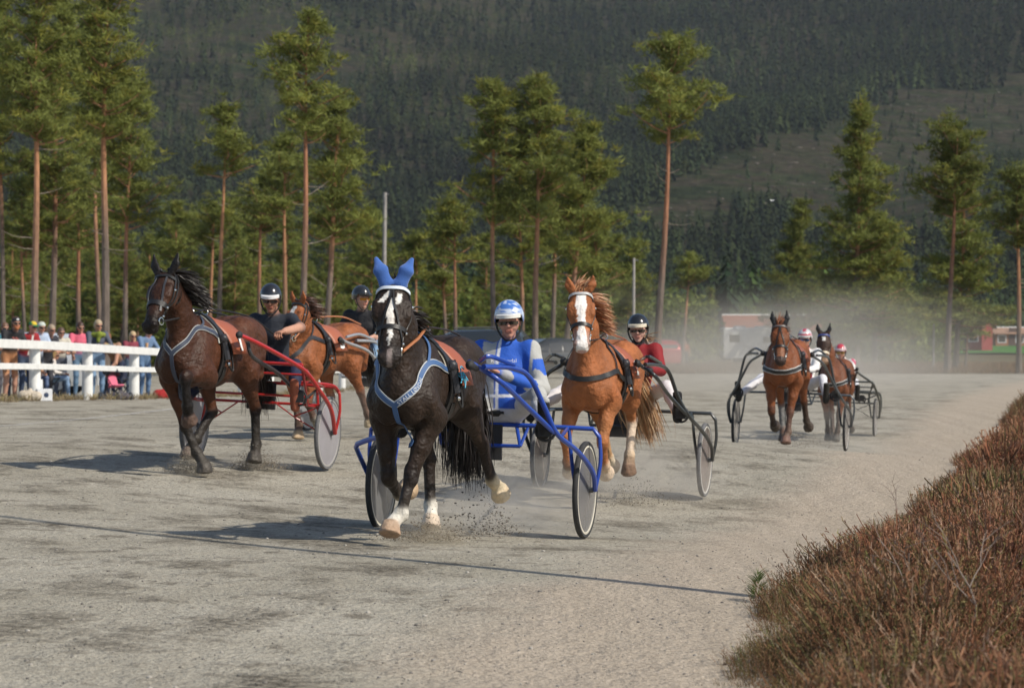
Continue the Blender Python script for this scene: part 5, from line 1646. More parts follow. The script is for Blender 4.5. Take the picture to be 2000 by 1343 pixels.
cl = dict(torso=DARK, sleeve=DARK, fore=SKIN, wrist=SKIN, pants=(.02, .025, .055), shoe=(.30, .095, .055), collar=(.02, .02, .025), neck=(.4, .2, .14))
driver(sl, 15, 'driver in dark t-shirt with glossy black helmet leaning forward in the red sulky', J, cl, face_M(J['neck'] + [.07, .0, .125], 14, 12, 0), dict(c1=(.018, .019, .022), vis=(.8, .8, .8)), (M_LENS, 'goggles'), .0125, tilt=0, skin=(.42, .21, .14))

# === chestnut team
hC, sC = 12.5, .98
lC = root_at(1158, 23.7, .09)
poll = lpx(lC, hC, sC, 1134, 567, .58)
headC = dict(poll=poll, rot=(13, 58, 2), ear=(-.10, .090, .080))
CH = (.30, .108, .042)
boot = (.05, .05, .055)
poseC = dict(LF=dict(a=(24, -38, -62), yk=.13, yh=.11, toe=-75, dz=.04, cl=(.28, .085, .028), cp=(.66, .56, .42), ch=(.7, .62, .5), dx=.03),
             RF=dict(a=(34, -34, -60), yk=.20, yh=.21, toe=-70, dz=.04, cl=(.36, .12, .045), cp=(.07, .07, .075), ch=(.72, .64, .5), dx=.02),
             LH=dict(a=(-38, 20, 5), yk=.17, yh=.16, toe=-22, cl=(.70, .64, .54), cp=(.68, .58, .42), ch=(.10, .10, .105), boot=boot, dx=.10, dz=.10),
             RH=dict(a=(-35, -40, -60), yk=.12, yh=.10, toe=-80, cl=(.5, .3, .15), cp=(.66, .56, .42), ch=(.5, .4, .3)))
coatC = dict(body=CH, leg=(.28, .10, .045), muzzle=(.42, .27, .22), hoof=(.6, .5, .4), pale_belly=(.42, .20, .08), wide=1.03)
def paintC(V, C, H, ih):
    x, y, z = H[:, 0], H[:, 1], H[:, 2]
    wv = .004 * np.sin(x * 45)
    f = ih & (z > -.085) & (x > .055)
    bl = f & (np.abs(y - .002) < np.interp(x, [.05, .10, .2, .28, .36, .46, .52, .6], [.040, .050, .046, .034, .032, .038, .05, .05]) + wv)
    C[bl] = (.78, .74, .70)
    sn = ih & (x > .53) & (z < -.045) & (np.abs(y) < .04); C[sn] = (.58, .36, .32)
    C[ih & (x > .50) & (z < -.09)] = (.50, .38, .33)
def rigC(root, prims, M, J):
    bridle(root, prims, M, nose=.36, brow=(.45, .45, .45), noseband_w=.034)
    harness(root, prims, breast='u', padtrim=None, xg=-.22, bz=1.15)
    number_cloth(root, prims, -.26, -.66, c=(.36, .10, .045), num='2')
    m = MB(); t_ = np.array([-.22, .075, 1.53])
    for s in (-1, 1):
        q = project(prims, xp(M, [(.47, s * .075, -.085)]), .02)[0][0]
        m.tube([q, (q + t_ * [1, s, 1]) / 2 - [0, 0, .02], t_ * [1, s, 1]], .008, 5, BLK)
        m.tube(catmull([t_ * [1, s, 1], (-.8, s * .10, 1.50), (-1.35, s * .10, 1.44), (-1.85, s * .14, 1.25)], 5), .008, 5, (.30, .10, .05))
    m.build('reins', M_LEA, root)
CHH = [(.40, .17, .075), (.34, .13, .06), (.48, .24, .12), (.56, .34, .19)]
horse(lC, hC, sC, poseC, headC, coatC, 'chestnut trotter with broad white blaze and flying ginger mane', paintC, .0125, coatmat=M_COATM,
      mane=dict(n=800, side=1, len=.25, flow=(-.75, .85, -.05), col=CHH, range=(.30, .88), grav=.20, w=.009),
      fore=dict(n=80, dir=(-.1, .1, .8), flow=(-.7, .6, .1), len=.15, col=CHH),
      tail=dict(n=800, len=1.0, dir=(-.35, .22, -.9), col=[(.42, .24, .12), (.50, .34, .20), (.34, .17, .08)]), rig=rigC)
sl = root_at(1213, 25.7)
sulky(sl, 14, (.030, .034, .036), 1.62, 'black racing sulky pulled by the chestnut horse', tilt=-.02, disc=disc_mat('brown', (.22, .19, .18), .88), rimc=(.62, .60, .55), tyre=M_TYREG, saddle=(lC, hC, sC, -.22))
J = drv_joints(lean=(.06, -.02), hx=.08, hipx=-.12, seat=.90, feet=[(.86, .70, .82), (.86, -.68, .82)], hands=[(.40, .36, 1.20), (.36, .02, 1.18)], elb=.12)
cl = dict(torso=(.24, .018, .022), sleeve=(.24, .018, .022), fore=(.24, .018, .022), wrist=(.03, .03, .03), hand=(.03, .028, .028), pants=(.66, .62, .62), shoe=(.02, .02, .022), collar=(.015, .015, .016), neck=(.015, .015, .016), bulk=1.12)
def exC(root, M):
    st = []
    for i in range(60):
        p = xp(M, (-.09, rng.normal(0, .03), -.06)); pts = [p]; d = np.array([-.5, .5, -.2])
        for k in range(5): d = nrm(d + rng.normal(0, .2, 3) + [0, .1, -.05]); pts.append(pts[-1] + d * .035)
        st.append(np.array(pts))
    ribbons('hair', st, .009, M_HAIR, root, [(.30, .17, .08), (.22, .12, .06)])
driver(sl, 14, 'driver in dark red jacket, black helmet and white breeches behind the chestnut horse', J, cl, face_M(J['neck'] + [.045, .01, .125], 6, 4, 2), dict(c1=(.014, .015, .016), vis=(.72, .66, .52)), (M_LENS, 'goggles'), .0125, skin=(.56, .34, .27), extra=exC)

# === bay horse of the rear pair
hY, sY = 11, 1.0
lY = root_at(1530, 36.2)
poll = lpx(lY, hY, sY, 1523, 632, .56)
BAY = (.185, .062, .024)
poseY = dict(LF=dict(a=(10, 4, 30), yk=.10, yh=.05, toe=0, cl=(.10, .05, .035), cp=(.12, .07, .05), ch=(.16, .08, .06)),
             RF=dict(a=(14, -48, -80), yk=.15, yh=.13, toe=-95, cl=(.04, .022, .018), cp=(.03, .02, .018)),
             LH=dict(a=(-36, -34, -55), yk=.18, yh=.22, toe=-75, cl=(.05, .03, .022), cp=(.04, .03, .026)),
             RH=dict(a=(-24, 8, 20), yk=.12, yh=.08, toe=0, cl=(.14, .14, .14), cp=(.10, .05, .035), dx=.10))
coatY = dict(body=BAY, leg=(.06, .03, .02), muzzle=(.05, .032, .026), hoof=(.05, .035, .03), ear=(.02, .02, .022))
def paintY(V, C, H, ih):
    x, y = H[:, 0], H[:, 1]
    f = ih & (x > .0) & (x < .34); C[f] *= .78
    C[ih & (x > .38) & (x < .50) & (np.abs(y) < .05)] = (.24, .10, .05)
def rigY(root, prims, M, J):
    bridle(root, prims, M, nose=.35, brow=(.10, .09, .09), face_y=True)
    harness(root, prims, breast='u', btrim=(.60, .60, .58), padtrim=(.60, .60, .56), xg=-.16, bz=1.05)
    number_cloth(root, prims, -.22, -.52, c=(.25, .075, .04))
    m = MB(); t_ = np.array([-.18, .075, 1.52])
    for s in (-1, 1):
        q = project(prims, xp(M, [(.47, s * .075, -.085)]), .02)[0][0]
        m.tube([q, t_ * [1, s, 1]], .008, 5, BLK); m.tube([t_ * [1, s, 1], (-1.2, s * .1, 1.46), (-1.85, s * .14, 1.25)], .008, 5, BLK)
    m.build('reins', M_LEA, root)
BRH = [(.03, .018, .014), (.06, .03, .02), (.16, .06, .03)]
horse(lY, hY, sY, poseY, dict(poll=poll, rot=(8, 60, 0), ear=(-.17, .075, .07)), coatY, 'bay trotter in white-edged harness, left and nearer one of the dusty rear pair', paintY, .0155,
      mane=dict(n=120, side=1, len=.16, flow=(-1, .3, .2), col=BRH), tail=dict(n=160, len=.8, dir=(-.5, .0, -1), col=BRH), rig=rigY,
      fore=dict(n=30, dir=(0, 0, 1), flow=(-.6, .2, .6), len=.16, col=[(.3, .12, .06)]))
sl = root_at(1543, 38.5)
sulky(sl, 12.5, (.055, .065, .075), 1.60, 'dark grey sulky behind the nearer bay of the rear pair', tilt=-.03, disc=disc_mat('pale', (.28, .27, .26), .9), rimc=(.5, .48, .45), saddle=(lY, hY, sY, -.16))
J = drv_joints(lean=(.05, .0), hx=.16, hipx=-.12, seat=.90, feet=[(.86, .60, .78), (.86, -.62, .80)], hands=[(.40, .26, 1.14), (.36, -.02, 1.14)], elb=.10)
WH = (.74, .73, .72)
def paint_red(V, C):
    x, y, z = V[:, 0], V[:, 1], V[:, 2]
    m_ = (C.min(1) > .6) & (z > .98) & (z < 1.5) & (x > -.05) & (x < .12)
    C[m_ & (np.abs(z - 1.05) < .05) & (np.sin(y * 30) > -.2)] = (.55, .03, .05)
    C[m_ & (np.abs(z - 1.12) < .03)] = (.08, .05, .05)
cl = dict(torso=WH, sleeve=WH, fore=WH, wrist=(.05, .05, .06), hand=(.05, .05, .06), pants=(.66, .66, .70), shoe=(.035, .033, .03), collar=(.6, .10, .06), neck=(.45, .12, .08), paint=paint_red, bulk=1.1)
M_MIRB = mat('mirror_blue', (.05, .22, .60), .08, .9, 1.0); M_MIRY = mat('mirror_yellow', (.55, .42, .10), .1, .8, 1.0)
def ph2(V, C):
    x, y, z = V[:, 0], V[:, 1], V[:, 2]; C[:] = (.58, .57, .58); C[(z > .07) & (z < .10) & (x > .0)] = (.50, .05, .07); C[(z > .125) & (np.abs(y) < .03)] = (.45, .08, .10)
def ph3(V, C):
    x, y, z = V[:, 0], V[:, 1], V[:, 2]; C[:] = (.50, .05, .07); C[(z > .055) & (z < .082)] = (.62, .60, .60); C[(np.abs(y) > .06) & (z > .03)] = (.6, .45, .45)
driver(sl, 12.5, 'driver in white suit with silver helmet and blue mirrored goggles, second from the right', J, cl, face_M(J['neck'] + [.05, 0, .125], -2, 4, 0), dict(paint=ph2, vis=(.5, .5, .5)), (M_MIRB, 'goggles'), .014, hand_h=.008)

# === rearmost team
hZ, sZ = 12, 1.0
lZ = root_at(1628, 46.6)
poll = lpx(lZ, hZ, sZ, 1609, 650, .56)
coatZ = dict(body=(.15, .055, .026), leg=(.05, .03, .022), muzzle=(.26, .16, .10), hoof=(.04, .035, .03), ear=(.02, .02, .022))
def paintZ(V, C, H, ih):
    x, y, z = H[:, 0], H[:, 1], H[:, 2]
    f = ih & (x > -.02) & (x < .40); C[f] = (.045, .025, .018)
    C[ih & (z > -.03) & (x > .09) & (x < .17) & (np.abs(y) < .03)] = (.7, .68, .64)
poseZ = dict(LF=dict(a=(4, -2, 10), yk=.10, yh=.05, toe=0), RF=dict(a=(-8, -12, 5), yk=.12, yh=.10, toe=-10), LH=dict(a=(-36, -30, -40), yk=.16, yh=.18, toe=-60), RH=dict(a=(-20, 10, 20), yk=.12, yh=.08, toe=0, dx=.1))
def rigZ(root, prims, M, J):
    bridle(root, prims, M, nose=.38, brow=(.06, .09, .30), nosec=(.62, .52, .38), noseband_w=.04)
    harness(root, prims, breast='u', btrim=(.55, .55, .53), padtrim=None, xg=-.14, bz=1.05)
horse(lZ, hZ, sZ, poseZ, dict(poll=poll, rot=(6, 62, 0), ear=(-.165, .085, .07)), coatZ, 'brown trotter with dark face and white star, rearmost horse on the right', paintZ, .0165,
      mane=dict(n=80, side=1, len=.14, flow=(-1, .3, .2), col=BRH), tail=dict(n=120, len=.8, dir=(-.5, .0, -1), col=BRH), rig=rigZ)
sl = root_at(1622, 49.2)
sulky(sl, 12.5, (.05, .055, .05), 1.62, 'dark green-grey sulky of the rearmost team on the right', tilt=-.03, disc=disc_mat('pale', (.28, .27, .26), .9), rimc=(.5, .48, .45), style='high', shy=.36, saddle=(lZ, hZ, sZ, -.14))
J = drv_joints(lean=(.06, .0), hx=.16, hipx=-.12, seat=.86, feet=[(.80, .56, .76), (.80, -.52, .76)], hands=[(.36, .32, 1.14), (.30, .05, 1.14)], elb=.10)
def paint_pk(V, C):
    m_ = (C.min(1) > .6) & (V[:, 2] > 1.2) & (np.sin(V[:, 1] * 40 + V[:, 2] * 30) > .4); C[m_] = (.5, .12, .18)
cl = dict(torso=WH, sleeve=WH, fore=(.06, .06, .08), wrist=(.05, .05, .06), hand=(.05, .05, .06), pants=(.66, .66, .70), shoe=(.035, .033, .03), paint=paint_pk, neck=(.4, .22, .16))
driver(sl, 12.5, 'driver in white with red and silver helmet and yellow goggles, rearmost on the right', J, cl, face_M(J['neck'] + [.05, -.04, .115], 2, 4, 0), dict(paint=ph3, vis=(.55, .4, .42)), (M_MIRY, 'goggles'), .015, hand_h=.008)

# === bay horse half hidden behind the red sulky
hD, sD = 24, .90
lD = root_at(592, 29.3)
poll = lpx(lD, hD, sD, 583, 588, .56)
coatD = dict(body=(.235, .082, .032), leg=(.10, .055, .04), muzzle=(.14, .06, .03), hoof=(.42, .30, .18), ear=(.28, .09, .03))
def paintD(V, C, H, ih):
    x, y, z = H[:, 0], H[:, 1], H[:, 2]; C[ih & (z > -.03) & (x > .08) & (np.abs(y) < .03)] = (.7, .68, .64)
poseD = dict(LF=dict(a=(16, -42, -70), yk=.14, yh=.12, toe=-85, cp=(.20, .19, .16), ch=(.35, .30, .22)), RF=dict(a=(-8, -12, 10), yk=.12, yh=.10, toe=-10),
             LH=dict(a=(-38, -34, -30), yk=.17, yh=.17, toe=-40, cl=(.13, .075, .055), ch=(.50, .40, .26)), RH=dict(a=(-16, 12, 20), yk=.12, yh=.08, toe=0, dx=.1))
def rigD(root, prims, M, J):
    bridle(root, prims, M, nose=.36)
    harness(root, prims, breast='v', bc=(.03, .03, .035), btrim=(.05, .05, .055), padtrim=None, xg=-.18)
    number_cloth(root, prims, -.24, -.60, c=(.36, .11, .055), num='3')
    m = MB(); t_ = np.array([-.20, .075, 1.53])
    q = project(prims, xp(M, [(.47, .075, -.085)]), .02)[0][0]
    m.tube(catmull([q, (.2, .22, 1.50), t_, (-.8, .12, 1.54), (-1.3, .12, 1.45)], 5), .010, 5, (.42, .17, .08)); m.build('reins', M_LEA, root)
horse(lD, hD, sD, poseD, dict(poll=poll, rot=(-14, 60, 0), ear=(-.10, .07, .08)), coatD, 'bright bay trotter half hidden behind the red sulky and its driver', paintD, .0145,
      mane=dict(n=260, side=1, len=.26, flow=(-.9, .4, .2), col=[(.05, .025, .018), (.10, .04, .025)], range=(.3, 1), grav=.2), tail=dict(n=200, len=.8, dir=(-.5, .0, -1), col=KH), rig=rigD)
sl = root_at(716, 31.8)
sulky(sl, 20, (.30, .31, .33), 1.55, 'silver-grey sulky glimpsed behind the red team', tilt=-.02, disc=disc_mat('pale2', (.28, .28, .29), .9), rimc=(.4, .4, .4), rough=.22, saddle=(lD, hD, sD, -.18))
J = drv_joints(lean=(-.02, .10), hx=-.05, hipx=-.12, seat=.92, feet=[(.86, .42, .80), (.86, -.42, .80)], hands=[(.36, .22, 1.14), (.30, -.10, 1.14)], elb=.4)
cl = dict(torso=(.022, .022, .025), sleeve=(.022, .022, .025), fore=(.52, .30, .22), wrist=(.52, .30, .22), pants=(.20, .31, .44), shoe=(.25, .25, .27), neck=(.5, .3, .22))
M_AMB = mat('amber_lens', (.60, .26, .02), .1, .3, .8)
driver(sl, 20, 'driver in black shirt, light jeans and black peaked helmet between the front horses', J, cl, face_M(J['neck'] + [.06, .02, .125], 62, 4, 0), dict(c1=(.02, .022, .024), vis=(.02, .02, .022)), (M_AMB, 'goggles'), .0135, skin=(.56, .32, .24))
# ------------------------------------------------------------------ fence
M_WHITE = mat('white_paint', (.74, .74, .72), .6, nscale=5, namt=.10, bump=.2, bscale=20)
fe_ = empty('rail_fence', (fence_x(52.5), 52.5, gz(fence_x(52.5), 52.5)), 0, 'long white two-rail wooden fence on thick round posts, left edge of the track', 'fence')
O = np.array(fe_.location)
DPOST = [36.5, 40.5, 44.5, 48.5, 52.5, 56.5, 60.6, 64.8, 68.8, 72.8, 76.8, 80.8, 85, 89.5, 94]
def fp(D):
    x = fence_x(D); return np.array([x, D, gz(x, D)])
for D in DPOST:
    b = fp(D) - O
    MB().tube([b + [0, 0, -.05], b + [0, 0, .5], b + [0, 0, 1.11]], [.120, .115, .110], 16).build('post', M_WHITE, fe_)
for a, b in zip(DPOST[:-1], DPOST[1:]):
    A, B = fp(a) - O, fp(b) - O; d = B - A; L = np.linalg.norm(d)
    ang = math.degrees(math.atan2(d[1], d[0])); pit = -math.degrees(math.asin(d[2] / L))
    for z, hh in ((1.10, .17), (.67, .12)):
        M = rot('Z', ang) @ rot('Y', pit)
        c = (A + B) / 2 + np.array([.145, -.0, z + (.006 if z < .9 else 0)])
        MB().box(c, (L - .006, .035, hh), M, bev=.008).build('rail', M_WHITE, fe_)

# ------------------------------------------------------------------ parked vehicles
M_GLASSD = mat('car_glass', (.03, .035, .038), .07, spec=.8)
def car(name, label, cat, loc, hd, paint, L=4.3, W=1.76, H=1.48, style='hatch', scale=1.0):
    root = empty(name, loc, R(hd), label, cat, None, scale)
    h = L / 2
    pr = {'hatch': [(-1.0, .50, .86), (-.985, .55, 1.0), (-.93, .58, 1.20), (-.80, .60, 1.42), (-.40, .62, 1.48), (.05, .62, 1.47), (.20, .60, 1.38), (.42, .56, 1.08), (.50, .55, .98), (.80, .50, .88), (.95, .42, .74), (1.0, .36, .60)],
          'sedan': [(-1.0, .5, .80), (-.97, .55, .98), (-.72, .58, 1.02), (-.62, .58, 1.10), (-.38, .60, 1.38), (-.1, .62, 1.44), (.12, .6, 1.40), (.40, .56, 1.06), (.50, .55, .97), (.82, .5, .86), (.96, .42, .72), (1.0, .36, .58)],
          'suv': [(-1.0, .55, .95), (-.985, .6, 1.15), (-.95, .62, 1.5), (-.88, .62, 1.70), (-.4, .64, 1.74), (.08, .64, 1.72), (.22, .62, 1.58), (.42, .6, 1.22), (.50, .58, 1.12), (.82, .55, 1.02), (.97, .48, .85), (1.0, .4, .65)]}[style]
    k = H / max(p[2] for p in pr); w = W / 2; belt = {'hatch': .95, 'sedan': .92, 'suv': 1.10}[style] * k
    rings = []
    for (x, wf, z) in pr:
        z *= k; zz = min(z, belt); top = z; wt = w * (.98 if top <= belt + .02 else .98 - .24 * (top - belt) / (H - belt)); we = w * (1 if abs(x) < .9 else .90 if abs(x) < .98 else .82)
        wt = min(wt, we)
        rings.append([(x * h, -we * .94, .24), (x * h, -we, .42), (x * h, -we, zz * .82), (x * h, -we * .985, zz - .002), (x * h, -wt * .97, top - .05 * (top > belt)), (x * h, -wt * .80, top), (x * h, 0, top + .015),
                      (x * h, wt * .80, top), (x * h, wt * .97, top - .05 * (top > belt)), (x * h, we * .985, zz - .002), (x * h, we, zz * .82), (x * h, we, .42), (x * h, we * .94, .24)])
    mb = MB(); mb.loft(rings); mb.build('body', mat('car_paint_' + label[:12], paint, .25, .2, .5, coat=.8), root)
    ix = [i for i, p in enumerate(pr) if p[2] * k > belt + .10]
    for s in (0, 1):
        for a, b in zip(ix[:-1], ix[1:]):
            if abs(pr[a][0] - pr[b][0]) * h < .15: continue
            r0, r1 = rings[a], rings[b]; i3, i4 = (3, 4) if s == 0 else (9, 8)
            q = [np.array(r0[i3]), np.array(r1[i3]), np.array(r1[i4]), np.array(r0[i4])]
            c = sum(q) / 4; sg = -1 if s == 0 else 1
            V = [c + (p - c) * [.90, 1, .80] + np.array([0, sg * .008, .0]) for p in q]
            V += [v + np.array([0, sg * .006, 0]) for v in V]
            mesh_obj('window', V, [(0, 1, 2, 3), (4, 5, 6, 7), (0, 1, 5, 4), (1, 2, 6, 5), (2, 3, 7, 6), (3, 0, 4, 7)], M_GLASSD, root, False)
    for (a, b) in ((ix[-1] - 1, ix[-1] + 1), (ix[0], ix[0] - 1 if ix[0] else 0)):
        r0, r1 = rings[a], rings[b]
        q = [np.array(r0[5]), np.array(r0[7]), np.array(r1[7]), np.array(r1[5])]
        c = sum(q) / 4; n = nrm(np.cross(q[1] - q[0], q[3] - q[0])); n = n if n[2] > 0 or n[0] * c[0] > 0 else -n
        V = [c + (p - c) * .92 + n * .02 for p in q]
        V += [v + n * .006 for v in V]
        mesh_obj('windscreen', V, [(0, 1, 2, 3), (4, 5, 6, 7), (0, 1, 5, 4), (1, 2, 6, 5), (2, 3, 7, 6), (3, 0, 4, 7)], M_GLASSD, root, False)
    for sx in (-.62, .60):
        for s in (-1, 1):
            e = MB().lathe([(.02, -.10), (.20, -.11), (.22, -.10), (.32, -.11), (.335, -.08), (.335, .08), (.32, .11), (.22, .10), (.20, .11), (.02, .10)], n=24, c=(.03, .03, .03)).build('wheel', M_TYRE, root)
            e.location = (sx * h, s * (w - .10), .33)
            MB().lathe([(.001, -.113), (.19, -.115), (.20, -.105)] if s < 0 else [(.20, .105), (.19, .115), (.001, .113)], n=18).build('hubcap', mat('hubcap', (.4, .4, .42), .35, .7), e)
    for s in (-1, 1):
        MB().box((-h * .985, s * w * .68, .80 * k), (.05, .26, .16), bev=.02).build('tail_light', mat('tail_light', (.35, .02, .02), .2), root)
        MB().box((h * .955, s * w * .62, .66 * k), (.10, .34, .13), bev=.03).build('headlight', mat('headlight', (.55, .55, .55), .1, spec=.8), root)
        if style == 'suv': MB().tube([(-.78 * h, s * w * .62, 1.79 * k), (-.5 * h, s * w * .62, 1.82 * k), (.08 * h, s * w * .62, 1.79 * k)], .022, 6).build('roof_rail', mat('rail_grey', (.25, .25, .26), .3, .6), root)
        MB().ball((.30 * h, s * (w + .06), belt + .04), (.06, .10, .07), 8, 6).build('mirror', M_RUB, root)
    return root
car('parked_car', 'white hatchback parked right behind the fence and its spectators', 'car', gpx(22, 63.5), 178, (.62, .64, .66), 4.1, style='hatch', H=1.50)
car('parked_car', 'dark grey estate car with roof rails, seen over the black horse\'s back', 'car', gpx(905, 107), 168, (.035, .042, .048), 4.8, H=1.74, style='suv', scale=1.12)
car('parked_car', 'dark saloon car parked between the blue driver and the chestnut horse', 'car', gpx(1072, 104), 200, (.03, .034, .036), 4.5, H=1.44, style='sedan', scale=1.1)
car('parked_car', 'red car half hidden behind the red-jacketed driver', 'car', gpx(1276, 148), 112, (.38, .03, .035), 4.2, H=1.55)
car('parked_car', 'light silver car far behind, seen between the blue driver and the dark saloon', 'car', gpx(1090, 124), 175, (.22, .24, .25), 4.4, H=1.5)

# camper van
cv = empty('camper_van', gpx(1482, 176), R(4), 'white camper van with roof boxes, veiled by dust beyond the curve', 'camper van', None, .80)
mb = MB(); ring = lambda x, w_, z0, z1: [(x, -w_, z0), (x, w_, z0), (x, w_, z1 - .12), (x, w_ - .12, z1), (x, -w_ + .12, z1), (x, -w_, z1 - .12)]
mb.loft([ring(-3.1, 1.12, .5, 2.85), ring(-3.0, 1.15, .45, 2.95), ring(1.2, 1.15, .45, 2.95), ring(1.9, 1.12, .45, 2.55), ring(2.0, 1.02, .45, 2.1)])
mb.build('body', mat('camper_white', (.72, .72, .71), .45), cv)
mb = MB(); mb.loft([[(1.95, -1.0, .45), (1.95, 1.0, .45), (1.95, .95, 2.1), (1.95, -.95, 2.1)], [(2.5, -1.0, .45), (2.5, 1.0, .45), (2.45, .9, 1.35), (2.45, -.9, 1.35)], [(3.2, -.92, .5), (3.2, .92, .5), (3.15, .85, 1.05), (3.15, -.85, 1.05)]])
mb.build('cab', mat('camper_white', (.72, .72, .71), .45), cv)
for s in (-1, 1):
    MB().box((-2.2, s * 1.155, 2.05), (.85, .03, .62), bev=.01).build('window', M_GLASSD, cv); MB().box((.6, s * 1.155, 1.95), (.9, .03, .45), bev=.01).build('window', M_GLASSD, cv)
    MB().tube([(-1.6, s * 1.17, 1.6), (-.6, s * 1.17, 1.2), (1.4, s * 1.17, 1.0)], .03, 6).build('stripe', mat('camper_stripe', (.25, .27, .3), .5), cv)
    for x in (-1.7, 2.2):
        e = MB().lathe([(.02, -.1), (.33, -.11), (.35, 0), (.33, .11), (.02, .1)], n=20).build('wheel', M_TYRE, cv); e.location = (x, s * 1.02, .35)
for x, w_ in ((-1.6, .9), (.3, 1.2)): MB().box((x, 0, 3.02), (w_, .8, .14), bev=.05).build('roof_vent', mat('camper_vent', (.78, .78, .76), .4), cv)
# buildings
def house(label, loc, hd, L, W, Hh, rh, wallc, roofc, cat='building', trim=(.7, .7, .68)):
    r = empty('building', loc, R(hd), label, cat)
    l, w_ = L / 2, W / 2
    V = [(-l, -w_, 0), (l, -w_, 0), (l, w_, 0), (-l, w_, 0), (-l, -w_, Hh), (l, -w_, Hh), (l, w_, Hh), (-l, w_, Hh), (-l, 0, Hh + rh), (l, 0, Hh + rh)]
    mesh_obj('wall', V, [(0, 1, 5, 4), (2, 3, 7, 6), (1, 2, 6, 9, 5), (3, 0, 4, 8, 7)], mat('wall_' + label[:10], wallc, .8, nscale=3, namt=.2), r, False)
    o_ = .35; t_ = .12; hs = Hh - o_ * rh / w_
    for s in (-1, 1):
        q = [(-l - o_, s * (w_ + o_), hs + .03), (l + o_, s * (w_ + o_), hs + .03), (l + o_, 0, Hh + rh + .03), (-l - o_, 0, Hh + rh + .03)]
        V = q + [(x, y, z + t_) for x, y, z in q]
        mesh_obj('roof', V, [(0, 1, 2, 3), (4, 5, 6, 7), (0, 1, 5, 4), (1, 2, 6, 5), (2, 3, 7, 6), (3, 0, 4, 7)], mat('roof_' + label[:10], roofc, .75, nscale=2, namt=.25), r, False)
    MB().tube([(-l - o_, 0, Hh + rh + .16), (l + o_, 0, Hh + rh + .16)], .09, 6).build('ridge', mat('ridge_pale', trim, .6), r)
    for x in np.linspace(-l * .6, l * .6, max(2, int(L / 3))):
        f = MB().box((x, -w_ - .02, Hh * .55), (1.0, .06, .9)).build('window', mat('window_trim', (.7, .7, .68), .6), r)
        MB().box((x, -w_ - .055, Hh * .55), (.8, .02, .7)).build('pane', M_GLASSD, f)
    MB().box((l * .15, -w_ - .02, 1.0), (.95, .05, 2.0)).build('door', mat('door_dark', (.08, .05, .04), .6), r)
    return r
house('long low building with rusty red roof and pale ridge behind the camper van', gpx(1508, 208), 3, 7.2, 5, 2.2, 1.15, (.30, .27, .24), (.25, .09, .055))
house('small dark red shed far off between the trunks on the right', gpx(1888, 260) + [0, 0, .6], -30, 4.2, 3, 2.3, .9, (.22, .03, .025), (.10, .095, .10), 'shed')
house('tiny orange-brown hut beyond the green field by the right edge', gpx(1968, 300) + [0, 0, 1.0], 6, 3.4, 2.4, 1.4, .5, (.32, .15, .08), (.30, .18, .12), 'hut')

# poles and posts
M_POLE = mat('grey_pole', (.34, .32, .30), .85, nscale=6, namt=.2, bump=.3)
def pole(name, label, cat, px0, px1, top, D, r, wire=None):
    b = gpx(px0, D); s = FPX / D; H = HC + (YH - top) / s - b[2]
    e = empty(name, b, 0, label, cat)
    dx = (px1 - px0) / s
    MB().tube([(0, 0, -.3), (dx * .5, 0, H * .5), (dx, 0, H)], [r, r * .9, r * .78], 12).build('shaft', M_POLE, e)
    if wire: MB().tube([(dx, 0, H - .12), (dx + .22, 0, H - .1)], .03, 6).build('insulator', mat('insulator', (.2, .2, .2), .4), e)
    return e, b + [dx, 0, H]
_, tA = pole('utility_pole', 'tall pale grey wooden pole rising behind the black horse\'s ears', 'pole', 748, 752, 376, 138, .125, True)
_, tB = pole('utility_pole', 'shorter grey pole behind the chestnut team, left of the solitary pine', 'pole', 1237, 1238, 504, 126, .08, True)
pole('marker_post', 'slim pale post at the far edge of the track on the right', 'post', 1823, 1824, 632, 128, .06)
P = [tA + (tB - tA) * t - np.array([0, 0, 1.1 * 4 * t * (1 - t)]) - [0, 0, .1] for t in np.linspace(0, 1, 14)]
tag(MB().tube(P, .014, 4).build('power_line', M_RUB), 'thin wire strung between the two grey poles', 'wire')
P = [tA + (np.array([-48., 118, 11]) - tA) * t - np.array([0, 0, 1.0 * 4 * t * (1 - t)]) - [0, 0, .1] for t in np.linspace(0, 1, 14)]
tag(MB().tube(P, .014, 4).build('power_line', M_RUB), 'thin wire running left from the tall pole into the pines', 'wire')
# unseen pole, added and leaned to throw the long thin shadow across the track
sh0 = np.array([1.80, 13.7]); dv = np.array([-.86, .50]); base = np.array([3.0, 12.6])
e = empty('shadow_pole', (base[0], base[1], gz(base[0], base[1])), 0, 'slim leaning white pole added unseen outside the right of the frame to cast the long track shadow', 'added pole')
MB().tube([(0, -.03, -.1), (0, 1.1, 3.5), (0, 2.3, 7.2)], [.062, .055, .040], 10).build('shaft', M_WHITE, e); MB().ball((0, 2.31, 7.24), .07, 8, 6).build('finial', M_WHITE, e)

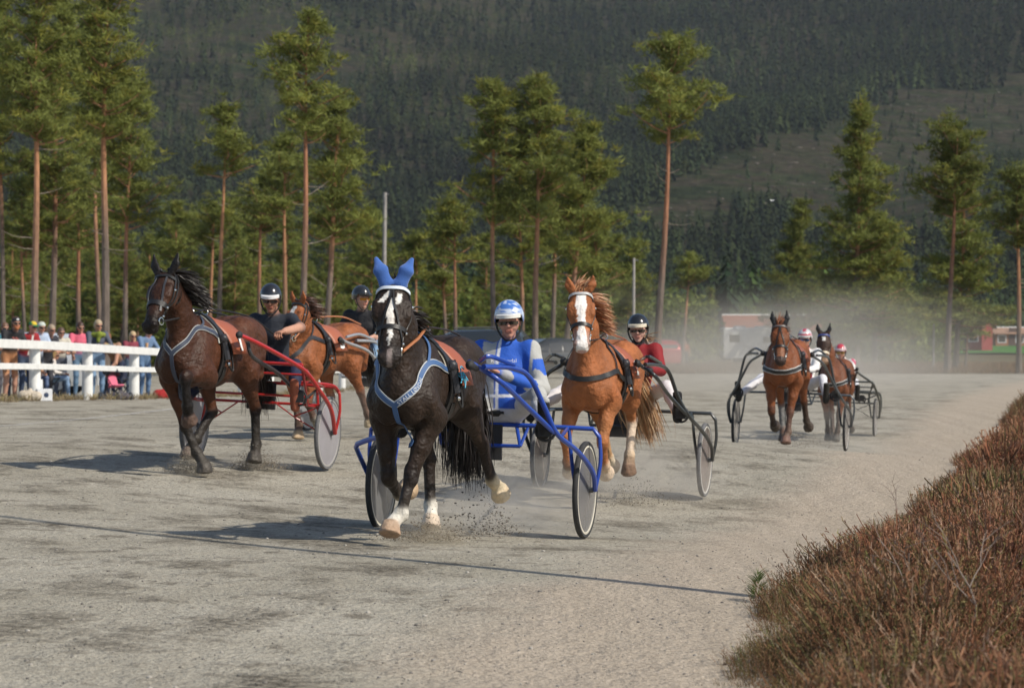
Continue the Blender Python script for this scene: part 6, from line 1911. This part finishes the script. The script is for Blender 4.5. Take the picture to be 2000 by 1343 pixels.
# ------------------------------------------------------------------ spectators
def stand(lean=.16, hands=None, seated=False, elx=0):
    if seated:
        pel = np.array([0, 0, .52])
        J = dict(pelvis=pel, waist=pel + [.03, 0, .14], chest=pel + [.06, 0, .32], neck=pel + [.12, 0, .52])
        for s, t in (('l', 1), ('r', -1)):
            J['s' + s] = J['chest'] + [0, t * .18, .135]; J['p' + s] = pel + [.02, t * .1, -.01]; J['k' + s] = np.array([.46, t * .13, .56]); J['a' + s] = np.array([.50, t * .12, .10]); J['t' + s] = np.array([.66, t * .13, .05])
            J['h' + s] = np.array([.42, t * .12, .68]); J['e' + s] = np.array([.15, t * .24, .72])
        return J
    pel = np.array([-.05, 0, .93])
    J = dict(pelvis=pel, waist=pel + [lean * .25, 0, .14], chest=pel + [lean * .7, 0, .31], neck=pel + [lean * 1.25, 0, .51])
    for s, t in (('l', 1), ('r', -1)):
        J['s' + s] = J['chest'] + [0, t * .185, .135]; J['p' + s] = pel + [0, t * .095, -.02]; J['k' + s] = np.array([.02, t * .10, .50]); J['a' + s] = np.array([-.02, t * .11, .09]); J['t' + s] = np.array([.14, t * .13, .035])
        J['h' + s] = np.array([.46, t * .08, 1.10]); J['e' + s] = np.array([.22, t * .26, 1.10])
    if hands:
        for k, v in hands.items(): J[k] = np.array(v, float)
    return J
def hair_cap(root, M, c, long=False, cut=.02, name='hair', m=None):
    P = [Seg((-.02, 0, .030), (-.005, 0, .045), (.086, .100), (.084, .098), .02, c)]
    for s in (-1, 1): P.append(Seg((-.03, s * .062, -.0), (-.02, s * .060, -.045 if not long else -.15), (.030, .028), (.032, .03), .03, c))
    if long: P.append(Seg((-.07, 0, -.02), (-.08, 0, -.18), (.06, .035), (.05, .03), .03, c))
    P.append(Seg((.072, -.05, -.02), (.072, .05, -.02), (.055, .060), (.055, .060), .01, c, u=(0, 0, 1), sub=True))
    V, Q, C = polygonise([p.xf(M) for p in P], .010)
    return mesh_obj(name, V, Q, m or M_HAIR, root, True, C)
def cap(root, M, c, c2=None, vis=True, emblem=None):
    mb = MB(); rings = []
    for i in range(7):
        t = i / 6 * math.pi / 2; rr_ = math.cos(t * .98)
        rings.append([(-.008 + .104 * rr_ * math.cos(a), .088 * rr_ * math.sin(a), .045 + .082 * math.sin(t)) for a in np.linspace(0, 2 * math.pi, 18, endpoint=False)])
    k = len(mb.V); mb.loft([[tuple(xp(M, p)) for p in r] for r in rings], c)
    if c2:
        Lp = xp(np.linalg.inv(M), np.array(mb.V)); mb.C = [tuple(c2) if (p[0] > .0 and p[2] > .05 and abs(p[1]) < .06) else tuple(c) for p in Lp]
    if vis: mb.loft([[tuple(xp(M, p)) for p in [(.085, y, .050), (.165 - abs(y) * .6, y, .030), (.163 - abs(y) * .6, y, .024), (.085, y, .044)]] for y in np.linspace(-.065, .065, 7)], c)
    o = mb.build('cap', M_CLOTH, root)
    if emblem: MB().ball(tuple(xp(M, (.090, .0, .080))), (.012, .028, .024), 10, 6, M[:3, :3], emblem).build('emblem', M_CLOTH, o)
def spectator(px, headtop, label, cl, J, yaw, hyaw, D=None, hair=None, long=False, capc=None, gl=True, skin=SKIN, beard=None, tall=1.78, behind=.50, cat='person', group=None, dz=0.0):
    if D is None:
        k = (px - CX) / FPX; D = (-9.41 - 5.25 - behind) / (k - .1)
    x = (px - CX) / FPX * D; z = gz(x, D) + dz
    top = HC + (YH - headtop) / FPX * D
    sc_ = min(1.12, max(.80, (top - z) / tall))
    r = empty('person', (x, D, z), R(yaw), label, cat, group, sc_)
    M = face_M(J['neck'] + [.045, 0, .125], hyaw, 6)
    person(r, J, cl, dict(M=M, beard=beard, h=.009), .016, .008, skin)
    if capc: cap(r, M, *capc)
    if hair: hair_cap(r, M, hair, long)
    if gl: glasses(r, M, M_LENS, hh=.034, name='sunglasses')
    return r, M, (x, D, z)
JE = (.10, .16, .28)
def print_tee(V, C):
    m_ = (V[:, 0] > .12) & (np.abs(V[:, 1]) < .07) & (V[:, 2] > 1.14) & (V[:, 2] < 1.28) & (C.max(1) < .1) & (np.sin(V[:, 1] * 90) * np.sin(V[:, 2] * 110) > 0); C[m_] = (.45, .12, .10)
def jersey(V, C):
    m_ = (C[:, 0] > .2) & (C[:, 1] < .1) & (np.abs(V[:, 1]) < .025); C[m_] = (.7, .68, .66)
spectator(20, 610, 'bearded man in black cap and black printed t-shirt leaning on the fence, leftmost spectator', dict(torso=(.025, .025, .028), sleeve=(.025, .025, .028), fore=SKIN, pants=(.42, .20, .10), shin=SKIN, shoe=(.1, .1, .1), paint=print_tee), stand(.20), -50, -12, capc=((.03, .03, .035), None, False, (.7, .7, .7)), beard=(.34, .12, .045), hair=(.08, .04, .02))
spectator(50, 619, 'man in green and yellow cap and red jersey leaning on the fence', dict(torso=(.30, .025, .03), sleeve=(.30, .025, .03), fore=SKIN, pants=(.05, .07, .12), shoe=(.1, .1, .1), paint=jersey), stand(.22), -45, 5, capc=((.03, .16, .07), (.62, .45, .05)), skin=(.52, .27, .20))
spectator(71, 620, 'person with pale headband hat, light blue shirt and long grey skirt at the fence', dict(torso=(.40, .48, .62), sleeve=(.40, .48, .62), fore=SKIN, pants=(.12, .13, .16), shin=(.12, .13, .16), shoe=(.2, .2, .2), skirt=(.12, .13, .16)), stand(.18), -50, 0, hair=(.30, .28, .20), capc=((.50, .55, .50), None, False), D=55.2)
spectator(90, 626, 'short grey-haired woman in dark top and sunglasses leaning on the fence', dict(torso=(.035, .035, .045), sleeve=(.035, .035, .045), fore=SKIN, pants=(.05, .05, .06), shoe=(.1, .1, .1)), stand(.20), -50, 4, hair=(.30, .23, .16), D=56.0)
spectator(157, 621, 'dark-haired woman in pink t-shirt and sunglasses beside the white car', dict(torso=(.62, .12, .18), sleeve=(.62, .12, .18), fore=SKIN, pants=(.12, .2, .3), shoe=(.1, .1, .1)), stand(.02, dict(hl=(.25, .20, .95), hr=(.2, -.2, .95))), -70, 8, hair=(.06, .03, .02), long=True, behind=1.6)
r_, M_, P_ = spectator(190, 616, 'grey-blonde woman in olive scarf and slate sweater holding a paper plate', dict(torso=(.08, .09, .12), sleeve=(.08, .09, .12), fore=(.08, .09, .12), pants=(.18, .28, .42), shoe=(.3, .3, .3)), stand(.06, dict(hl=(.36, .10, 1.16), hr=(.34, -.14, 1.14))), -62, 4, hair=(.36, .28, .18))
Vs, Qs, Cs = polygonise([Seg((-.02, -.17, 1.36), (.16, .0, 1.38), .055, .06, .03, (.20, .24, .04)), Seg((.16, 0, 1.38), (-.02, .18, 1.36), .06, .055, .03, (.20, .24, .04)), Seg((.15, -.02, 1.36), (.17, -.04, 1.24), .05, .04, .04, (.17, .21, .035)), Seg((-.02, .18, 1.37), (-.10, 0, 1.40), .05, .05, .04, (.20, .24, .04)), Seg((-.10, 0, 1.40), (-.02, -.18, 1.37), .05, .05, .04, (.20, .24, .04))], .012)
mesh_obj('scarf', Vs, Qs, M_CLOTH, r_, True, Cs)
pl = MB().lathe([(.001, 0), (.08, .003), (.12, .022), (.125, .024), (.12, .018), (.08, -.003), (.001, -.006)], axis='z', n=20, c=(.75, .75, .73)); pl.ball((0, 0, .02), (.06, .05, .02), 8, 5, None, (.55, .42, .15))
o = pl.build('paper_plate', M_CLOTH); o.location = (P_[0] + .27, P_[1] - .42, P_[2] + 1.20); tag(o, 'white paper plate of food held by the woman with the olive scarf', 'plate')
spectator(228, 655, 'red-brown haired person bending down behind the top rail, bare arm reaching out', dict(torso=(.26, .15, .09), sleeve=SKIN, fore=SKIN, pants=(.03, .04, .08), shoe=(.1, .1, .1)), stand(.42, dict(hl=(.55, .05, .72), el=(.42, .2, .92), hr=(.5, -.15, .9))), -110, -30, hair=(.22, .09, .04), gl=False, tall=1.62, long=True)
spectator(283, 628, 'person in blue denim shirt and jeans behind the fence beside the dark horse\'s chest', dict(torso=(.13, .20, .32), sleeve=(.13, .20, .32), fore=(.13, .20, .32), pants=(.12, .20, .34), shoe=(.1, .1, .1), collar=(.45, .2, .18)), stand(.12), -40, 0, hair=(.2, .12, .08))
spectator(8, 622, 'partly hidden person in teal top behind the bearded man', dict(torso=(.05, .18, .22), sleeve=(.05, .18, .22), fore=SKIN, pants=(.1, .1, .12), shoe=(.1, .1, .1)), stand(.05), -60, 0, hair=(.15, .08, .05), behind=1.3)
spectator(118, 632, 'person in cream top standing behind between the grey-haired woman and the white car', dict(torso=(.5, .46, .38), sleeve=(.5, .46, .38), fore=SKIN, pants=(.08, .09, .12), shoe=(.1, .1, .1)), stand(.05), -60, 0, hair=(.10, .06, .04), behind=1.5)
spectator(258, 640, 'woman in wine-red top with long fair hair standing behind the seated person in navy', dict(torso=(.22, .04, .06), sleeve=(.22, .04, .06), fore=SKIN, pants=(.1, .14, .2), shoe=(.1, .1, .1)), stand(.05), -60, 0, hair=(.45, .33, .18), long=True, behind=1.6)
spectator(60, 690, 'child in yellow t-shirt crouched low behind the lower rail', dict(torso=(.50, .36, .08), sleeve=(.50, .36, .08), fore=SKIN, pants=(.1, .14, .25), shoe=(.3, .3, .3)), stand(seated=True), -40, 0, hair=(.30, .20, .10), tall=1.30, behind=.7, gl=False)
# seated people
r_, M_, P_ = spectator(96, 694, 'seated woman with short blonde hair, white jacket and jeans seen between the rails', dict(torso=(.66, .62, .58), sleeve=(.66, .62, .58), fore=(.66, .62, .58), pants=(.20, .30, .46), shoe=(.12, .1, .1)), stand(seated=True), 12, -20, hair=(.42, .28, .12), tall=1.30, behind=.75)
spectator(240, 688, 'seated person in navy clothes low behind the fence', dict(torso=(.025, .03, .06), sleeve=(.025, .03, .06), fore=(.025, .03, .06), pants=(.02, .025, .05), shoe=(.05, .05, .05)), stand(seated=True), -150, 0, hair=(.2, .1, .06), tall=1.30, behind=.9, gl=False)
def camp_chair(loc, yaw, label, c):
    r = empty('folding_chair', loc, R(yaw), label, 'chair', 'folding chairs behind the fence')
    m = mat('chair_tube', (.03, .03, .03), .4, .5); m2 = mat('chair_fabric_%d' % int(c[0] * 999), c, .8)
    for s in (-1, 1):
        MB().tube([(.24, s * .24, 0), (-.20, s * .24, .46), (-.28, s * .24, .86)], .012, 6).build('leg', m, r); MB().tube([(-.24, s * .25, 0), (.22, s * .25, .46)], .012, 6).build('leg', m, r)
    MB().box((0, 0, .45), (.44, .46, .02), bev=.005).build('seat', m2, r); MB().box((-.25, 0, .68), (.02, .46, .34), rot('Y', -14)).build('backrest', m2, r)
camp_chair(P_, 12, 'dark folding chair under the seated blonde woman', (.04, .035, .03))
k = gpx(240, 61.2); camp_chair(k, -150, 'dark folding chair under the seated person in navy', (.03, .03, .035))
# far figure
spectator(1338, 662, 'distant person in orange top standing in the dust right of the red car', dict(torso=(.45, .16, .08), sleeve=(.45, .16, .08), fore=SKIN, pants=(.1, .1, .12), shoe=(.1, .1, .1)), stand(0, dict(hl=(.1, .26, .85), hr=(.1, -.26, .85), el=(.0, .26, 1.12), er=(.0, -.26, 1.12))), -90, 0, D=150, hair=(.1, .06, .04), gl=False)
# pushchair
b = gpx(216, 58.2) ; b[0] += .1
r = empty('pushchair', b, R(-40), 'black child pushchair with pink lining parked against the fence', 'pushchair', None, .72)
mt_ = mat('pushchair_frame', (.03, .03, .035), .4, .5); pk = mat('pink_fabric', (.62, .14, .22), .8)
for s in (-1, 1):
    MB().tube([(.42, s * .22, .12), (.05, s * .22, .50), (-.35, s * .22, .95)], .014, 6).build('frame_tube', mt_, r); MB().tube([(-.38, s * .22, .12), (.02, s * .22, .52)], .014, 6).build('frame_tube', mt_, r)
    for x in (.42, -.38): MB().lathe([(.07, -.02), (.11, -.022), (.12, 0), (.11, .022), (.07, .02)], (x, s * .25, .12), n=20, c=(.7, .7, .7)).build('wheel', M_TYREG, r)
MB().box((.05, 0, .42), (.36, .38, .06), rot('Y', -10), bev=.02).build('seat', pk, r); MB().box((-.14, 0, .62), (.05, .36, .42), rot('Y', -20), bev=.015).build('backrest', pk, r)
V, Q, C = polygonise([Seg((-.22, -.16, .86), (-.22, .16, .86), .12, .12, .02, (1, 1, 1)), Seg((-.10, -.17, .78), (-.10, .17, .78), .10, .10, .02, (1, 1, 1)), Seg((-.04, -.1, .70), (-.04, .1, .70), .13, .13, .02, (1, 1, 1), sub=True)], .016); mesh_obj('hood', V, Q, mt_, r)
MB().tube([(-.35, -.22, .95), (-.38, 0, .97), (-.35, .22, .95)], .016, 6).build('handle', mt_, r)
# bags and bits at the fence foot
def bag(px, D, size, c, label, cat='bag'):
    b = gpx(px, D); b[0] += .25; s0 = size
    P = [Seg((-s0 * .5, 0, s0 * .35), (s0 * .5, 0, s0 * .33), s0 * .38, s0 * .34, .05, c), Seg((0, 0, s0 * .6), (0, .02, s0 * .8), s0 * .18, s0 * .10, .06, c), Seg((-s0 * .2, -.05, s0 * .2), (s0 * .3, .05, s0 * .25), s0 * .35, s0 * .3, .05, c)]
    V, Q, C = polygonise(P, .02); V += rng.normal(0, .004, V.shape)
    o = mesh_obj('bag', V, Q, M_CLOTH, None, True, C); o.location = tuple(b); tag(o, label, cat)
bag(34, 52.2, .28, (.52, .45, .36), 'crumpled cream bag lying at the foot of the leftmost visible post')
bag(213, 58.0, .24, (.10, .09, .10), 'small dark bag under the pushchair')
for i, (px, D, sz, lb) in enumerate([(53, 52.6, (.16, .12, .42), 'narrow white carton standing left of the leftmost post'), (64, 52.3, (.30, .18, .24), 'low white carton with dark print in front of the leftmost post')]):
    b = gpx(px, D); b[0] += .22; e = MB().box((0, 0, sz[2] / 2), sz, None, (.70, .71, .73), .01).build('carton', M_CLOTH); e.location = tuple(b); e.rotation_euler = (0, 0, R(20)); tag(e, lb, 'carton')
    q = MB(); q.ball((sz[0] * .1, -sz[1] / 2 - .001, sz[2] * .5), (.05, .004, .05), 12, 6, None, (.05, .07, .12)); q.build('print', M_CLOTH, e)
b = fp(61.2); o = MB().lathe([(.001, 0), (.030, 0), (.038, .10), (.036, .10), (.028, .006), (.001, .006)], axis='z', n=14, c=(.55, .33, .18)).build('paper_cup', M_CLOTH); o.location = (b[0] + .145, b[1], b[2] + 1.195)
tag(o, 'brown paper cup standing on the top rail', 'cup')
bag(300, 63.2, .30, (.35, .03, .03), 'red bag on the ground behind the fence beside the dark horse')
# white bird-like speck: a small butterfly against the hillside
x, y, z = at(1508, 392, 60)
b = MB()
for s in (-1, 1): b.add([(0, 0, 0), (s * .035, .02, .03), (s * .045, -.01, .012), (s * .02, -.03, -.01)], [(0, 1, 2, 3)], (.8, .8, .78))
b.ball((0, 0, 0), (.006, .02, .006), 6, 4, None, (.2, .18, .15)); o = b.build('butterfly', mat('butterfly_wing', rough=.8, attr=True), None, False); o.location = (x, y, z); tag(o, 'tiny white butterfly flying in front of the dark hillside', 'butterfly')

# ------------------------------------------------------------------ kicked-up dirt and dust
def clods(px, D, n, spread, hgt, label, dark=(.10, .085, .06), size=.006, dx=0.0):
    b = gpx(px, D); X = rng.normal(0, spread, n) + dx * rng.uniform(0, 1, n); Yd = rng.normal(0, spread * .8, n); Z = np.abs(rng.normal(0, hgt, n)) * np.exp(-np.abs(X - 0) / (spread * 2.2))
    P = np.stack([b[0] + X, b[1] + Yd, b[2] + Z + .02], 1)
    o = scatter('kicked_dirt', [(tV, tri, np.ones((len(tV), 3)))], P, size * rng.uniform(.3, 1.0, n) ** 1.6 * 1.25, rng.uniform(0, 6.28, n), mat('dirt_grain', rough=.95, attr=True), np.array([dark]) * rng.uniform(.7, 2.2, (n, 1)))
    tag(o, label, 'kicked dirt', kind='stuff')
clods(372, 24.3, 3000, .10, .13, 'sand spraying up from the planted forefoot of the dark bay horse', (.16, .14, .11))
clods(503, 25.3, 3000, .12, .12, 'sand spraying up from the planted hind foot of the dark bay horse', (.16, .14, .11))
clods(832, 18.0, 1500, .16, .08, 'sand thrown up behind the white hind foot of the black horse', (.12, .10, .075))
clods(935, 19.0, 260, .14, .24, 'dark clods flying up between the black horse and its sulky', (.06, .05, .036), .009)
clods(965, 19.2, 500, .10, .12, 'burst of dark sand under the black horse\'s tail', (.10, .085, .065))
clods(1240, 24.6, 900, .22, .12, 'fine dirt hanging behind the chestnut horse\'s hooves', (.11, .095, .07))
clods(1550, 37.5, 900, .25, .15, 'dirt thrown up under the nearer bay of the rear pair', (.12, .10, .08))

def dust(name, c, r, dens, label, color=(.93, .88, .80), seed=0, nsc=2.2, soft=1.0):
    """a soft cloud: density falls off towards the surface of its ellipsoid"""
    bm_ = MB().ball((0, 0, 0), 1.0, 24, 14); m = bpy.data.materials.new(name); m.use_nodes = True; t = m.node_tree; t.nodes.remove(t.nodes['Principled BSDF'])
    v = t.nodes.new('ShaderNodeVolumePrincipled'); v.inputs['Color'].default_value = (*color, 1); v.inputs['Anisotropy'].default_value = .25
    tc = t.nodes.new('ShaderNodeTexCoord'); ob = tc.outputs['Object']
    ln = t.nodes.new('ShaderNodeVectorMath'); ln.operation = 'LENGTH'; t.links.new(ob, ln.inputs[0])
    mr = t.nodes.new('ShaderNodeMapRange'); mr.interpolation_type = 'SMOOTHSTEP'; mr.inputs['From Min'].default_value = 1.0; mr.inputs['From Max'].default_value = .05; mr.inputs['To Min'].default_value = 0; mr.inputs['To Max'].default_value = 1
    t.links.new(ln.outputs['Value'], mr.inputs['Value'])
    n = t.nodes.new('ShaderNodeTexNoise'); n.inputs['Scale'].default_value = nsc; n.inputs['Detail'].default_value = 3; mp = t.nodes.new('ShaderNodeMapping'); mp.inputs['Location'].default_value = (seed * 3.7, seed, 0)
    t.links.new(ob, mp.inputs['Vector']); t.links.new(mp.outputs[0], n.inputs['Vector'])
    m2 = t.nodes.new('ShaderNodeMapRange'); m2.inputs['From Min'].default_value = .38; m2.inputs['From Max'].default_value = .68; t.links.new(n.outputs['Fac'], m2.inputs['Value'])
    mu = t.nodes.new('ShaderNodeMath'); mu.operation = 'MULTIPLY'; t.links.new(mr.outputs[0], mu.inputs[0]); t.links.new(m2.outputs[0], mu.inputs[1])
    m3 = t.nodes.new('ShaderNodeMath'); m3.operation = 'MULTIPLY'; t.links.new(mu.outputs[0], m3.inputs[0]); m3.inputs[1].default_value = dens
    t.links.new(m3.outputs[0], v.inputs['Density']); t.links.new(v.outputs[0], t.nodes['Material Output'].inputs['Volume'])
    o = bm_.build('dust_cloud', m); o.location = tuple(c); o.scale = tuple(r); tag(o, label, 'dust', kind='stuff')
    return o
dust('dust_big', gpx(1450, 108) + [0, 0, .9], (15, 44, 3.6), .036, 'broad pale dust cloud hanging over the curve behind the rear pair', seed=1, nsc=1.6)
dust('dust_right', gpx(1640, 100) + [0, 0, .6], (9, 30, 2.4), .026, 'thinner dust drifting right of the rear pair', seed=2, nsc=1.8)
dust('dust_low', gpx(1480, 78) + [0, 0, .3], (9.5, 26, 1.9), .034, 'low pale dust spreading across the track from the centre to the right', seed=11, nsc=1.7)
dust('dust_mid', gpx(1560, 44) + [0, 0, .1], (2.6, 8, 1.0), .10, 'low dust around the legs of the rear pair', seed=3, nsc=2.5)
dust('dust_chest', gpx(1240, 25.4) + [0, 0, .1], (1.1, 1.6, .60), 1.5, 'dust puff behind the chestnut horse\'s hooves', seed=4, nsc=3)
dust('dust_blue', gpx(950, 19.6) + [0, 0, .1], (.85, 1.2, .42), 2.2, 'dust puff trailing the black horse', seed=5, nsc=3)
dust('dust_blue2', gpx(1050, 23.0) + [0, 0, .1], (1.0, 1.6, .5), .9, 'dust haze around the far wheel of the chestnut\'s sulky', seed=8, nsc=3)
dust('dust_hoof', gpx(846, 17.9) + [0, 0, .04], (.34, .5, .20), 4.5, 'tan puff of dust beside the white hind foot of the black horse', seed=13, nsc=3, color=(.75, .66, .52))
dust('dust_fore', gpx(372, 24.2) + [0, 0, .04], (.30, .4, .20), 3.5, 'puff of sand dust at the planted forefoot of the dark bay horse', seed=14, nsc=3, color=(.85, .78, .66))
dust('dust_red', gpx(500, 25.5) + [0, 0, .05], (.55, .7, .26), 1.8, 'dust puff at the dark bay horse\'s planted hind foot', seed=6, nsc=3)
dust('dust_bay4', gpx(680, 30.5) + [0, 0, .3], (.6, 1.4, .6), .35, 'thin dust behind the half-hidden bay horse', seed=7, nsc=3)
# ------------------------------------------------------------------ air
if HAZE > 0:
    m = bpy.data.materials.new('haze_air'); m.use_nodes = True; t = m.node_tree; t.nodes.remove(t.nodes['Principled BSDF'])
    v = t.nodes.new('ShaderNodeVolumePrincipled'); v.inputs['Color'].default_value = (.78, .86, 1.0, 1); v.inputs['Density'].default_value = HAZE; v.inputs['Anisotropy'].default_value = .2
    t.links.new(v.outputs[0], t.nodes['Material Output'].inputs['Volume'])
    o = MB().box((0, 1780, 0 + 520), (4400, 3720, 1052)).build('haze', m, None, False); tag(o, 'thin bluish air that fades the far mountainside', 'haze', kind='stuff')
